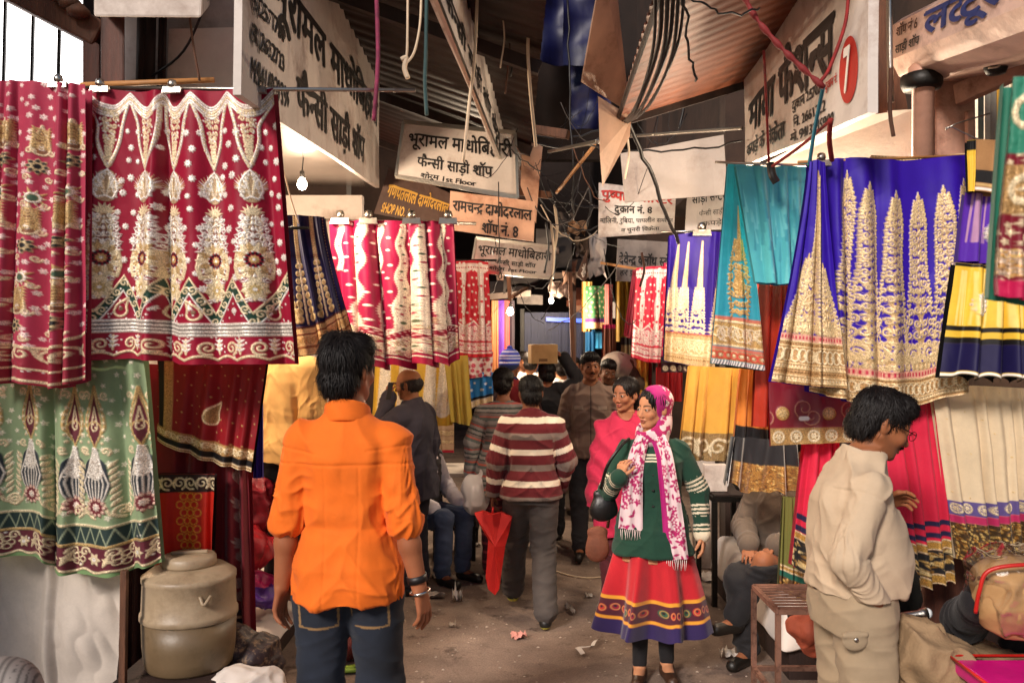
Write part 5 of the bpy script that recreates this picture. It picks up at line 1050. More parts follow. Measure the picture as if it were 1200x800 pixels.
# ---- cords, ribbons and cables
def cord(label, pts, r, m, cat='cord', group='cords and cables hanging over the lane', wob=0):
    p = smooth_line(pts, 6); b = MB(); b.tube(p, r, 6); w = set(label.replace(',', '').split()); nm = next((k for k in ('ribbon', 'rope', 'cable', 'string', 'wire', 'strap', 'rag') if k in w), 'rope')
    return tag(b.build('hanging_' + nm, M[m], smooth=True), label, nm if cat == 'cord' else cat, group)
cord('pale cable hanging down in front of the tilted pale sign', [P(560, -20, 4.2), P(556, 70, 4.2), P(550, 120, 4.25), P(543, 190, 4.3)], .008, 'wcable'); cord('pale bent cable right of the end-on sign', [P(631, -10, 4.5), P(628, 18, 4.5), P(619, 45, 4.5), P(621, 100, 4.55), P(628, 172, 4.6)], .009, 'wcable')
cord('magenta ribbon knotted round the steel pipe', [P(441, -10, 3.5), P(443, 60, 3.45), P(441, 106, 3.42), P(438, 142, 3.44)], .009, 'mag'); cord('teal rope with a knotted end', [P(500, -10, 4.), P(499, 60, 4.), P(498, 95, 4.), P(500, 135, 4.)], .009, 'teal')
cord('straw coloured string looped to a knot', [P(478, -10, 4.), P(477, 60, 4.), P(474, 75, 4.), P(485, 62, 4.), P(492, 30, 4.), P(494, -10, 4.)], .006, 'wcable'); cord('knotted straw string end', [P(470, 70, 4.), P(476, 68, 4.), P(474, 80, 4.), P(478, 92, 4.)], .012, 'wcable')
for i, (dx, s) in enumerate(((0, 0), (7, 8), (14, 3), (20, 12), (-8, 5), (27, 4))):
    cord('dark cable of the bundle sweeping down the orange awning', [P(776 + dx, -15, 3.0), P(772 + dx * .8, 50 + s, 3.3), P(755 + dx * .5, 105 + s, 3.8), P(738 + dx * .3, 138, 4.4), P(720, 140 + s, 5.2)], .009 - .0006 * i, 'cable')
for i, (a, c, sg, m, r) in enumerate(((P(690, 170, 5.6), P(870, 165, 4.9), .05, 'cable', .006), (P(735, 136, 4.7), P(795, 285, 5.6), .0, 'cable', .012), (P(640, 230, 7.), P(800, 210, 7.), .15, 'cable', .008), (P(600, 150, 7.2), P(705, 160, 6.), .12, 'cable', .008), (P(560, 130, 7.5), P(730, 140, 7.5), .2, 'cable', .01),
    (P(665, 0, 6.5), P(672, 250, 6.5), -.0, 'cable', .008), (P(620, 210, 8), P(720, 250, 8), .3, 'cable', .008), (P(634, 240, 8), P(700, 270, 8.4), .2, 'wcable', .006), (P(800, -10, 3.0), P(815, 95, 3.4), .03, 'cable', .005), (P(806, -5, 3.0), P(890, 10, 3.2), .04, 'cable', .004))):
    b = MB(); b.tube(catenary(a, c, sg, 14, .01, i), r, 6); tag(b.build('overhead_cable', M[m], smooth=True), ('black cable slung across under the tin flaps', 'thick black cable slanting from the tin flap past the blank sheet', 'black cable sagging behind the blank sheet', 'black cable from the short beam to the lower tin flap', 'black cable sagging past the lattice girder', 'black wire dropping straight down between the two blue tarpaulins', 'black cable sagging lowest over the middle of the lane', 'pale wire sagging over the grey canopy', 'thin wire trailing down the orange awning', 'thin wire tied across the near edge of the orange awning')[i], 'cable', 'cords and cables hanging over the lane')
cord('dark red knotted ribbon slanting under the orange awning', [P(868, -12, 3.3), P(885, 20, 3.3), P(910, 50, 3.3), P(935, 75, 3.3), P(966, 103, 3.3)], [.012], 'rcord') if 0 else None
b = MB(); p = smooth_line([P(868, -12, 3.2), P(885, 20, 3.2), P(910, 50, 3.2), P(935, 75, 3.2), P(966, 103, 3.2)], 6); b.tube(p, [.005 + .009 * abs(math.sin(i * .9)) for i in range(len(p))], 7)
tag(b.build('knotted_ribbon', mat('dark_red_ribbon', hx('#7a1f20'), .7, var=.3), smooth=True), 'dark red knotted ribbon slanting across the long sign with the red oval', 'ribbon')
cord('bright red ribbon hanging beside the numeral sign', [P(995, -12, 3.2), P(990, 30, 3.2), P(972, 80, 3.2), P(962, 95, 3.2)], .007, 'rcord'); cord('blue cord tying the rod above the turquoise cloth', [P(965, 100, 3.22), P(955, 150, 3.4), P(948, 195, 3.55)], .008, 'bcord')
cord('red cord slanting from the rod to the long sign', [P(905, 195, 3.9), P(940, 170, 3.6), P(975, 140, 3.3)], .007, 'rcord'); cord('short red ribbon hanging above the clip of the violet lehenga', [P(973, 140, 3.3), P(972, 165, 3.4), P(975, 188, 3.5)], .010, 'rcord')
cord('thin red cord crossing the sign to the turquoise cloth', [P(895, 60, 3.6), P(898, 120, 3.9), P(901, 190, 4.02)], .006, 'rcord'); cord('grey strap hanging left of the shutter box', [P(1042, -10, 3.6), P(1043, 70, 3.6), P(1044, 120, 3.6)], .014, 'gboard' if 0 else 'steel'); cord('thin red rope beside the pink pillar', [P(1044, 80, 3.55), P(1043, 130, 3.55), P(1047, 160, 3.55)], .009, 'brope')
cord('thin brown string from the top of the frame to the bamboo pole', [P(220, -5, 3.4), P(226, 50, 3.42), P(234, 95, 3.45)], .005, 'brope'); cord('thin wire leaning across the grey wall', [P(245, -5, 3.9), P(215, 60, 4.), P(170, 95, 4.1)], .006, 'cable')
cord('thin wire over the corner of the long wall sign', [P(284, -10, 3.2), P(295, 30, 3.3), P(300, 40, 3.4)], .005, 'cable'); cord('string hanging below the tin ceiling', [P(330, 190, 4.5), P(340, 230, 4.5), P(350, 262, 4.5)], .004, 'wcable')
cord('black knotted rag on the turquoise cloth', [P(903, 192, 3.98), P(905, 205, 3.96), P(910, 214, 3.96)], .02, 'cable', cat='rag', group=None)
for i, (x, y, L) in enumerate(((588, 10, 70), (594, 0, 110), (600, 30, 60), (734, 150, 60), (792, 60, 70), (640, 260, 60), (646, 262, 80), (752, 296, 40), (798, 100, 50), (650, 240, 60), (612, 130, 70), (690, 215, 50))):
    cord('thin frayed string hanging among the cables', [P(x, y, 4.4 + .3 * i), P(x + 3, y + L * .5, 4.4 + .3 * i), P(x - 2, y + L, 4.4 + .3 * i)], .004 + .0008 * i, ('wcable', 'brope', 'cable')[i % 3], group='frayed strings among the cables')
for i, (x, y, Y, w, h, c) in enumerate(((655, 340, 9.3, 24, 20, '#a8958c'), (668, 320, 9.1, 16, 28, '#8a6a58'), (648, 300, 9.4, 14, 22, '#6a5a54'), (682, 290, 9., 14, 26, '#5a4a40'), (664, 262, 9., 18, 24, '#3a302c'), (700, 300, 8.6, 20, 52, '#948a86'), (676, 268, 8.8, 22, 18, '#7a5a40'))):
    q = random.Random(i); n = 5; V = [P(x + w * (k / (n - 1) - .5) + q.uniform(-2, 2), y + h * (j / (n - 1) - .5) + q.uniform(-2, 2) - (4 if j == 4 and k % 2 else 0), Y + q.uniform(-.12, .12)) for j in range(n) for k in range(n)]
    fr = [(j * n + k, (j + 1) * n + k, (j + 1) * n + k + 1, j * n + k + 1) for j in range(4) for k in range(4)]
    tag(mesh_obj('torn_sheet', V + [p + Vector((0, .02, 0)) for p in V], fr + [tuple(25 + z for z in reversed(g)) for g in fr], mat('rag_%d' % i, hx(c), .8, var=.3)), ('pale torn plastic over the lane', 'tan torn sacking beside the pale plastic', 'grey rag left of the tan sacking', 'dark brown rag below the blue tarpaulins', 'black torn sheet above the pale plastic', 'grey cloth hanging above the green bordered cloth', 'rust coloured sheet above the grey cloth')[i], 'sheet', 'torn sheets over the lane')
sign('shop_sign', 'small tilted dark board with a white edge beside the hanging grey cloth', [P(676, 322, 8.3), P(688, 292, 8.3), P(688, 326, 8.3), P(684, 330, 8.3)], [('शॉप', .2, .8, .2, .8, 'whitei')], 'bboard', frame=None)

for i in range(46):
    q = random.Random(i + 40); x0, y0, Y0 = q.uniform(575, 790), q.uniform(60, 320), q.uniform(5.5, 9.5); x1, y1 = x0 + q.uniform(-90, 90), y0 + q.uniform(-25, 90)
    b = MB(); b.tube(catenary(P(x0, y0, Y0), P(x1, y1, Y0 + q.uniform(-1, 1)), q.uniform(0, .35), 12, .009, i), q.uniform(.002, .0045), 5); tag(b.build('tangled_wire', M[q.choice(('cable', 'cable', 'brope', 'cable', 'dtarp'))], smooth=True), 'thin wire in the tangle over the middle of the lane', 'wire', 'tangled wires over the middle of the lane')
q = np.random.RandomState(8); b = MB()
for _ in range(900):
    Y = 3.6 + 7 * q.rand() ** 1.5; x = q.uniform(-1.2, 1.6); s_ = q.uniform(.003, .011); a = q.rand() * 6.28
    b.add([(x + s_ * math.cos(a + k * 1.57) * (1 + .5 * q.rand()), Y + s_ * math.sin(a + k * 1.57), .002) for k in range(4)] + [(x, Y, .002 + s_ * .6)], [(0, 1, 4), (1, 2, 4), (2, 3, 4), (3, 0, 4)])
tag(b.build('grit', mat('grit', hx('#a8988a'), .9, var=.5, scale=40)), kind='stuff')

for i, (x0, y0, x1, y1, Y, c, l) in enumerate(((598, 306, 690, 322, 11.4, '#6a5648', 'faded brown awning high over the far lane'), (574, 330, 622, 344, 10.3, '#7a6a60', 'grey brown awning above the coloured stoles'), (664, 338, 708, 352, 11.8, '#8a4a30', 'rust red awning over the far right stalls'))):
    a = empty('awning', P((x0 + x1) / 2, y1, Y), l, 'awning', 'small awnings at the far end of the lane'); b = MB(); b.slab([P(x0, y0, Y + .7), P(x1, y0 - 3, Y + .7), P(x1, y1 - 4, Y), P(x0, y1, Y)], .03); b.build('sheet', mat('awning_%d' % i, hx(c), .7, var=.3), a); b = MB()
    b.slab([P(x0, y1, Y - .01), P(x1, y1 - 4, Y - .01), P(x1, y1 + 3, Y), P(x0, y1 + 7, Y)], .02); b.build('valance', mat('valance_%d' % i, hx(c), .7, var=.3), a)
for i, (x0, y0, x1, y1, Y, c, l) in enumerate(((606, 344, 636, 356, 10.8, 'gboard', 'small grey board over the blue shutter'), (690, 352, 722, 372, 11., 'board2', 'small pale board beside the far right bulb'), (582, 308, 604, 328, 9.6, 'bboard', 'small brown board beside the grey white sign'), (628, 268, 668, 296, 10.2, 'dtarp', 'dark sheet of tin high over the far lane'), (668, 352, 690, 378, 12., 'oboard', 'small orange board at the far end of the lane'))):
    b = MB(); b.slab([P(x0, y0, Y), P(x1, y0 + 2, Y), P(x1, y1 + 1, Y), P(x0, y1, Y)], .03); tag(b.build('notice_board', M[c]), l, 'board', 'small boards at the far end of the lane')
# ================================================================ people: one continuous body surface each, clothing and hair as parts
class SDF:
    def __init__(s, lo, hi, h, fine=None):
        ax = []
        for k in range(3):
            if fine is None: ax.append(np.arange(lo[k], hi[k] + h, h)); continue
            fl, fh, hf = fine; a, b = max(lo[k], fl[k]), min(hi[k], fh[k])
            ax.append(np.r_[np.arange(lo[k], a, h), np.arange(a, b, hf), np.arange(b, hi[k] + h, h)])
        s.ax = [a.astype(np.float32) for a in ax]; s.h = h; s.F = np.full([len(a) for a in s.ax], .25, np.float32)
    def win(s, lo, hi, k):
        m = k + 3 * s.h; sl = []; g = []
        for i in range(3):
            a = max(0, np.searchsorted(s.ax[i], lo[i] - m) - 1); b = min(len(s.ax[i]), np.searchsorted(s.ax[i], hi[i] + m) + 1)
            sl.append(slice(a, max(a, b))); sh = [1, 1, 1]; sh[i] = -1; g.append(s.ax[i][sl[i]].reshape(sh))
        return tuple(sl), g
    def comb(s, sl, d, k, sub=False):
        f = s.F[sl]
        if f.size == 0: return
        d = d.astype(np.float32)
        if sub: f = -f
        if k > 0: h = np.clip(.5 + .5 * (f - d) / k, 0, 1); r = f * (1 - h) + d * h - k * h * (1 - h)
        else: r = np.minimum(f, d)
        s.F[sl] = -r if sub else r
    def cap(s, a, b, ra, rb, k=.015, sub=False, sq=None):
        """tapered limb from a to b; sq=(axis vector, factor) flattens it along an axis"""
        a = np.asarray(a, float); b = np.asarray(b, float); r = max(ra, rb); lo = np.minimum(a, b) - r; hi = np.maximum(a, b) + r
        sl, (x, y, z) = s.win(lo, hi, k); e = b - a; l2 = e @ e + 1e-9
        px, py, pz = x - a[0], y - a[1], z - a[2]; t = np.clip((px * e[0] + py * e[1] + pz * e[2]) / l2, 0, 1)
        qx, qy, qz = px - t * e[0], py - t * e[1], pz - t * e[2]; d2 = qx * qx + qy * qy + qz * qz
        if sq is not None: n = nrm(sq[0]); w = qx * n[0] + qy * n[1] + qz * n[2]; d2 = d2 + (sq[1] ** 2 - 1) * w * w
        s.comb(sl, np.sqrt(d2) - (ra + t * (rb - ra)), k, sub)
    def ell(s, c, r, rot=None, k=.012, sub=False):
        c = np.asarray(c, float); r = np.asarray(r, float); m = r.max(); sl, (x, y, z) = s.win(c - m, c + m, k); x, y, z = x - c[0], y - c[1], z - c[2]
        if rot is not None: x, y, z = (rot[0, i] * x + rot[1, i] * y + rot[2, i] * z for i in range(3))
        k0 = np.sqrt((x / r[0]) ** 2 + (y / r[1]) ** 2 + (z / r[2]) ** 2); k1 = np.sqrt((x / r[0] ** 2) ** 2 + (y / r[1] ** 2) ** 2 + (z / r[2] ** 2) ** 2) + 1e-6
        s.comb(sl, k0 * (k0 - 1) / k1, k, sub)
    def loft(s, sec, k=.02, e=2.3, sub=False):
        """stacked rounded sections (z, cx, cy, rx, ry)"""
        q = np.asarray(sorted(sec), float); rr = q[:, 3:].max(); lo = [(q[:, 1]).min() - rr, q[:, 2].min() - rr, q[0, 0]]; hi = [q[:, 1].max() + rr, q[:, 2].max() + rr, q[-1, 0]]
        sl, (x, y, z) = s.win(lo, hi, k); zz = z.ravel(); f = [np.interp(zz, q[:, 0], q[:, i]).reshape(z.shape) for i in (1, 2, 3, 4)]
        d = ((np.abs((x - f[0]) / f[2])) ** e + (np.abs((y - f[1]) / f[3])) ** e) ** (1 / e) - 1; d = d * np.minimum(f[2], f[3])
        s.comb(sl, np.maximum(d, np.maximum(z - q[-1, 0], q[0, 0] - z)), k, sub)
    def cut(s, p, n):
        """remove everything on the n side of the plane through p"""
        n = nrm(n); x, y, z = s.ax[0][:, None, None], s.ax[1][None, :, None], s.ax[2][None, None, :]
        np.maximum(s.F, ((x - p[0]) * n[0] + (y - p[1]) * n[1] + (z - p[2]) * n[2]).astype(np.float32), out=s.F)
    def mesh(s):
        F = s.F; F[0], F[-1], F[:, 0], F[:, -1], F[:, :, 0], F[:, :, -1] = [np.maximum(a, 1e-4) for a in (F[0], F[-1], F[:, 0], F[:, -1], F[:, :, 0], F[:, :, -1])]
        S = F < 0; C = [(i, j, k) for i in (0, 1) for j in (0, 1) for k in (0, 1)]; sh = [n - 1 for n in F.shape]
        v = lambda A, c: A[c[0]:c[0] + sh[0], c[1]:c[1] + sh[1], c[2]:c[2] + sh[2]]
        any_ = np.zeros(sh, bool); all_ = np.ones(sh, bool)
        for c in C: any_ |= v(S, c); all_ &= v(S, c)
        act = any_ & ~all_; I = np.argwhere(act)
        if len(I) == 0: return np.zeros((0, 3)), np.zeros((0, 4), int), np.zeros((0, 3))
        vals = np.stack([F[I[:, 0] + c[0], I[:, 1] + c[1], I[:, 2] + c[2]] for c in C], 1)
        acc = np.zeros((len(I), 3)); cnt = np.zeros(len(I))
        for a in range(8):
            for b in range(a + 1, 8):
                d = [C[b][i] - C[a][i] for i in range(3)]
                if sum(map(abs, d)) != 1: continue
                m = (vals[:, a] < 0) != (vals[:, b] < 0); t = vals[m, a] / (vals[m, a] - vals[m, b])
                acc[m] += np.array(C[a]) + t[:, None] * np.array(d); cnt[m] += 1
        o = acc / cnt[:, None]; V = np.stack([s.ax[i][I[:, i]] + o[:, i] * (s.ax[i][I[:, i] + 1] - s.ax[i][I[:, i]]) for i in range(3)], 1)
        idx = np.full(sh, -1, np.int64); idx[act] = np.arange(len(I)); Q = []
        for a in range(3):
            b, c = [(1, 2), (2, 0), (0, 1)][a]; lo = [slice(None)] * 3; hi = [slice(None)] * 3; lo[a] = slice(0, -1); hi[a] = slice(1, None)
            X = S[tuple(lo)] != S[tuple(hi)]; E = np.argwhere(X); E = E[(E[:, b] > 0) & (E[:, c] > 0) & (E[:, b] < F.shape[b] - 1) & (E[:, c] < F.shape[c] - 1)]
            ins = S[E[:, 0], E[:, 1], E[:, 2]]; q = []
            for db, dc in ((1, 1), (0, 1), (0, 0), (1, 0)):
                K = E.copy(); K[:, b] -= db; K[:, c] -= dc; q.append(idx[K[:, 0], K[:, 1], K[:, 2]])
            q = np.stack(q, 1); q[~ins] = q[~ins][:, ::-1]; Q.append(q)
        Q = np.concatenate(Q); Q = Q[(Q >= 0).all(1)]; return V, Q, vnormals(V, Q)
def vnormals(V, Q):
    n = np.cross(V[Q[:, 2]] - V[Q[:, 0]], V[Q[:, 3]] - V[Q[:, 1]]); N = np.zeros_like(V)
    for k in range(3):
        N[:, k] = sum(np.bincount(Q[:, j], n[:, k], len(V)) for j in range(4))
    return N / (np.linalg.norm(N, axis=1, keepdims=True) + 1e-9)
def rotm(yaw, pitch, roll):
    """head rotation: yaw about z, pitch forwards (face down positive), roll sideways"""
    return np.array(Matrix.Rotation(R(yaw), 3, 'Z') @ Matrix.Rotation(R(pitch), 3, 'X') @ Matrix.Rotation(R(roll), 3, 'Y'))
SKINM = vmat('skin', rough=.6, fxrough=.25, fxmetal=0, sheen=.05, weave=350, wb=.08, spark=0, var=.10, sss=.12, spec=.3)
HAIRM = vmat('hair', rough=.5, sheen=.0, weave=500, wb=.2, spark=0, var=.3, spec=.22)
CLOTH = vmat('worn_cloth', rough=.85, sheen=.04, weave=700, wb=.45, spark=0, var=.11, crease=.85)
KNIT = vmat('knitted_wool', rough=.95, sheen=.08, weave=320, wb=.8, spark=0, var=.1)
DENIM = vmat('denim', rough=.9, sheen=.05, weave=900, wb=.4, spark=0, var=.28)
LEATH = vmat('leather', rough=.45, sheen=0, weave=200, wb=.3, spark=0, var=.2)
def head_prims(S, c, Rm, k=1., ears=True, female=False):
    p = lambda *a: c + Rm @ (np.array(a) * k); K = k
    E = lambda a, r, kk=.012, sub=False, rot=None: S.ell(p(*a), np.array(r) * K, Rm if rot is None else Rm @ rot, kk * K, sub)
    C = lambda a, b, ra, rb, kk=.008, sub=False: S.cap(p(*a), p(*b), ra * K, rb * K, kk * K, sub)
    fm = female; E((0, .014, .036), (.073 if fm else .075, .096, .080)); E((0, -.030, -.018), (.058 if fm else .061, .060 if fm else .063, .084), .02); E((0, -.038 if fm else -.040, -.082), (.030 if fm else .042, .037, .027 if fm else .030), .024)
    for sx in (-1, 1):
        C((sx * .056, .012, -.045), (sx * .022, -.054 if fm else -.058, -.090), .015 if fm else .020, .013 if fm else .015, .02)
        E((sx * .038, -.062 if fm else -.064, -.028), (.020, .017, .018), .022)
        if not fm: C((sx * .008, -.083, .020), (sx * .044, -.068, .019), .0095, .007, .012)
        E((sx * .031, -.100, .0005), (.018, .014 if fm else .017, .012), .012, True)
        E((sx * .031, -.0745, .0005), (.0160, .0138, .0140), .004)                      # lids over the eyeball
        E((sx * .031, -.0895, .0002), (.0142 if fm else .0128, .012, .0062 if fm else .0050), .002, True)                 # the opening
        if ears:
            E((sx * .075, .014, -.008), (.010, .019, .030), .006, rot=np.array(Matrix.Rotation(R(-sx * 18), 3, 'Z'))); E((sx * .086, .006, -.004), (.007, .010, .017), .004, True)
    nl = .098 if fm else .104
    C((0, -.082, .010), (0, -nl, -.032), .0062 if fm else .0075, .0092 if fm else .011, .010); E((0, -nl, -.034), (.0095 if fm else .012, .0095, .0085), .008)
    for sx in (-1, 1): E((sx * (.0105 if fm else .0125), -.091 if fm else -.095, -.038), (.007 if fm else .0085, .009, .0065), .006)
    C((-.019, -.080, -.0605), (0, -.0905, -.0575), .005, .0072, .006); C((.019, -.080, -.0605), (0, -.0905, -.0575), .005, .0072, .006)
    E((0, -.0865, -.0705), (.0165, .0085, .0075), .006); E((0, -.097, -.0650), (.015, .010, .0012), .003, True); E((0, -.074, -.098), (.014 if fm else .017, .012, .012), .014)
def skin_paint(V, c, Rm, k, base, brows=True, lips=None, stubble=0., kajal=False):
    q = ((V - c) @ Rm) / k; C = np.empty((len(V), 4), np.float32); C[:, :3] = base; C[:, 3] = 0
    n = vnoise(V * 40, 4)[:, None]; C[:, :3] *= .93 + .14 * n
    x, y, z = np.abs(q[:, 0]), q[:, 1], q[:, 2]; front = y < -.045
    def blend(m, col, a=1.): m = np.clip(m, 0, 1)[:, None] * a; C[:, :3] = C[:, :3] * (1 - m) + np.asarray(col, np.float32) * m
    cheek = np.exp(-(((x - .042) / .02) ** 2 + ((z + .03) / .02) ** 2)) * front; blend(cheek * .35, np.array(base) * (1.12, .85, .8))
    nose = np.exp(-((x / .015) ** 2 + ((z + .036) / .014) ** 2)) * (y < -.09); blend(nose * .3, np.array(base) * (1.1, .82, .78))
    lp = front & (y < -.075); m = np.clip(1.25 - ((x / .0195) ** 2 + ((z + .0645) / .012) ** 2), 0, .8) / .8 * lp; blend(m, lips or np.array(base) * (.85, .52, .5), .85)
    blend(np.clip(1 - ((x / .016) ** 2 + ((z + .0650 + .12 * x) / .0022) ** 2), 0, 1) * lp, np.array(base) * .25)
    if stubble: blend(np.clip((-.04 - z) / .02, 0, 1) * np.clip((-.0 - y) / .03, 0, 1) * (z > -.13), np.array(base) * .45, stubble)
    if brows:
        t = np.clip((x - .011) / .038, 0, 1); zb = .0205 + .0065 * np.sin(t * 2.3) - .004 * t; w = .0048 * (1 - .65 * t) + .0008
        blend((np.clip(1.4 - np.abs(z - zb) / w, 0, 1)) * (x > .010) * (x < .052) * (y < -.045), hx('#17100c'), .9)
    e = np.sqrt(((x - .031) / .0155) ** 2 + ((z - .0005) / .0062) ** 2); blend(np.clip(1 - np.abs(e - 1.) / .3, 0, 1) * front * np.where(z > .001, 1, .35), hx('#20130e'), .8 if kajal else .45)
    up = np.exp(-(((x - .031) / .015) ** 2 + ((z + .013) / .006) ** 2)) * front; blend(up * .35, np.array(base) * (.7, .62, .62))
    return C
def eyeballs(root, c, Rm, k, gaze):
    g = nrm(gaze)
    for sx in (-1, 1):
        b = bmesh.new(); bmesh.ops.create_uvsphere(b, u_segments=28, v_segments=20, radius=.0124 * k); V = np.array([v.co[:] for v in b.verts]); Fc = [tuple(v.index for v in f.verts) for f in b.faces]; b.free()
        d = (V / np.linalg.norm(V, axis=1, keepdims=True)) @ g; C = np.empty((len(V), 4)); C[:, :3] = hx('#b8aaa0'); C[d > .76, :3] = hx('#24130c'); C[d > .92, :3] = hx('#050404'); C[:, 3] = 1
        V = (c + Rm @ (np.array((sx * .031, -.0755, .0005)) * k)) + V @ Rm.T; mesh_obj('eye', V, Fc, SKINM, root, True, C, world=False)
def hair_obj(root, c, Rm, k, style, col, seed=0, h=.006, locks=900, lift=.5, name='hair'):
    S = SDF(c - .19, c + .19, h); p = lambda *a: c + Rm @ (np.array(a) * k)
    E = lambda a, r, kk=.01, sub=False: S.ell(p(*a), np.array(r) * k, Rm, kk, sub)
    whorl = np.array((0, .055, .115))
    if style == 'short':
        E((0, .018, .042), (.081, .102, .085)); E((0, -.035, .082), (.066, .06, .045)); E((0, .06, -.02), (.072, .055, .07))
        E((0, -.128, -.030), (.078, .082, .092), .008, True); 
        for sx in (-1, 1): E((sx * .09, -.018, -.045), (.035, .044, .052), .006, True)
        E((0, .03, -.125), (.12, .12, .055), .01, True)
    elif style == 'thick':
        E((0, .018, .042), (.080, .101, .086)); E((0, -.035, .084), (.064, .060, .044)); E((0, .058, -.025), (.069, .052, .075)); E((.035, .02, .095), (.042, .055, .034)); E((-.04, .0, .082), (.04, .055, .04))
        E((0, -.130, -.030), (.080, .082, .092), .008, True)
        for sx in (-1, 1): E((sx * .095, -.025, -.05), (.036, .044, .050), .006, True)
        E((0, .03, -.128), (.12, .12, .055), .012, True)
    elif style == 'bald':
        E((0, .022, .0), (.080, .098, .075)); E((0, -.02, .10), (.075, .10, .075), .01, True); E((0, -.11, -.02), (.09, .10, .12), .008, True)
        for sx in (-1, 1): E((sx * .09, -.010, -.03), (.03, .03, .04), .006, True)
        E((0, .03, -.115), (.12, .12, .05), .01, True)
    elif style in ('bun', 'parted'):
        E((0, .018, .040), (.083, .104, .087)); E((0, .06, -.025), (.070, .05, .07)); E((0, -.132, -.018), (.076, .096, .126), .006, True)
        for sx in (-1, 1): E((sx * .085, -.01, -.03), (.024, .03, .035), .006, True)
        if style == 'bun': E((0, .128, -.01), (.045, .04, .045), .012)
        else: E((0, .10, -.08), (.04, .035, .09), .012)
        E((0, -.05, .128), (.003, .06, .02), .006, True)
    elif style == 'moustache':
        for sx in (-1, 1): S.cap(p(sx * .003, -.101, -.050), p(sx * .024, -.086, -.058), .0055 * k, .0032 * k, .003)
    elif style == 'beanie':
        E((0, .012, .052), (.090, .110, .092)); E((0, .03, .0), (.088, .10, .06)); E((0, -.125, -.06), (.085, .09, .095), .006, True); E((0, .02, -.115), (.13, .13, .06), .006, True); E((0, .02, .15), (.025, .025, .02), .008)
    V, Q, N = S.mesh()
    if len(V) == 0: return None
    q = ((V - c) @ Rm) / k
    if style == 'beanie':
        C = np.zeros((len(V), 4)); st = np.floor((q[:, 2] + .06) / .012).astype(int); pal = np.array([hx('#1c2c5a'), hx('#1c2c5a'), hx('#20305f'), hx('#1c2c5a'), hx('#1c2c5a'), hx('#3448b4'), hx('#dfe4f4'), hx('#3d4fc0'), hx('#4a5ad0'), hx('#c9d0f0'), hx('#3d4fc0'), hx('#dfe4f4'), hx('#4a5ad0'), hx('#4a5ad0'), hx('#c9d0f0'), hx('#3d4fc0'), hx('#3d4fc0'), hx('#3d4fc0'), hx('#3d4fc0')])
        C[:, :3] = pal[np.clip(st, 0, len(pal) - 1)]; return mesh_obj('woollen_cap', V, Q, KNIT, root, True, C, world=False)
    fl = q - whorl; lat = np.arctan2(fl[:, 0], fl[:, 1]); V = V + N * (.0035 * np.sin(lat * 46 + 6 * vnoise(q * 30, seed)) + .010 * (vnoise(q * 28, seed + 1) - .5))[:, None] * (0 if style == 'moustache' else 1)
    C = np.zeros((len(V), 4)); C[:, :3] = np.array(col) * (.7 + .7 * vnoise(np.stack([lat * 14, q[:, 2] * 8, q[:, 1] * 6], -1), seed))[:, None]
    if locks and style != 'moustache':
        rg = np.random.RandomState(seed); ok = np.flatnonzero(q[:, 1] > (-.01 if style in ('bun', 'parted') else -9)); ii = rg.choice(ok, min(locks, len(ok)), replace=False); LV = []; LQ = []; LC = []; n0 = len(V); Wl = c + Rm @ (whorl * k)
        for i in ii:
            n = N[i]; t = V[i] - Wl; fly = rg.uniform(.2, 1.3) * (2.6 if rg.rand() < .09 else 1); 
            if style in ('bun', 'parted'): t = (c + Rm @ (np.array((0, .13, -.02)) * k)) - V[i]
            t = t - n * (t @ n); t = nrm(t) + rg.normal(0, .28, 3); t = nrm(t - n * (t @ n) * .8); sd_ = nrm(np.cross(n, t)); L = rg.uniform(.022, .045) * k * dict(bald=.5, thick=1.1, short=.8).get(style, 1.) * (.45 if q[i, 1] < -.04 else 1); w = rg.uniform(.0009, .0022) * k
            b = n0 + len(LV); base = V[i] - n * .002; cc = np.array(col) * rg.uniform(.6, 1.7)
            for s_, ww in ((0, 1.), (.45, .8), (1., .06)):
                pc = base + t * L * s_ + n * (lift * fly * .012 * math.sin(s_ * 2.4) + .002) * k - np.array((0, 0, 1)) * .010 * s_ * s_
                LV += [pc - sd_ * w * ww, pc + n * w * ww * .8, pc + sd_ * w * ww]; LC += [(*cc, 0)] * 3
            for s_ in (0, 3): LQ += [(b + s_, b + s_ + 1, b + s_ + 4, b + s_ + 3), (b + s_ + 1, b + s_ + 2, b + s_ + 5, b + s_ + 4)]
        V = np.concatenate([V, np.array(LV)]); Q = np.concatenate([Q, np.array(LQ)]); C = np.concatenate([C, np.array(LC)])
    return mesh_obj(name if style != 'moustache' else 'moustache', V, Q, HAIRM, root, True, C, world=False)
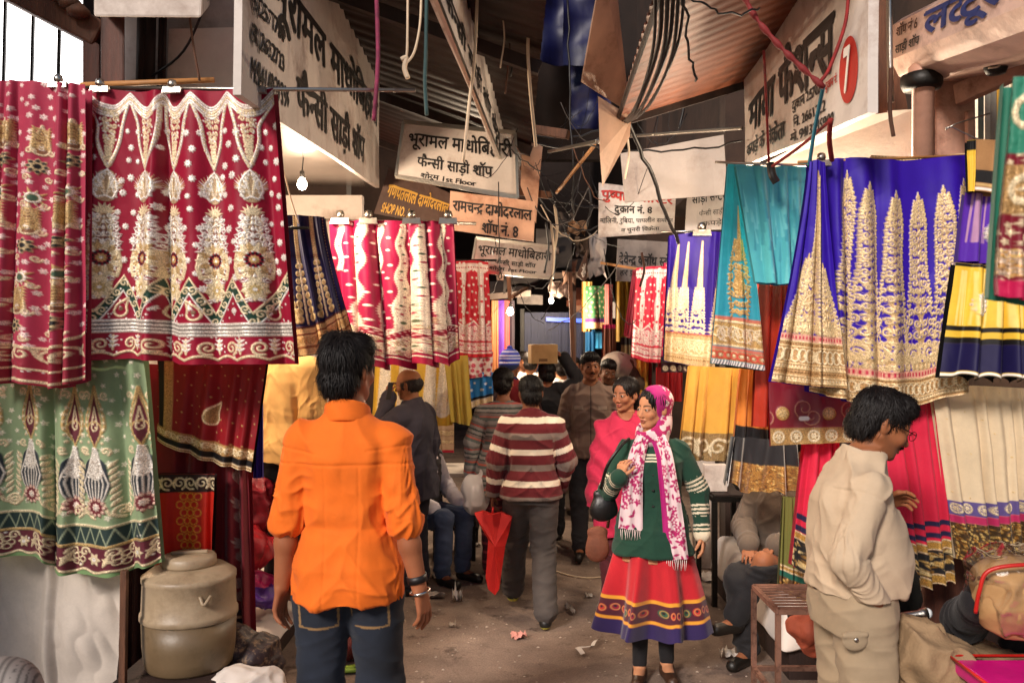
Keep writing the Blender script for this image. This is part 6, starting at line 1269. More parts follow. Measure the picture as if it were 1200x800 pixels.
def hand(S, w, d, pn, th, curl=.35, k=1., spread=1., thumb=.5):
    """palm and five fingers from wrist w along d; pn = palm-facing normal, th = side of the thumb"""
    d = nrm(d); pn = nrm(np.asarray(pn, float) - d * (np.asarray(pn) @ d)); th = nrm(np.asarray(th, float) - d * (np.asarray(th) @ d)); th = nrm(th - pn * (th @ pn)); w = np.asarray(w, float)
    offs = (.031, .0105, -.0105, -.030); ln = (.070, .078, .072, .056)
    for o in offs: S.cap(w + th * o * .55 * k + d * .008 * k, w + d * (.088 - abs(o - .01) * .22) * k + th * o * k * spread, .0145 * k, .0115 * k, .012 * k, sq=(pn, 1.15))
    for i, (o, L) in enumerate(zip(offs, ln)):
        a = w + d * (.088 - abs(o - .01) * .22) * k + th * o * k * spread; dd = nrm(d + th * (o * 4 * spread)); cu = curl * (1 + .18 * i)
        for f, sh, r0, r1 in ((.44, .55, .0092, .0085), (.31, 1.0, .0085, .0078), (.27, .7, .0078, .0062)):
            an = cu * sh; dd = nrm(dd * math.cos(an) + pn * math.sin(an)); b = a + dd * L * f * k; S.cap(a, b, r0 * k, r1 * k, .002 * k); a = b
    a = w + d * .022 * k + th * .022 * k; dd = nrm(d * .75 + th * .65 + pn * .35)
    for f, r0, r1, cu in ((.046, .0145, .0115, .25), (.032, .011, .0098, thumb), (.026, .0098, .0072, thumb * .6)):
        b = a + dd * f * k; S.cap(a, b, r0 * k, r1 * k, .006 * k); a = b; dd = nrm(dd + d * cu * .6 + pn * cu * .5 - th * cu * .5)
def skeleton(**o):
    J = dict(head=(0, -.015, 1.585), neck=(0, .012, 1.43), shL=(.160, .012, 1.350), elL=(.215, .03, 1.11), wrL=(.235, -.02, .87), shR=(-.160, .012, 1.350), elR=(-.215, .03, 1.11), wrR=(-.235, -.02, .87),
             hipL=(.09, 0, .90), knL=(.10, -.015, .49), anL=(.10, .02, .09), toL=(.115, -.15, .03), hipR=(-.09, 0, .90), knR=(-.10, -.015, .49), anR=(-.10, .02, .09), toR=(-.115, -.15, .03))
    J.update(o); return {a: np.array(b, float) for a, b in J.items()}
TORSO = [(.84, 0, .005, .160, .112), (.93, 0, .005, .160, .112), (1.06, 0, .0, .138, .102), (1.2, 0, .0, .150, .110), (1.29, 0, .008, .160, .108), (1.345, 0, .012, .148, .095), (1.39, 0, .015, .112, .078), (1.425, 0, .015, .080, .064), (1.465, 0, .010, .060, .056)]
def arm_s(P, J, sd_):
    """distance travelled along the arm from the shoulder, and how close each point is to the arm"""
    best = None; s0 = 0
    for a, b in ((J['sh' + sd_], J['el' + sd_]), (J['el' + sd_], J['wr' + sd_])):
        e = b - a; l = np.linalg.norm(e); t = np.clip(((P - a) @ e) / l ** 2, 0, 1); d = np.linalg.norm(P - a - t[:, None] * e, axis=1); s_ = s0 + t * l
        best = (d, s_) if best is None else (np.where(d < best[0], d, best[0]), np.where(d < best[0], s_, best[1])); s0 += l
    return best
def person(label, x, Y, rz, H=1.7, J=None, head=(0, 0, 0), skin='#9c6a4a', hair=('short', '#15100e'), top=None, bottom=None, shoe='#1a1412', vox=.006, hf=None, z0=0., hands=None, gaze=(0, -1, 0), face=True, female=False, moustache=False, sec=None, stubble=.25, lean=(0, 0), locks=700, hair_h=.006, build=1., no_legs=False, group=None):
    k = H / 1.7; X = (x - 600) / F * Y; root = empty('person', (X, Y, z0), label, 'person', group, R(rz)); J = J or skeleton(); base = np.array(hx(skin)); Rm = rotm(*head)
    J = {a: v.copy() for a, v in J.items()}; hc = J['head']; sec = sec or TORSO
    def fin(name, V, Q, m, C): return mesh_obj(name, V * k, Q, m, root, True, C, world=False)
    P0 = np.array(list(J.values())); lo = P0.min(0) - .16; hi = P0.max(0) + .17
    fine = (hc - np.array((.10, .125, .125)), hc + np.array((.10, .115, .03)), hf) if hf else None
    S = SDF(lo, hi, vox, fine)
    S.loft([(a, b, c, d * build * .97, e * build * .97) for a, b, c, d, e in sec]); S.cap(J['neck'] - (0, 0, .03), hc + Rm @ np.array((0, .015, -.06)), .062 if not female else .054, .055 if not female else .048, .03)
    for s in 'LR':
        S.cap(J['sh' + s], J['el' + s], .048, .039, .03); S.cap(J['el' + s], J['el' + s] * .62 + J['wr' + s] * .38, .038, .037, .015); S.cap(J['el' + s] * .62 + J['wr' + s] * .38, J['wr' + s], .037, .026, .015)
        if not no_legs: S.cap(J['hip' + s], J['kn' + s], .088, .056, .03); S.cap(J['kn' + s], J['an' + s], .055, .036, .02); S.cap(J['an' + s] - (0, 0, .03), J['to' + s], .036, .026, .02)
        sg = 1 if s == 'L' else -1; d = nrm(J['wr' + s] - J['el' + s]); hd = (hands or {}).get(s, {})
        hand(S, J['wr' + s], hd.get('d', d), hd.get('pn', (-sg, .25, 0)), hd.get('th', (0, -1, 0)), hd.get('curl', .35), hd.get('k', .92), hd.get('spread', 1.))
    head_prims(S, hc, Rm, 1., True, female); V, Q, N = S.mesh()
    C = skin_paint(V, hc, Rm, 1., base, lips=hx('#8a3d38') if female else None, stubble=0 if female else stubble, kajal=female)
    # darker hairless scalp line under the hair is hidden by the hair part; finger creases from relief
    fin('body', V, Q, SKINM, C)
    if face: eyeballs_scaled(root, hc, Rm, k, gaze)
    if hair: hair_scaled(root, hc, Rm, k, hair[0], hx(hair[1]), hair_h, locks)
    if moustache: hair_scaled(root, hc, Rm, k, 'moustache', hx('#120c0a'), .003, 0)
    for g in (top or []): garment_top(fin, root, J, sec, g, vox, k, build)
    if bottom: garment_bottom(fin, root, J, sec, bottom, vox, k, build)
    if shoe and not no_legs:
        for s in 'LR':
            a, t = J['an' + s], J['to' + s]; d = nrm((t - a) * (1, 1, 0)); S = SDF(np.minimum(a, t) - .12, np.maximum(a, t) + .12, .006)
            h_ = a - (0, 0, .055) - d * .02; S.cap(h_, t + (0, 0, .002), .040, .036, .01, sq=None); S.cap(a - (0, 0, .03), h_ + d * .03, .042, .04, .02); zs = min(h_[2], t[2]) - .026; S.cut((0, 0, zs), (0, 0, -1)); S.cut((0, 0, a[2] + .01), (0, 0, 1)); V, Q, N = S.mesh()
            C = np.zeros((len(V), 4)); C[:, :3] = hx(shoe[0] if isinstance(shoe, tuple) else shoe)
            if isinstance(shoe, tuple): C[V[:, 2] < zs + .022, :3] = hx(shoe[1])
            fin('shoe', V, Q, LEATH, C)
    return root
def eyeballs_scaled(root, hc, Rm, k, gaze): eyeballs(root, hc * k, Rm, k, gaze)
def hair_scaled(root, hc, Rm, k, st, col, h, locks): return hair_obj(root, hc * k, Rm, k, st, col, seed=int(abs(hc[2] * 1e4)) % 97, h=h, locks=locks)
def colour_of(g, V, J):
    c = g['col']; C = np.zeros((len(V), 4), np.float32)
    C[:, :3] = c(V, J) if callable(c) else hx(c); return C
def wrinkle(V, N, amp, seed, J, sleeves=True):
    """crumpled folds: diagonal pulls over the body, rings of creases along the sleeves, sharpest at the elbow"""
    if amp <= 0: return V
    x, y, z = V[:, 0], V[:, 1], V[:, 2]; wp = vnoise(V * 7, seed + 20) * 1.5
    a = ridge(np.stack([(np.abs(x) * .75 + z * .66) * 15 + wp, (np.abs(x) - z) * 3.2 + seed, y * 5], -1), seed) ** 2
    b = ridge(np.stack([x * 8 + wp, y * 6, z * 3.0 + seed], -1), seed + 3) ** 2; c = ridge(np.stack([x * 5 + wp, y * 7, z * 17 + wp], -1), seed + 5) ** 2
    low = np.clip((J['shL'][2] - .18 - z) / .25, 0, 1); w = 1.25 * a * (1 - .35 * low) + .9 * b + 1.1 * c * low - 1.05
    if sleeves:
        for s in 'LR':
            d, t = arm_s(V, J, s); m = np.clip((.115 - d) / .03, 0, 1) * np.clip(t / .05, 0, 1); el = np.linalg.norm(J['el' + s] - J['sh' + s]); an = np.arctan2(y - J['el' + s][1], x - J['el' + s][0]); bend = .42 + .8 * np.exp(-((t - el) / .10) ** 2) + .5 * np.clip((t - .42) / .1, 0, 1)
            w = w * (1 - m) + m * .72 * bend * (ridge(np.stack([t * 21 + wp * 1.3 + 1.2 * np.sin(an + seed), np.sin(an) * 1.5, np.cos(an) * 1.5], -1), seed + 7) ** 2 * 1.2 + .5 * ridge(np.stack([t * 9, np.sin(an) * 3, np.cos(an) * 3], -1), seed + 8) ** 2 - .75)
    return V + N * (amp * 1.25 * w)[:, None]
def garment_top(fin, root, J, sec, g, vox, k, build):
    zo = J['neck'][2] - 1.43; infl = g.get('infl', .016); hem = g['hem']; m = g.get('m', CLOTH); zt = 1.43; lo = np.array((-.5, -.5, hem - .03)); hi = np.array((.5, .5, 1.56))
    P0 = np.array([J[a + s] for a in ('sh', 'el', 'wr') for s in 'LR']); lo = np.minimum(P0.min(0) - .12, (-.3, -.28, hem - .03)); hi = np.maximum(P0.max(0) + .12, (.3, .3, 1.53))
    S = SDF(lo, hi, g.get('vox', vox)); nf = lambda a: np.clip((1.52 - a + zo) / .18, .25, 1); lw = lambda a: .024 if a < 1.03 + zo else 0; sc = g.get('sec') or [(a, b, c, d * build + infl * nf(a) + lw(a), e * build + infl * nf(a) + lw(a)) for a, b, c, d, e in sec]
    if hem < sc[0][0]: f = sc[0]; sc = [(hem - .02, f[1], f[2], f[3] * g.get('flare', 1.03), f[4] * g.get('flare', 1.03))] + sc
    S.loft(sc, .02); L = g.get('sleeve', 1.); 
    for s in 'LR':
        sh, el, wr = J['sh' + s], J['el' + s], J['wr' + s]; r = g.get('sr', .012)
        S.cap(sh * (.5, 1, 1) + (0, 0, .022), sh, .040 + infl, .045 + infl, .03)
        if L > 0: S.cap(sh, sh + (el - sh) * min(1, L * 2) * .35, .051 + infl, .047 + r * .5 + infl * .7, .022); S.cap(sh + (el - sh) * min(1, L * 2) * .3, sh + (el - sh) * min(1, L * 2), .048 + r * .5 + infl * .7, .044 + r + infl * .4, .006)
        if L > .5:
            e2 = el + (wr - el) * min(1, (L - .5) * 2); S.cap(el, e2, .044 + r + infl * .4, .032 + r if L > .9 else .043 + r, .008)
        if g.get('roll'):
            e2 = el + (wr - el) * (L - .5) * 2 if L > .5 else sh + (el - sh) * L * 2; d = nrm(wr - el); S.cap(e2 - d * .030, e2, .050 + r, .051 + r, .004); S.cap(e2 - d * .055, e2 - d * .042, .049 + r, .050 + r, .004)
            S.cap(e2 + d * .030, e2 + d * .14, .12, .12, 0, True) if False else None
        elif L > .9: d = nrm(wr - el); S.cap(wr - d * .05, wr - d * .0, .036 + r + .004, .037 + r + .004, .004)
    if not g.get('noneck'): S.cap(J['neck'] + (0, -.006, .005), J['neck'] + (0, -.03, .16), .066, .085, .006, True)
    if g.get('v'): # open front showing what is beneath
        S.cap((0, -.16, 1.44), (0, -.20, g['v']), .05, .012, .004, True, sq=((0, 1, 0), .35))
    S.cut((0, 0, hem), (0, 0, -1)); 
    if 'extra' in g: g['extra'](S, J)
    V, Q, N = S.mesh(); C = colour_of(g, V, J); W_ = wrinkle(V, N, g.get('wr', .008), g.get('seed', 1), J)
    if 'relief' in g: W_ = W_ + N * g['relief'](V, J)[:, None]
    fin(g.get('name', 'shirt'), W_, Q, m, C)
    if g.get('collar'):
        S = SDF(J['neck'] - .16, J['neck'] + .16, .005); n = J['neck']; a = J['head'] - n; 
        S.cap(n + (0, .004, -.012), n + (0, -.004, .048), .080, .076, 0); S.cap(n + (0, -.05, -.07), n + (0, -.075, .10), .05, .07, .01, True, sq=((0, 1, 0), .45)); S.cap(n + (0, .0, -.06), n + (0, -.012, .12), .062, .064, .004, True); S.cut(n + (0, 0, .030), (0, -.45, 1)); S.cut(n - (0, 0, .035), (0, .3, -1)); V, Q, N = S.mesh()
        C = np.zeros((len(V), 4)); C[:, :3] = hx(g['collar']); fin('collar', V, Q, m, C)
def garment_bottom(fin, root, J, sec, g, vox, k, build):
    m = g.get('m', CLOTH); P0 = np.array([J[a + s] for a in ('hip', 'kn', 'an') for s in 'LR']); S = SDF(np.minimum(P0.min(0) - .16, (-.28, -.2, 0)), np.maximum(P0.max(0) + .16, (.28, .25, J['hipL'][2] + .18)), vox)
    i = g.get('infl', .014); dz = J['hipL'][2] - .90; cy = (J['hipL'][1] + J['hipR'][1]) / 2
    S.loft([(.83 + dz, 0, .005 + cy, .16 * build + i, .118 * build + i), (.93 + dz, 0, .005 + cy, .165 * build + i, .115 * build + i), (1.02 + dz, 0, cy, .15 * build + i, .11 * build + i)], .02)
    kr, ar = g.get('knee', .068), g.get('ankle', .066)
    for s in 'LR':
        h_, kn, an = J['hip' + s], J['kn' + s], J['an' + s]; S.cap(h_ - (0, 0, .02), kn, .094 + i, kr + i * .5, .035); e = kn + (an - kn) * g.get('len', .96); S.cap(kn, e, kr + i * .5, ar, .02)
    if 'extra' in g: g['extra'](S, J)
    S.cut((0, 0, g.get('top', 1.0) + dz), (0, 0, 1)); V, Q, N = S.mesh(); C = colour_of(g, V, J); w = (ridge(np.stack([V[:, 0] * 9 + V[:, 2] * 5, V[:, 1] * 9, V[:, 2] * 13 - V[:, 0] * 6], -1), g.get('seed', 5)) - .55) + .5 * (ridge(np.stack([V[:, 0] * 6, V[:, 1] * 9, V[:, 2] * 26 + V[:, 0] * 9], -1), g.get('seed', 5) + 2) - .5)
    lowk = 1 + 1.2 * np.exp(-((V[:, 2] - J['knL'][2]) / .08) ** 2) + 1.0 * np.exp(-((V[:, 2] - .12) / .08) ** 2)
    V2 = V + N * (g.get('wr', .008) * w * lowk)[:, None]
    if 'relief' in g: V2 = V2 + N * g['relief'](V, J)[:, None]
    fin(g.get('name', 'trousers'), V2, Q, m, C)
def ring(root, J, s, t, r, wd, m, name, k, th=.003):
    """band round a forearm at share t between elbow and wrist"""
    el, wr = J['el' + s] * k, J['wr' + s] * k; d = nrm(wr - el); c = el + (wr - el) * t; a = nrm(np.cross(d, (0, 1, .3))); b2 = np.cross(d, a); b = MB(); V = []; n = 28
    for rr, dd in ((r, -wd / 2), (r + th, -wd / 2), (r + th, wd / 2), (r, wd / 2)):
        for i in range(n): an = 6.2832 * i / n; V.append(c + (a * math.cos(an) + b2 * math.sin(an)) * rr * k + d * dd)
    b.add(V, [(j * n + i, j * n + (i + 1) % n, ((j + 1) % 4) * n + (i + 1) % n, ((j + 1) % 4) * n + i) for j in range(4) for i in range(n)]); return mesh_obj(name, b.V, b.F, m, root, True, world=False)
def strip(name, r, path, width, m, root, nrmls=None, fold=.006, seed=0, back=.004):
    """a strip of cloth along a path (local coordinates) carrying its own print"""
    p = smooth_line(path, 8); p = np.array([list(q) for q in p]); d = np.r_[0, np.cumsum(np.linalg.norm(np.diff(p, axis=0), axis=1))]; t = np.linspace(0, d[-1], r.H); c = np.stack([np.interp(t, d, p[:, i]) for i in range(3)], 1)
    T = np.gradient(c, axis=0); T /= np.linalg.norm(T, axis=1, keepdims=True); nv = np.asarray(nrmls if nrmls is not None else (0, -1, 0), float); nv = np.broadcast_to(nv, c.shape); S_ = np.cross(T, nv); S_ /= np.linalg.norm(S_, axis=1, keepdims=True) + 1e-9; Nn = np.cross(S_, T)
    u = np.linspace(-.5, .5, r.W); wv = np.broadcast_to(np.asarray(width(t / d[-1]) if callable(width) else width), t.shape); ph = 6.28 * (2.2 * u)[None] + np.sin(t * 9 + seed)[:, None]
    V = c[:, None] + S_[:, None] * (u[None, :, None] * wv[:, None, None]) + Nn[:, None] * ((fold * np.sin(ph) + .006 * (vnoise(np.stack([np.broadcast_to(u * 6, ph.shape), np.broadcast_to((t * 14)[:, None], ph.shape), ph * 0 + seed], -1)) - .5) - .03 * np.abs(u)[None] ** 2))[..., None]
    i = np.arange(r.H * r.W).reshape(r.H, r.W); Q = np.stack([i[:-1, :-1], i[1:, :-1], i[1:, 1:], i[:-1, 1:]], -1).reshape(-1, 4); C = np.concatenate([r.c, r.fx[..., None]], -1).reshape(-1, 4); V2 = V - Nn[:, None] * back
    return mesh_obj(name, np.concatenate([V.reshape(-1, 3), V2.reshape(-1, 3)]), np.concatenate([Q, Q[:, ::-1] + r.H * r.W]), m, root, True, np.concatenate([C, C]), world=False)
def tube_cloth(name, r, f, m, root, pleats=9, amp=.018, seed=0, grow=1., x0=0.):
    """a skirt: r wraps once round; f(v) gives z, centre x, centre y, radius x, radius y"""
    H, Wn = r.H, r.W; v = np.linspace(0, 1, H); a = np.linspace(0, 2 * np.pi, Wn) + math.pi / 2; q = np.random.RandomState(seed); w = sum(q.uniform(-.5, .5) * np.sin(j * a + q.rand() * 6) for j in (1, 2, 3))
    g = np.array([f(t) for t in v]); ph = pleats * a[None] + w[None] + .5 * np.sin(3 * v[:, None]); am = amp * (v[:, None] ** grow + .08) * (1 + .4 * np.sin(2 * a + seed))[None]
    rr = am * (np.sin(ph) + .3 * np.sin(2 * ph + 1)); X = g[:, 1:2] + (g[:, 3:4] + rr) * np.cos(a)[None] + .5 * am * np.cos(ph) * -np.sin(a)[None]; Yv = g[:, 2:3] - (g[:, 4:5] + rr) * np.sin(a)[None]; Z = g[:, 0:1] + .012 * np.sin(ph) * v[:, None] ** 3
    V = np.stack([X, Yv, np.broadcast_to(Z, X.shape)], -1).reshape(-1, 3); i = np.arange(H * Wn).reshape(H, Wn); Q = np.stack([i[:-1, :-1], i[:-1, 1:], i[1:, 1:], i[1:, :-1]], -1).reshape(-1, 4); C = np.concatenate([r.c, r.fx[..., None]], -1).reshape(-1, 4)
    return mesh_obj(name, V, Q, m, root, True, C, world=False)
# ================================================================ the people in the lane
def stripes(pal, period, off=0., sleeve_off=0.):
    """knitted stripes running round the body and round each sleeve: pal = [(share, colour)]"""
    ed = np.cumsum([p[0] for p in pal]); cols = np.array([hx(p[1]) for p in pal]); ed = ed / ed[-1]
    def f(V, J):
        t = -V[:, 2] + off
        for s in 'LR': d, a = arm_s(V, J, s); t = np.where((d < .105) & (a > .045), a - J['sh' + s][2] + off + sleeve_off, t)
        u = (t / period) % 1; return cols[np.searchsorted(ed, u).clip(0, len(cols) - 1)]
    return f
# --- the man in the orange shirt
def seam_orange(V, J):
    back = V[:, 1] > .03; r = -.004 * np.exp(-((V[:, 2] - 1.275) / .0035) ** 2) * back - .003 * np.exp(-((np.abs(V[:, 0]) - .055) / .004) ** 2) * back * (V[:, 2] < 1.27) * .7
    for s in 'LR': d, t = arm_s(V, J, s); r = r - .003 * np.exp(-((t - .03) / .004) ** 2) * (d < .12)
    r = r + .007 * np.sin(V[:, 0] * 40 + 2 * np.sin(V[:, 2] * 5)) * np.clip((1.1 - V[:, 2]) / .25, 0, 1) * back
    return r
def jeans(c1, c2):
    def f(V, J):
        n = vnoise(V * 5, 2)[:, None]; c = np.array(hx(c1)) * (1 - n) + np.array(hx(c2)) * n; st = np.zeros(len(V), bool)
        for sx in (-1, 1):
            x, z = (V[:, 0] - sx * .085), V[:, 2] - .80; b = V[:, 1] > .05; e = np.maximum(np.abs(x) / .062, np.abs(z + .0) / .075 + np.clip(-z - .03, 0, 1) * np.abs(x) * 30); st |= b & (np.abs(e - 1) < .055)
            st |= b & (np.abs(z - .012 - .35 * np.abs(x)) < .0035) & (np.abs(x) < .055)
        c[st] = hx('#8a6a44'); return c
    return f
Jo = skeleton(head=(0, -.01, 1.585), shL=(.148, .012, 1.345), shR=(-.148, .012, 1.345), elR=(-.198, .06, 1.09), wrR=(-.250, .06, .855), elL=(.198, .03, 1.09), wrL=(.222, .02, .85), hipL=(.09, 0, .9), hipR=(-.09, 0, .9), knL=(.10, -.03, .49), knR=(-.10, -.06, .49))
o = person('man in a bright orange shirt and blue jeans walking away in front', 408, 3.18, 180, 1.85, Jo, head=(-24, 2, 0), skin='#94593a', hair=('thick', '#120d0c'), vox=.0045, hands=dict(R=dict(pn=(.6, -.3, 0), th=(.2, -1, 0), curl=.38), L=dict(curl=.4, pn=(-.8, .3, 0))), locks=3200, hair_h=.005, face=True, build=.95,
    top=[dict(name='shirt', col='#e2690c', hem=.815, infl=.012, sleeve=.53, roll=True, collar='#e2690c', wr=.011, relief=seam_orange, seed=4, sr=.009, flare=1.0)], bottom=dict(col=jeans('#0b0e15', '#1e2636'), m=DENIM, infl=.010, seed=3, top=.822))
ring(o, Jo, 'R', .86, .031, .026, M['cable'], 'wrist_band', 1.85 / 1.7); ring(o, Jo, 'R', 1.05, .031, .009, mat('silver', hx('#d8d0c8'), .2, 1., .1), 'bracelet', 1.85 / 1.7, .005)
# --- the man in beige
secb = [(.84, 0, .01, .160, .125), (.95, 0, .0, .165, .138), (1.06, 0, -.012, .168, .148), (1.16, 0, -.008, .165, .140), (1.26, 0, .008, .156, .116), (1.33, 0, .004, .145, .098), (1.375, 0, -.008, .112, .078), (1.41, 0, -.02, .08, .062), (1.45, 0, -.035, .06, .055)]
Jb = skeleton(head=(0, -.098, 1.535), neck=(0, -.03, 1.405), shL=(.146, .0, 1.325), shR=(-.146, .01, 1.325), elR=(-.205, .115, 1.10), wrR=(-.165, .0, .945), elL=(.22, -.06, 1.10), wrL=(.13, -.15, 1.22), hipL=(.09, .01, .9), hipR=(-.09, .01, .9))
def seam_beige(V, J):
    r = 0 * V[:, 0]
    for s in 'LR': d, t = arm_s(V, J, s); r = r - .003 * np.exp(-((t - .03) / .004) ** 2) * (d < .12)
    r = r - .003 * np.exp(-((np.abs(V[:, 0]) - .022) / .003) ** 2) * (V[:, 1] < -.06); return r
o = person('man in beige shirt and khaki trousers looking down, one hand in his pocket', 1002, 3.05, 92, 1.70, Jb, head=(-3, 24, 0), skin='#8d5636', hair=('short', '#130e0d'), vox=.0045, hf=.0025, sec=secb, hands=dict(L=dict(d=(-.25, -.85, .35), pn=(-.8, .2, -.6), th=(-.3, .3, .9), curl=.75), R=dict(d=(.45, -.1, -1), curl=.3)), gaze=(0, -.9, -.3), locks=2800, hair_h=.005, moustache=True, stubble=.35,
    top=[dict(name='shirt', col='#bca58a', hem=.955, infl=.008, sleeve=1., collar='#c0aa90', wr=.010, relief=seam_beige, seed=8, sr=.008, sec=[(.93, 0, .0, .170, .143)] + [(a, b, c, d + .014, e + .014) for a, b, c, d, e in secb[1:]])], bottom=dict(col='#9a866c', infl=.012, seed=9, wr=.011, knee=.08, ankle=.085))
b = MB(); V = []
for i in range(40):
    a = 6.2832 * i / 40
    for z in (.922, .956): V.append((.183 * math.cos(a), .004 + .136 * math.sin(a), z))
mesh_obj('belt', V, [(2 * i, 2 * ((i + 1) % 40), 2 * ((i + 1) % 40) + 1, 2 * i + 1) for i in range(40)], M['cable'], o, True, world=False)
hc = Jb['head']; Rm = rotm(-3, 24, 0); b = MB()
for sx in (-1, 1):
    ps = [hc + Rm @ np.array((sx * (.031 + .024 * math.cos(6.283 * i / 20)), -.104, .001 + .017 * math.sin(6.283 * i / 20))) for i in range(21)]; b.tube(ps, .0014, 6, False); b.tube([hc + Rm @ np.array((sx * .055, -.102, .006)), hc + Rm @ np.array((sx * .074, -.06, .008)), hc + Rm @ np.array((sx * .083, .01, .01)), hc + Rm @ np.array((sx * .084, .03, -.008))], .0018, 6)
b.tube([hc + Rm @ np.array((-.008, -.108, .004)), hc + Rm @ np.array((0, -.112, .007)), hc + Rm @ np.array((.008, -.108, .004))], .0014, 6); b_ = mesh_obj('glasses', b.V, b.F, M['iron'], o, True, world=False)
S = SDF((-.215, -.09, .72), (-.14, .13, .90), .005); S.ell((-.192, .085, .83), (.012, .045, .035), None, .01); S.cap((-.196, .05, .852), (-.196, .125, .848), .010, .010, .006); V, Q, N = S.mesh(); C = np.zeros((len(V), 4)); C[:, :3] = hx('#9a866c'); mesh_obj('pocket_flap', V, Q, CLOTH, o, True, C, world=False)
b = MB(); b.lathe((0, 0, 0), [(.001, 0), (.008, .001), (.007, .004), (.001, .005)], 14); mesh_obj('button', [(-.207 - z, .088 + x, .838 + y) for x, y, z in b.V], b.F, M['steel'], o, True, world=False)
# --- the young woman in the printed scarf
Jw = skeleton(head=(0, -.012, 1.582), shL=(.150, .012, 1.335), shR=(-.150, .012, 1.335), elR=(-.262, -.02, 1.09), wrR=(-.185, -.20, 1.20), elL=(.268, .03, 1.10), wrL=(.285, -.02, .86), hipL=(.08, 0, .9), hipR=(-.08, 0, .9), knL=(.075, -.02, .49), anL=(.08, .02, .09), knR=(-.07, -.05, .49), anR=(-.075, -.06, .09), toR=(-.085, -.22, .03))
secw = [(.70, 0, .0, .212, .165), (.84, 0, .0, .192, .150), (.95, 0, .0, .168, .120), (1.06, 0, -.005, .150, .110), (1.2, 0, -.012, .158, .120), (1.28, 0, -.012, .165, .122), (1.325, 0, .004, .140, .098), (1.37, 0, .012, .108, .075), (1.41, 0, .015, .075, .058), (1.45, 0, .010, .055, .05)]
GRN = '#12392a'
def green_knit(V, J):
    c = np.empty((len(V), 3)); c[:] = hx(GRN)
    for s in 'LR':
        d, t = arm_s(V, J, s); m = (d < .10) & (((t > .17) & (t < .26)) | ((t > .33) & (t < .41)) | ((t > .455) & (t < .53))) & ((t * 44) % 1 < .5); c[m] = hx('#d9cbb0')
    c[(V[:, 1] < -.07) & (V[:, 2] > 1.275) & (V[:, 2] < 1.33) & (np.abs(V[:, 0]) < .07) & ((V[:, 2] * 60) % 1 < .5)] = hx('#d9cbb0'); return c
o = person('young woman in a magenta print headscarf, green cardigan and red skirt', 765, 4.66, -10, 1.575, Jw, head=(-44, 3, 2), skin='#b9805c', hair=('parted', '#120c0b'), vox=.005, hf=.002, female=True, sec=secw, gaze=(-.25, -1, 0), shoe='#3a2418', hands=dict(R=dict(d=(.25, -.1, 1), pn=(.5, .8, 0), th=(.9, -.4, 0), curl=.9, k=.84), L=dict(pn=(-1, .2, 0), curl=.4, k=.88)), locks=300, hair_h=.004,
    top=[dict(name='cardigan', col=green_knit, m=KNIT, hem=.745, infl=.012, sleeve=1., wr=.007, seed=12, v=1.27, sr=.010)], bottom=dict(name='leggings', col='#0d0b10', infl=.0, wr=.002, knee=.054, ankle=.042, seed=3))
kw = 1.575 / 1.7
b = MB(); 
for i, z in enumerate((1.21, 1.12, 1.03, .94)): b.lathe((0.004, -.136 * kw, z * kw), [(.001, -.007), (.008, -.004), (.008, .004), (.001, .007)], 10)
for i in range(4): mesh_obj('button', b.V[i * 40:(i + 1) * 40], [tuple(q - i * 40 for q in f) for f in b.F if i * 40 <= f[0] < (i + 1) * 40], M['cable'], o, True, world=False)
# skirt with a mirrored border
r = Ras(1.9, .64, .0036, hx('#b3101f')); r.band(.425, .445, hx('#d9962a')); r.band(.445, .54, hx('#4a0f22')); r.band(.54, .558, hx('#d9962a')); r.band(.558, .64, hx('#24104a'))
for i, u in enumerate(np.arange(.03, 1.9, .052)):
    v = .493 + .006 * math.sin(i * 2.3); r.st([(u, v)], .022, (hx('#a81a24'), hx('#2a5a40'), hx('#b8302a'), hx('#8a1030'))[(i * 7) % 4], fx=0, z=.001); r.st([(u + .004 * math.sin(i * 3.7), v)], .017, hx('#b98a4a'), ring=.002, fx=.2); r.st([(u, v - .004)], .007, hx('#2a0f18'), fx=.3)
for u in (.88, 1.0, 1.12): r.band(lambda x, u=u: x * 0 + 0, lambda x, u=u: np.where(np.abs(x - u) < .012, .39, -1), hx('#4a1a2a')) if False else None
tube_cloth('skirt', r, lambda t: (kw * (.93 - .64 * t), 0, -.005, kw * (.160 + .165 * t ** .8), kw * (.125 + .12 * t ** .8)), vmat('cotton', rough=.85), o, pleats=7, amp=.046, seed=4)
# scarf: hood, neck wrap, two hanging ends
SC1, SC2 = hx('#dcc4c6'), hx('#a5105a')
def scarf_print(V): n = vnoise(V * 34, 3); m = vnoise(V * 60 + 5, 8); return np.where(((n > .48) & (m > .3))[:, None], np.array(SC2), np.array(SC1))
hc = Jw['head']; Rm = rotm(-44, 3, 2); S = SDF(hc - np.array((.2, .2, .26)), hc + .2, .005); p = lambda *a: hc + Rm @ np.array(a)
S.ell(p(0, .028, .036), (.092, .112, .098), Rm, .02); S.ell(p(0, .05, -.06), (.080, .075, .10), Rm, .03); S.ell(p(0, -.118, -.01), (.095, .115, .150), Rm, .015, True)
S.cap(p(0, .02, -.125), p(0, .0, -.15), .088, .098, .03); S.cap(p(.0, -.03, -.135), p(.0, -.06, -.17), .07, .06, .02); S.cap(p(0, .01, -.06), p(0, -.02, -.16), .054, .05, .004, True); S.ell(p(0, -.06, -.06), (.066, .075, .085), Rm, .004, True)
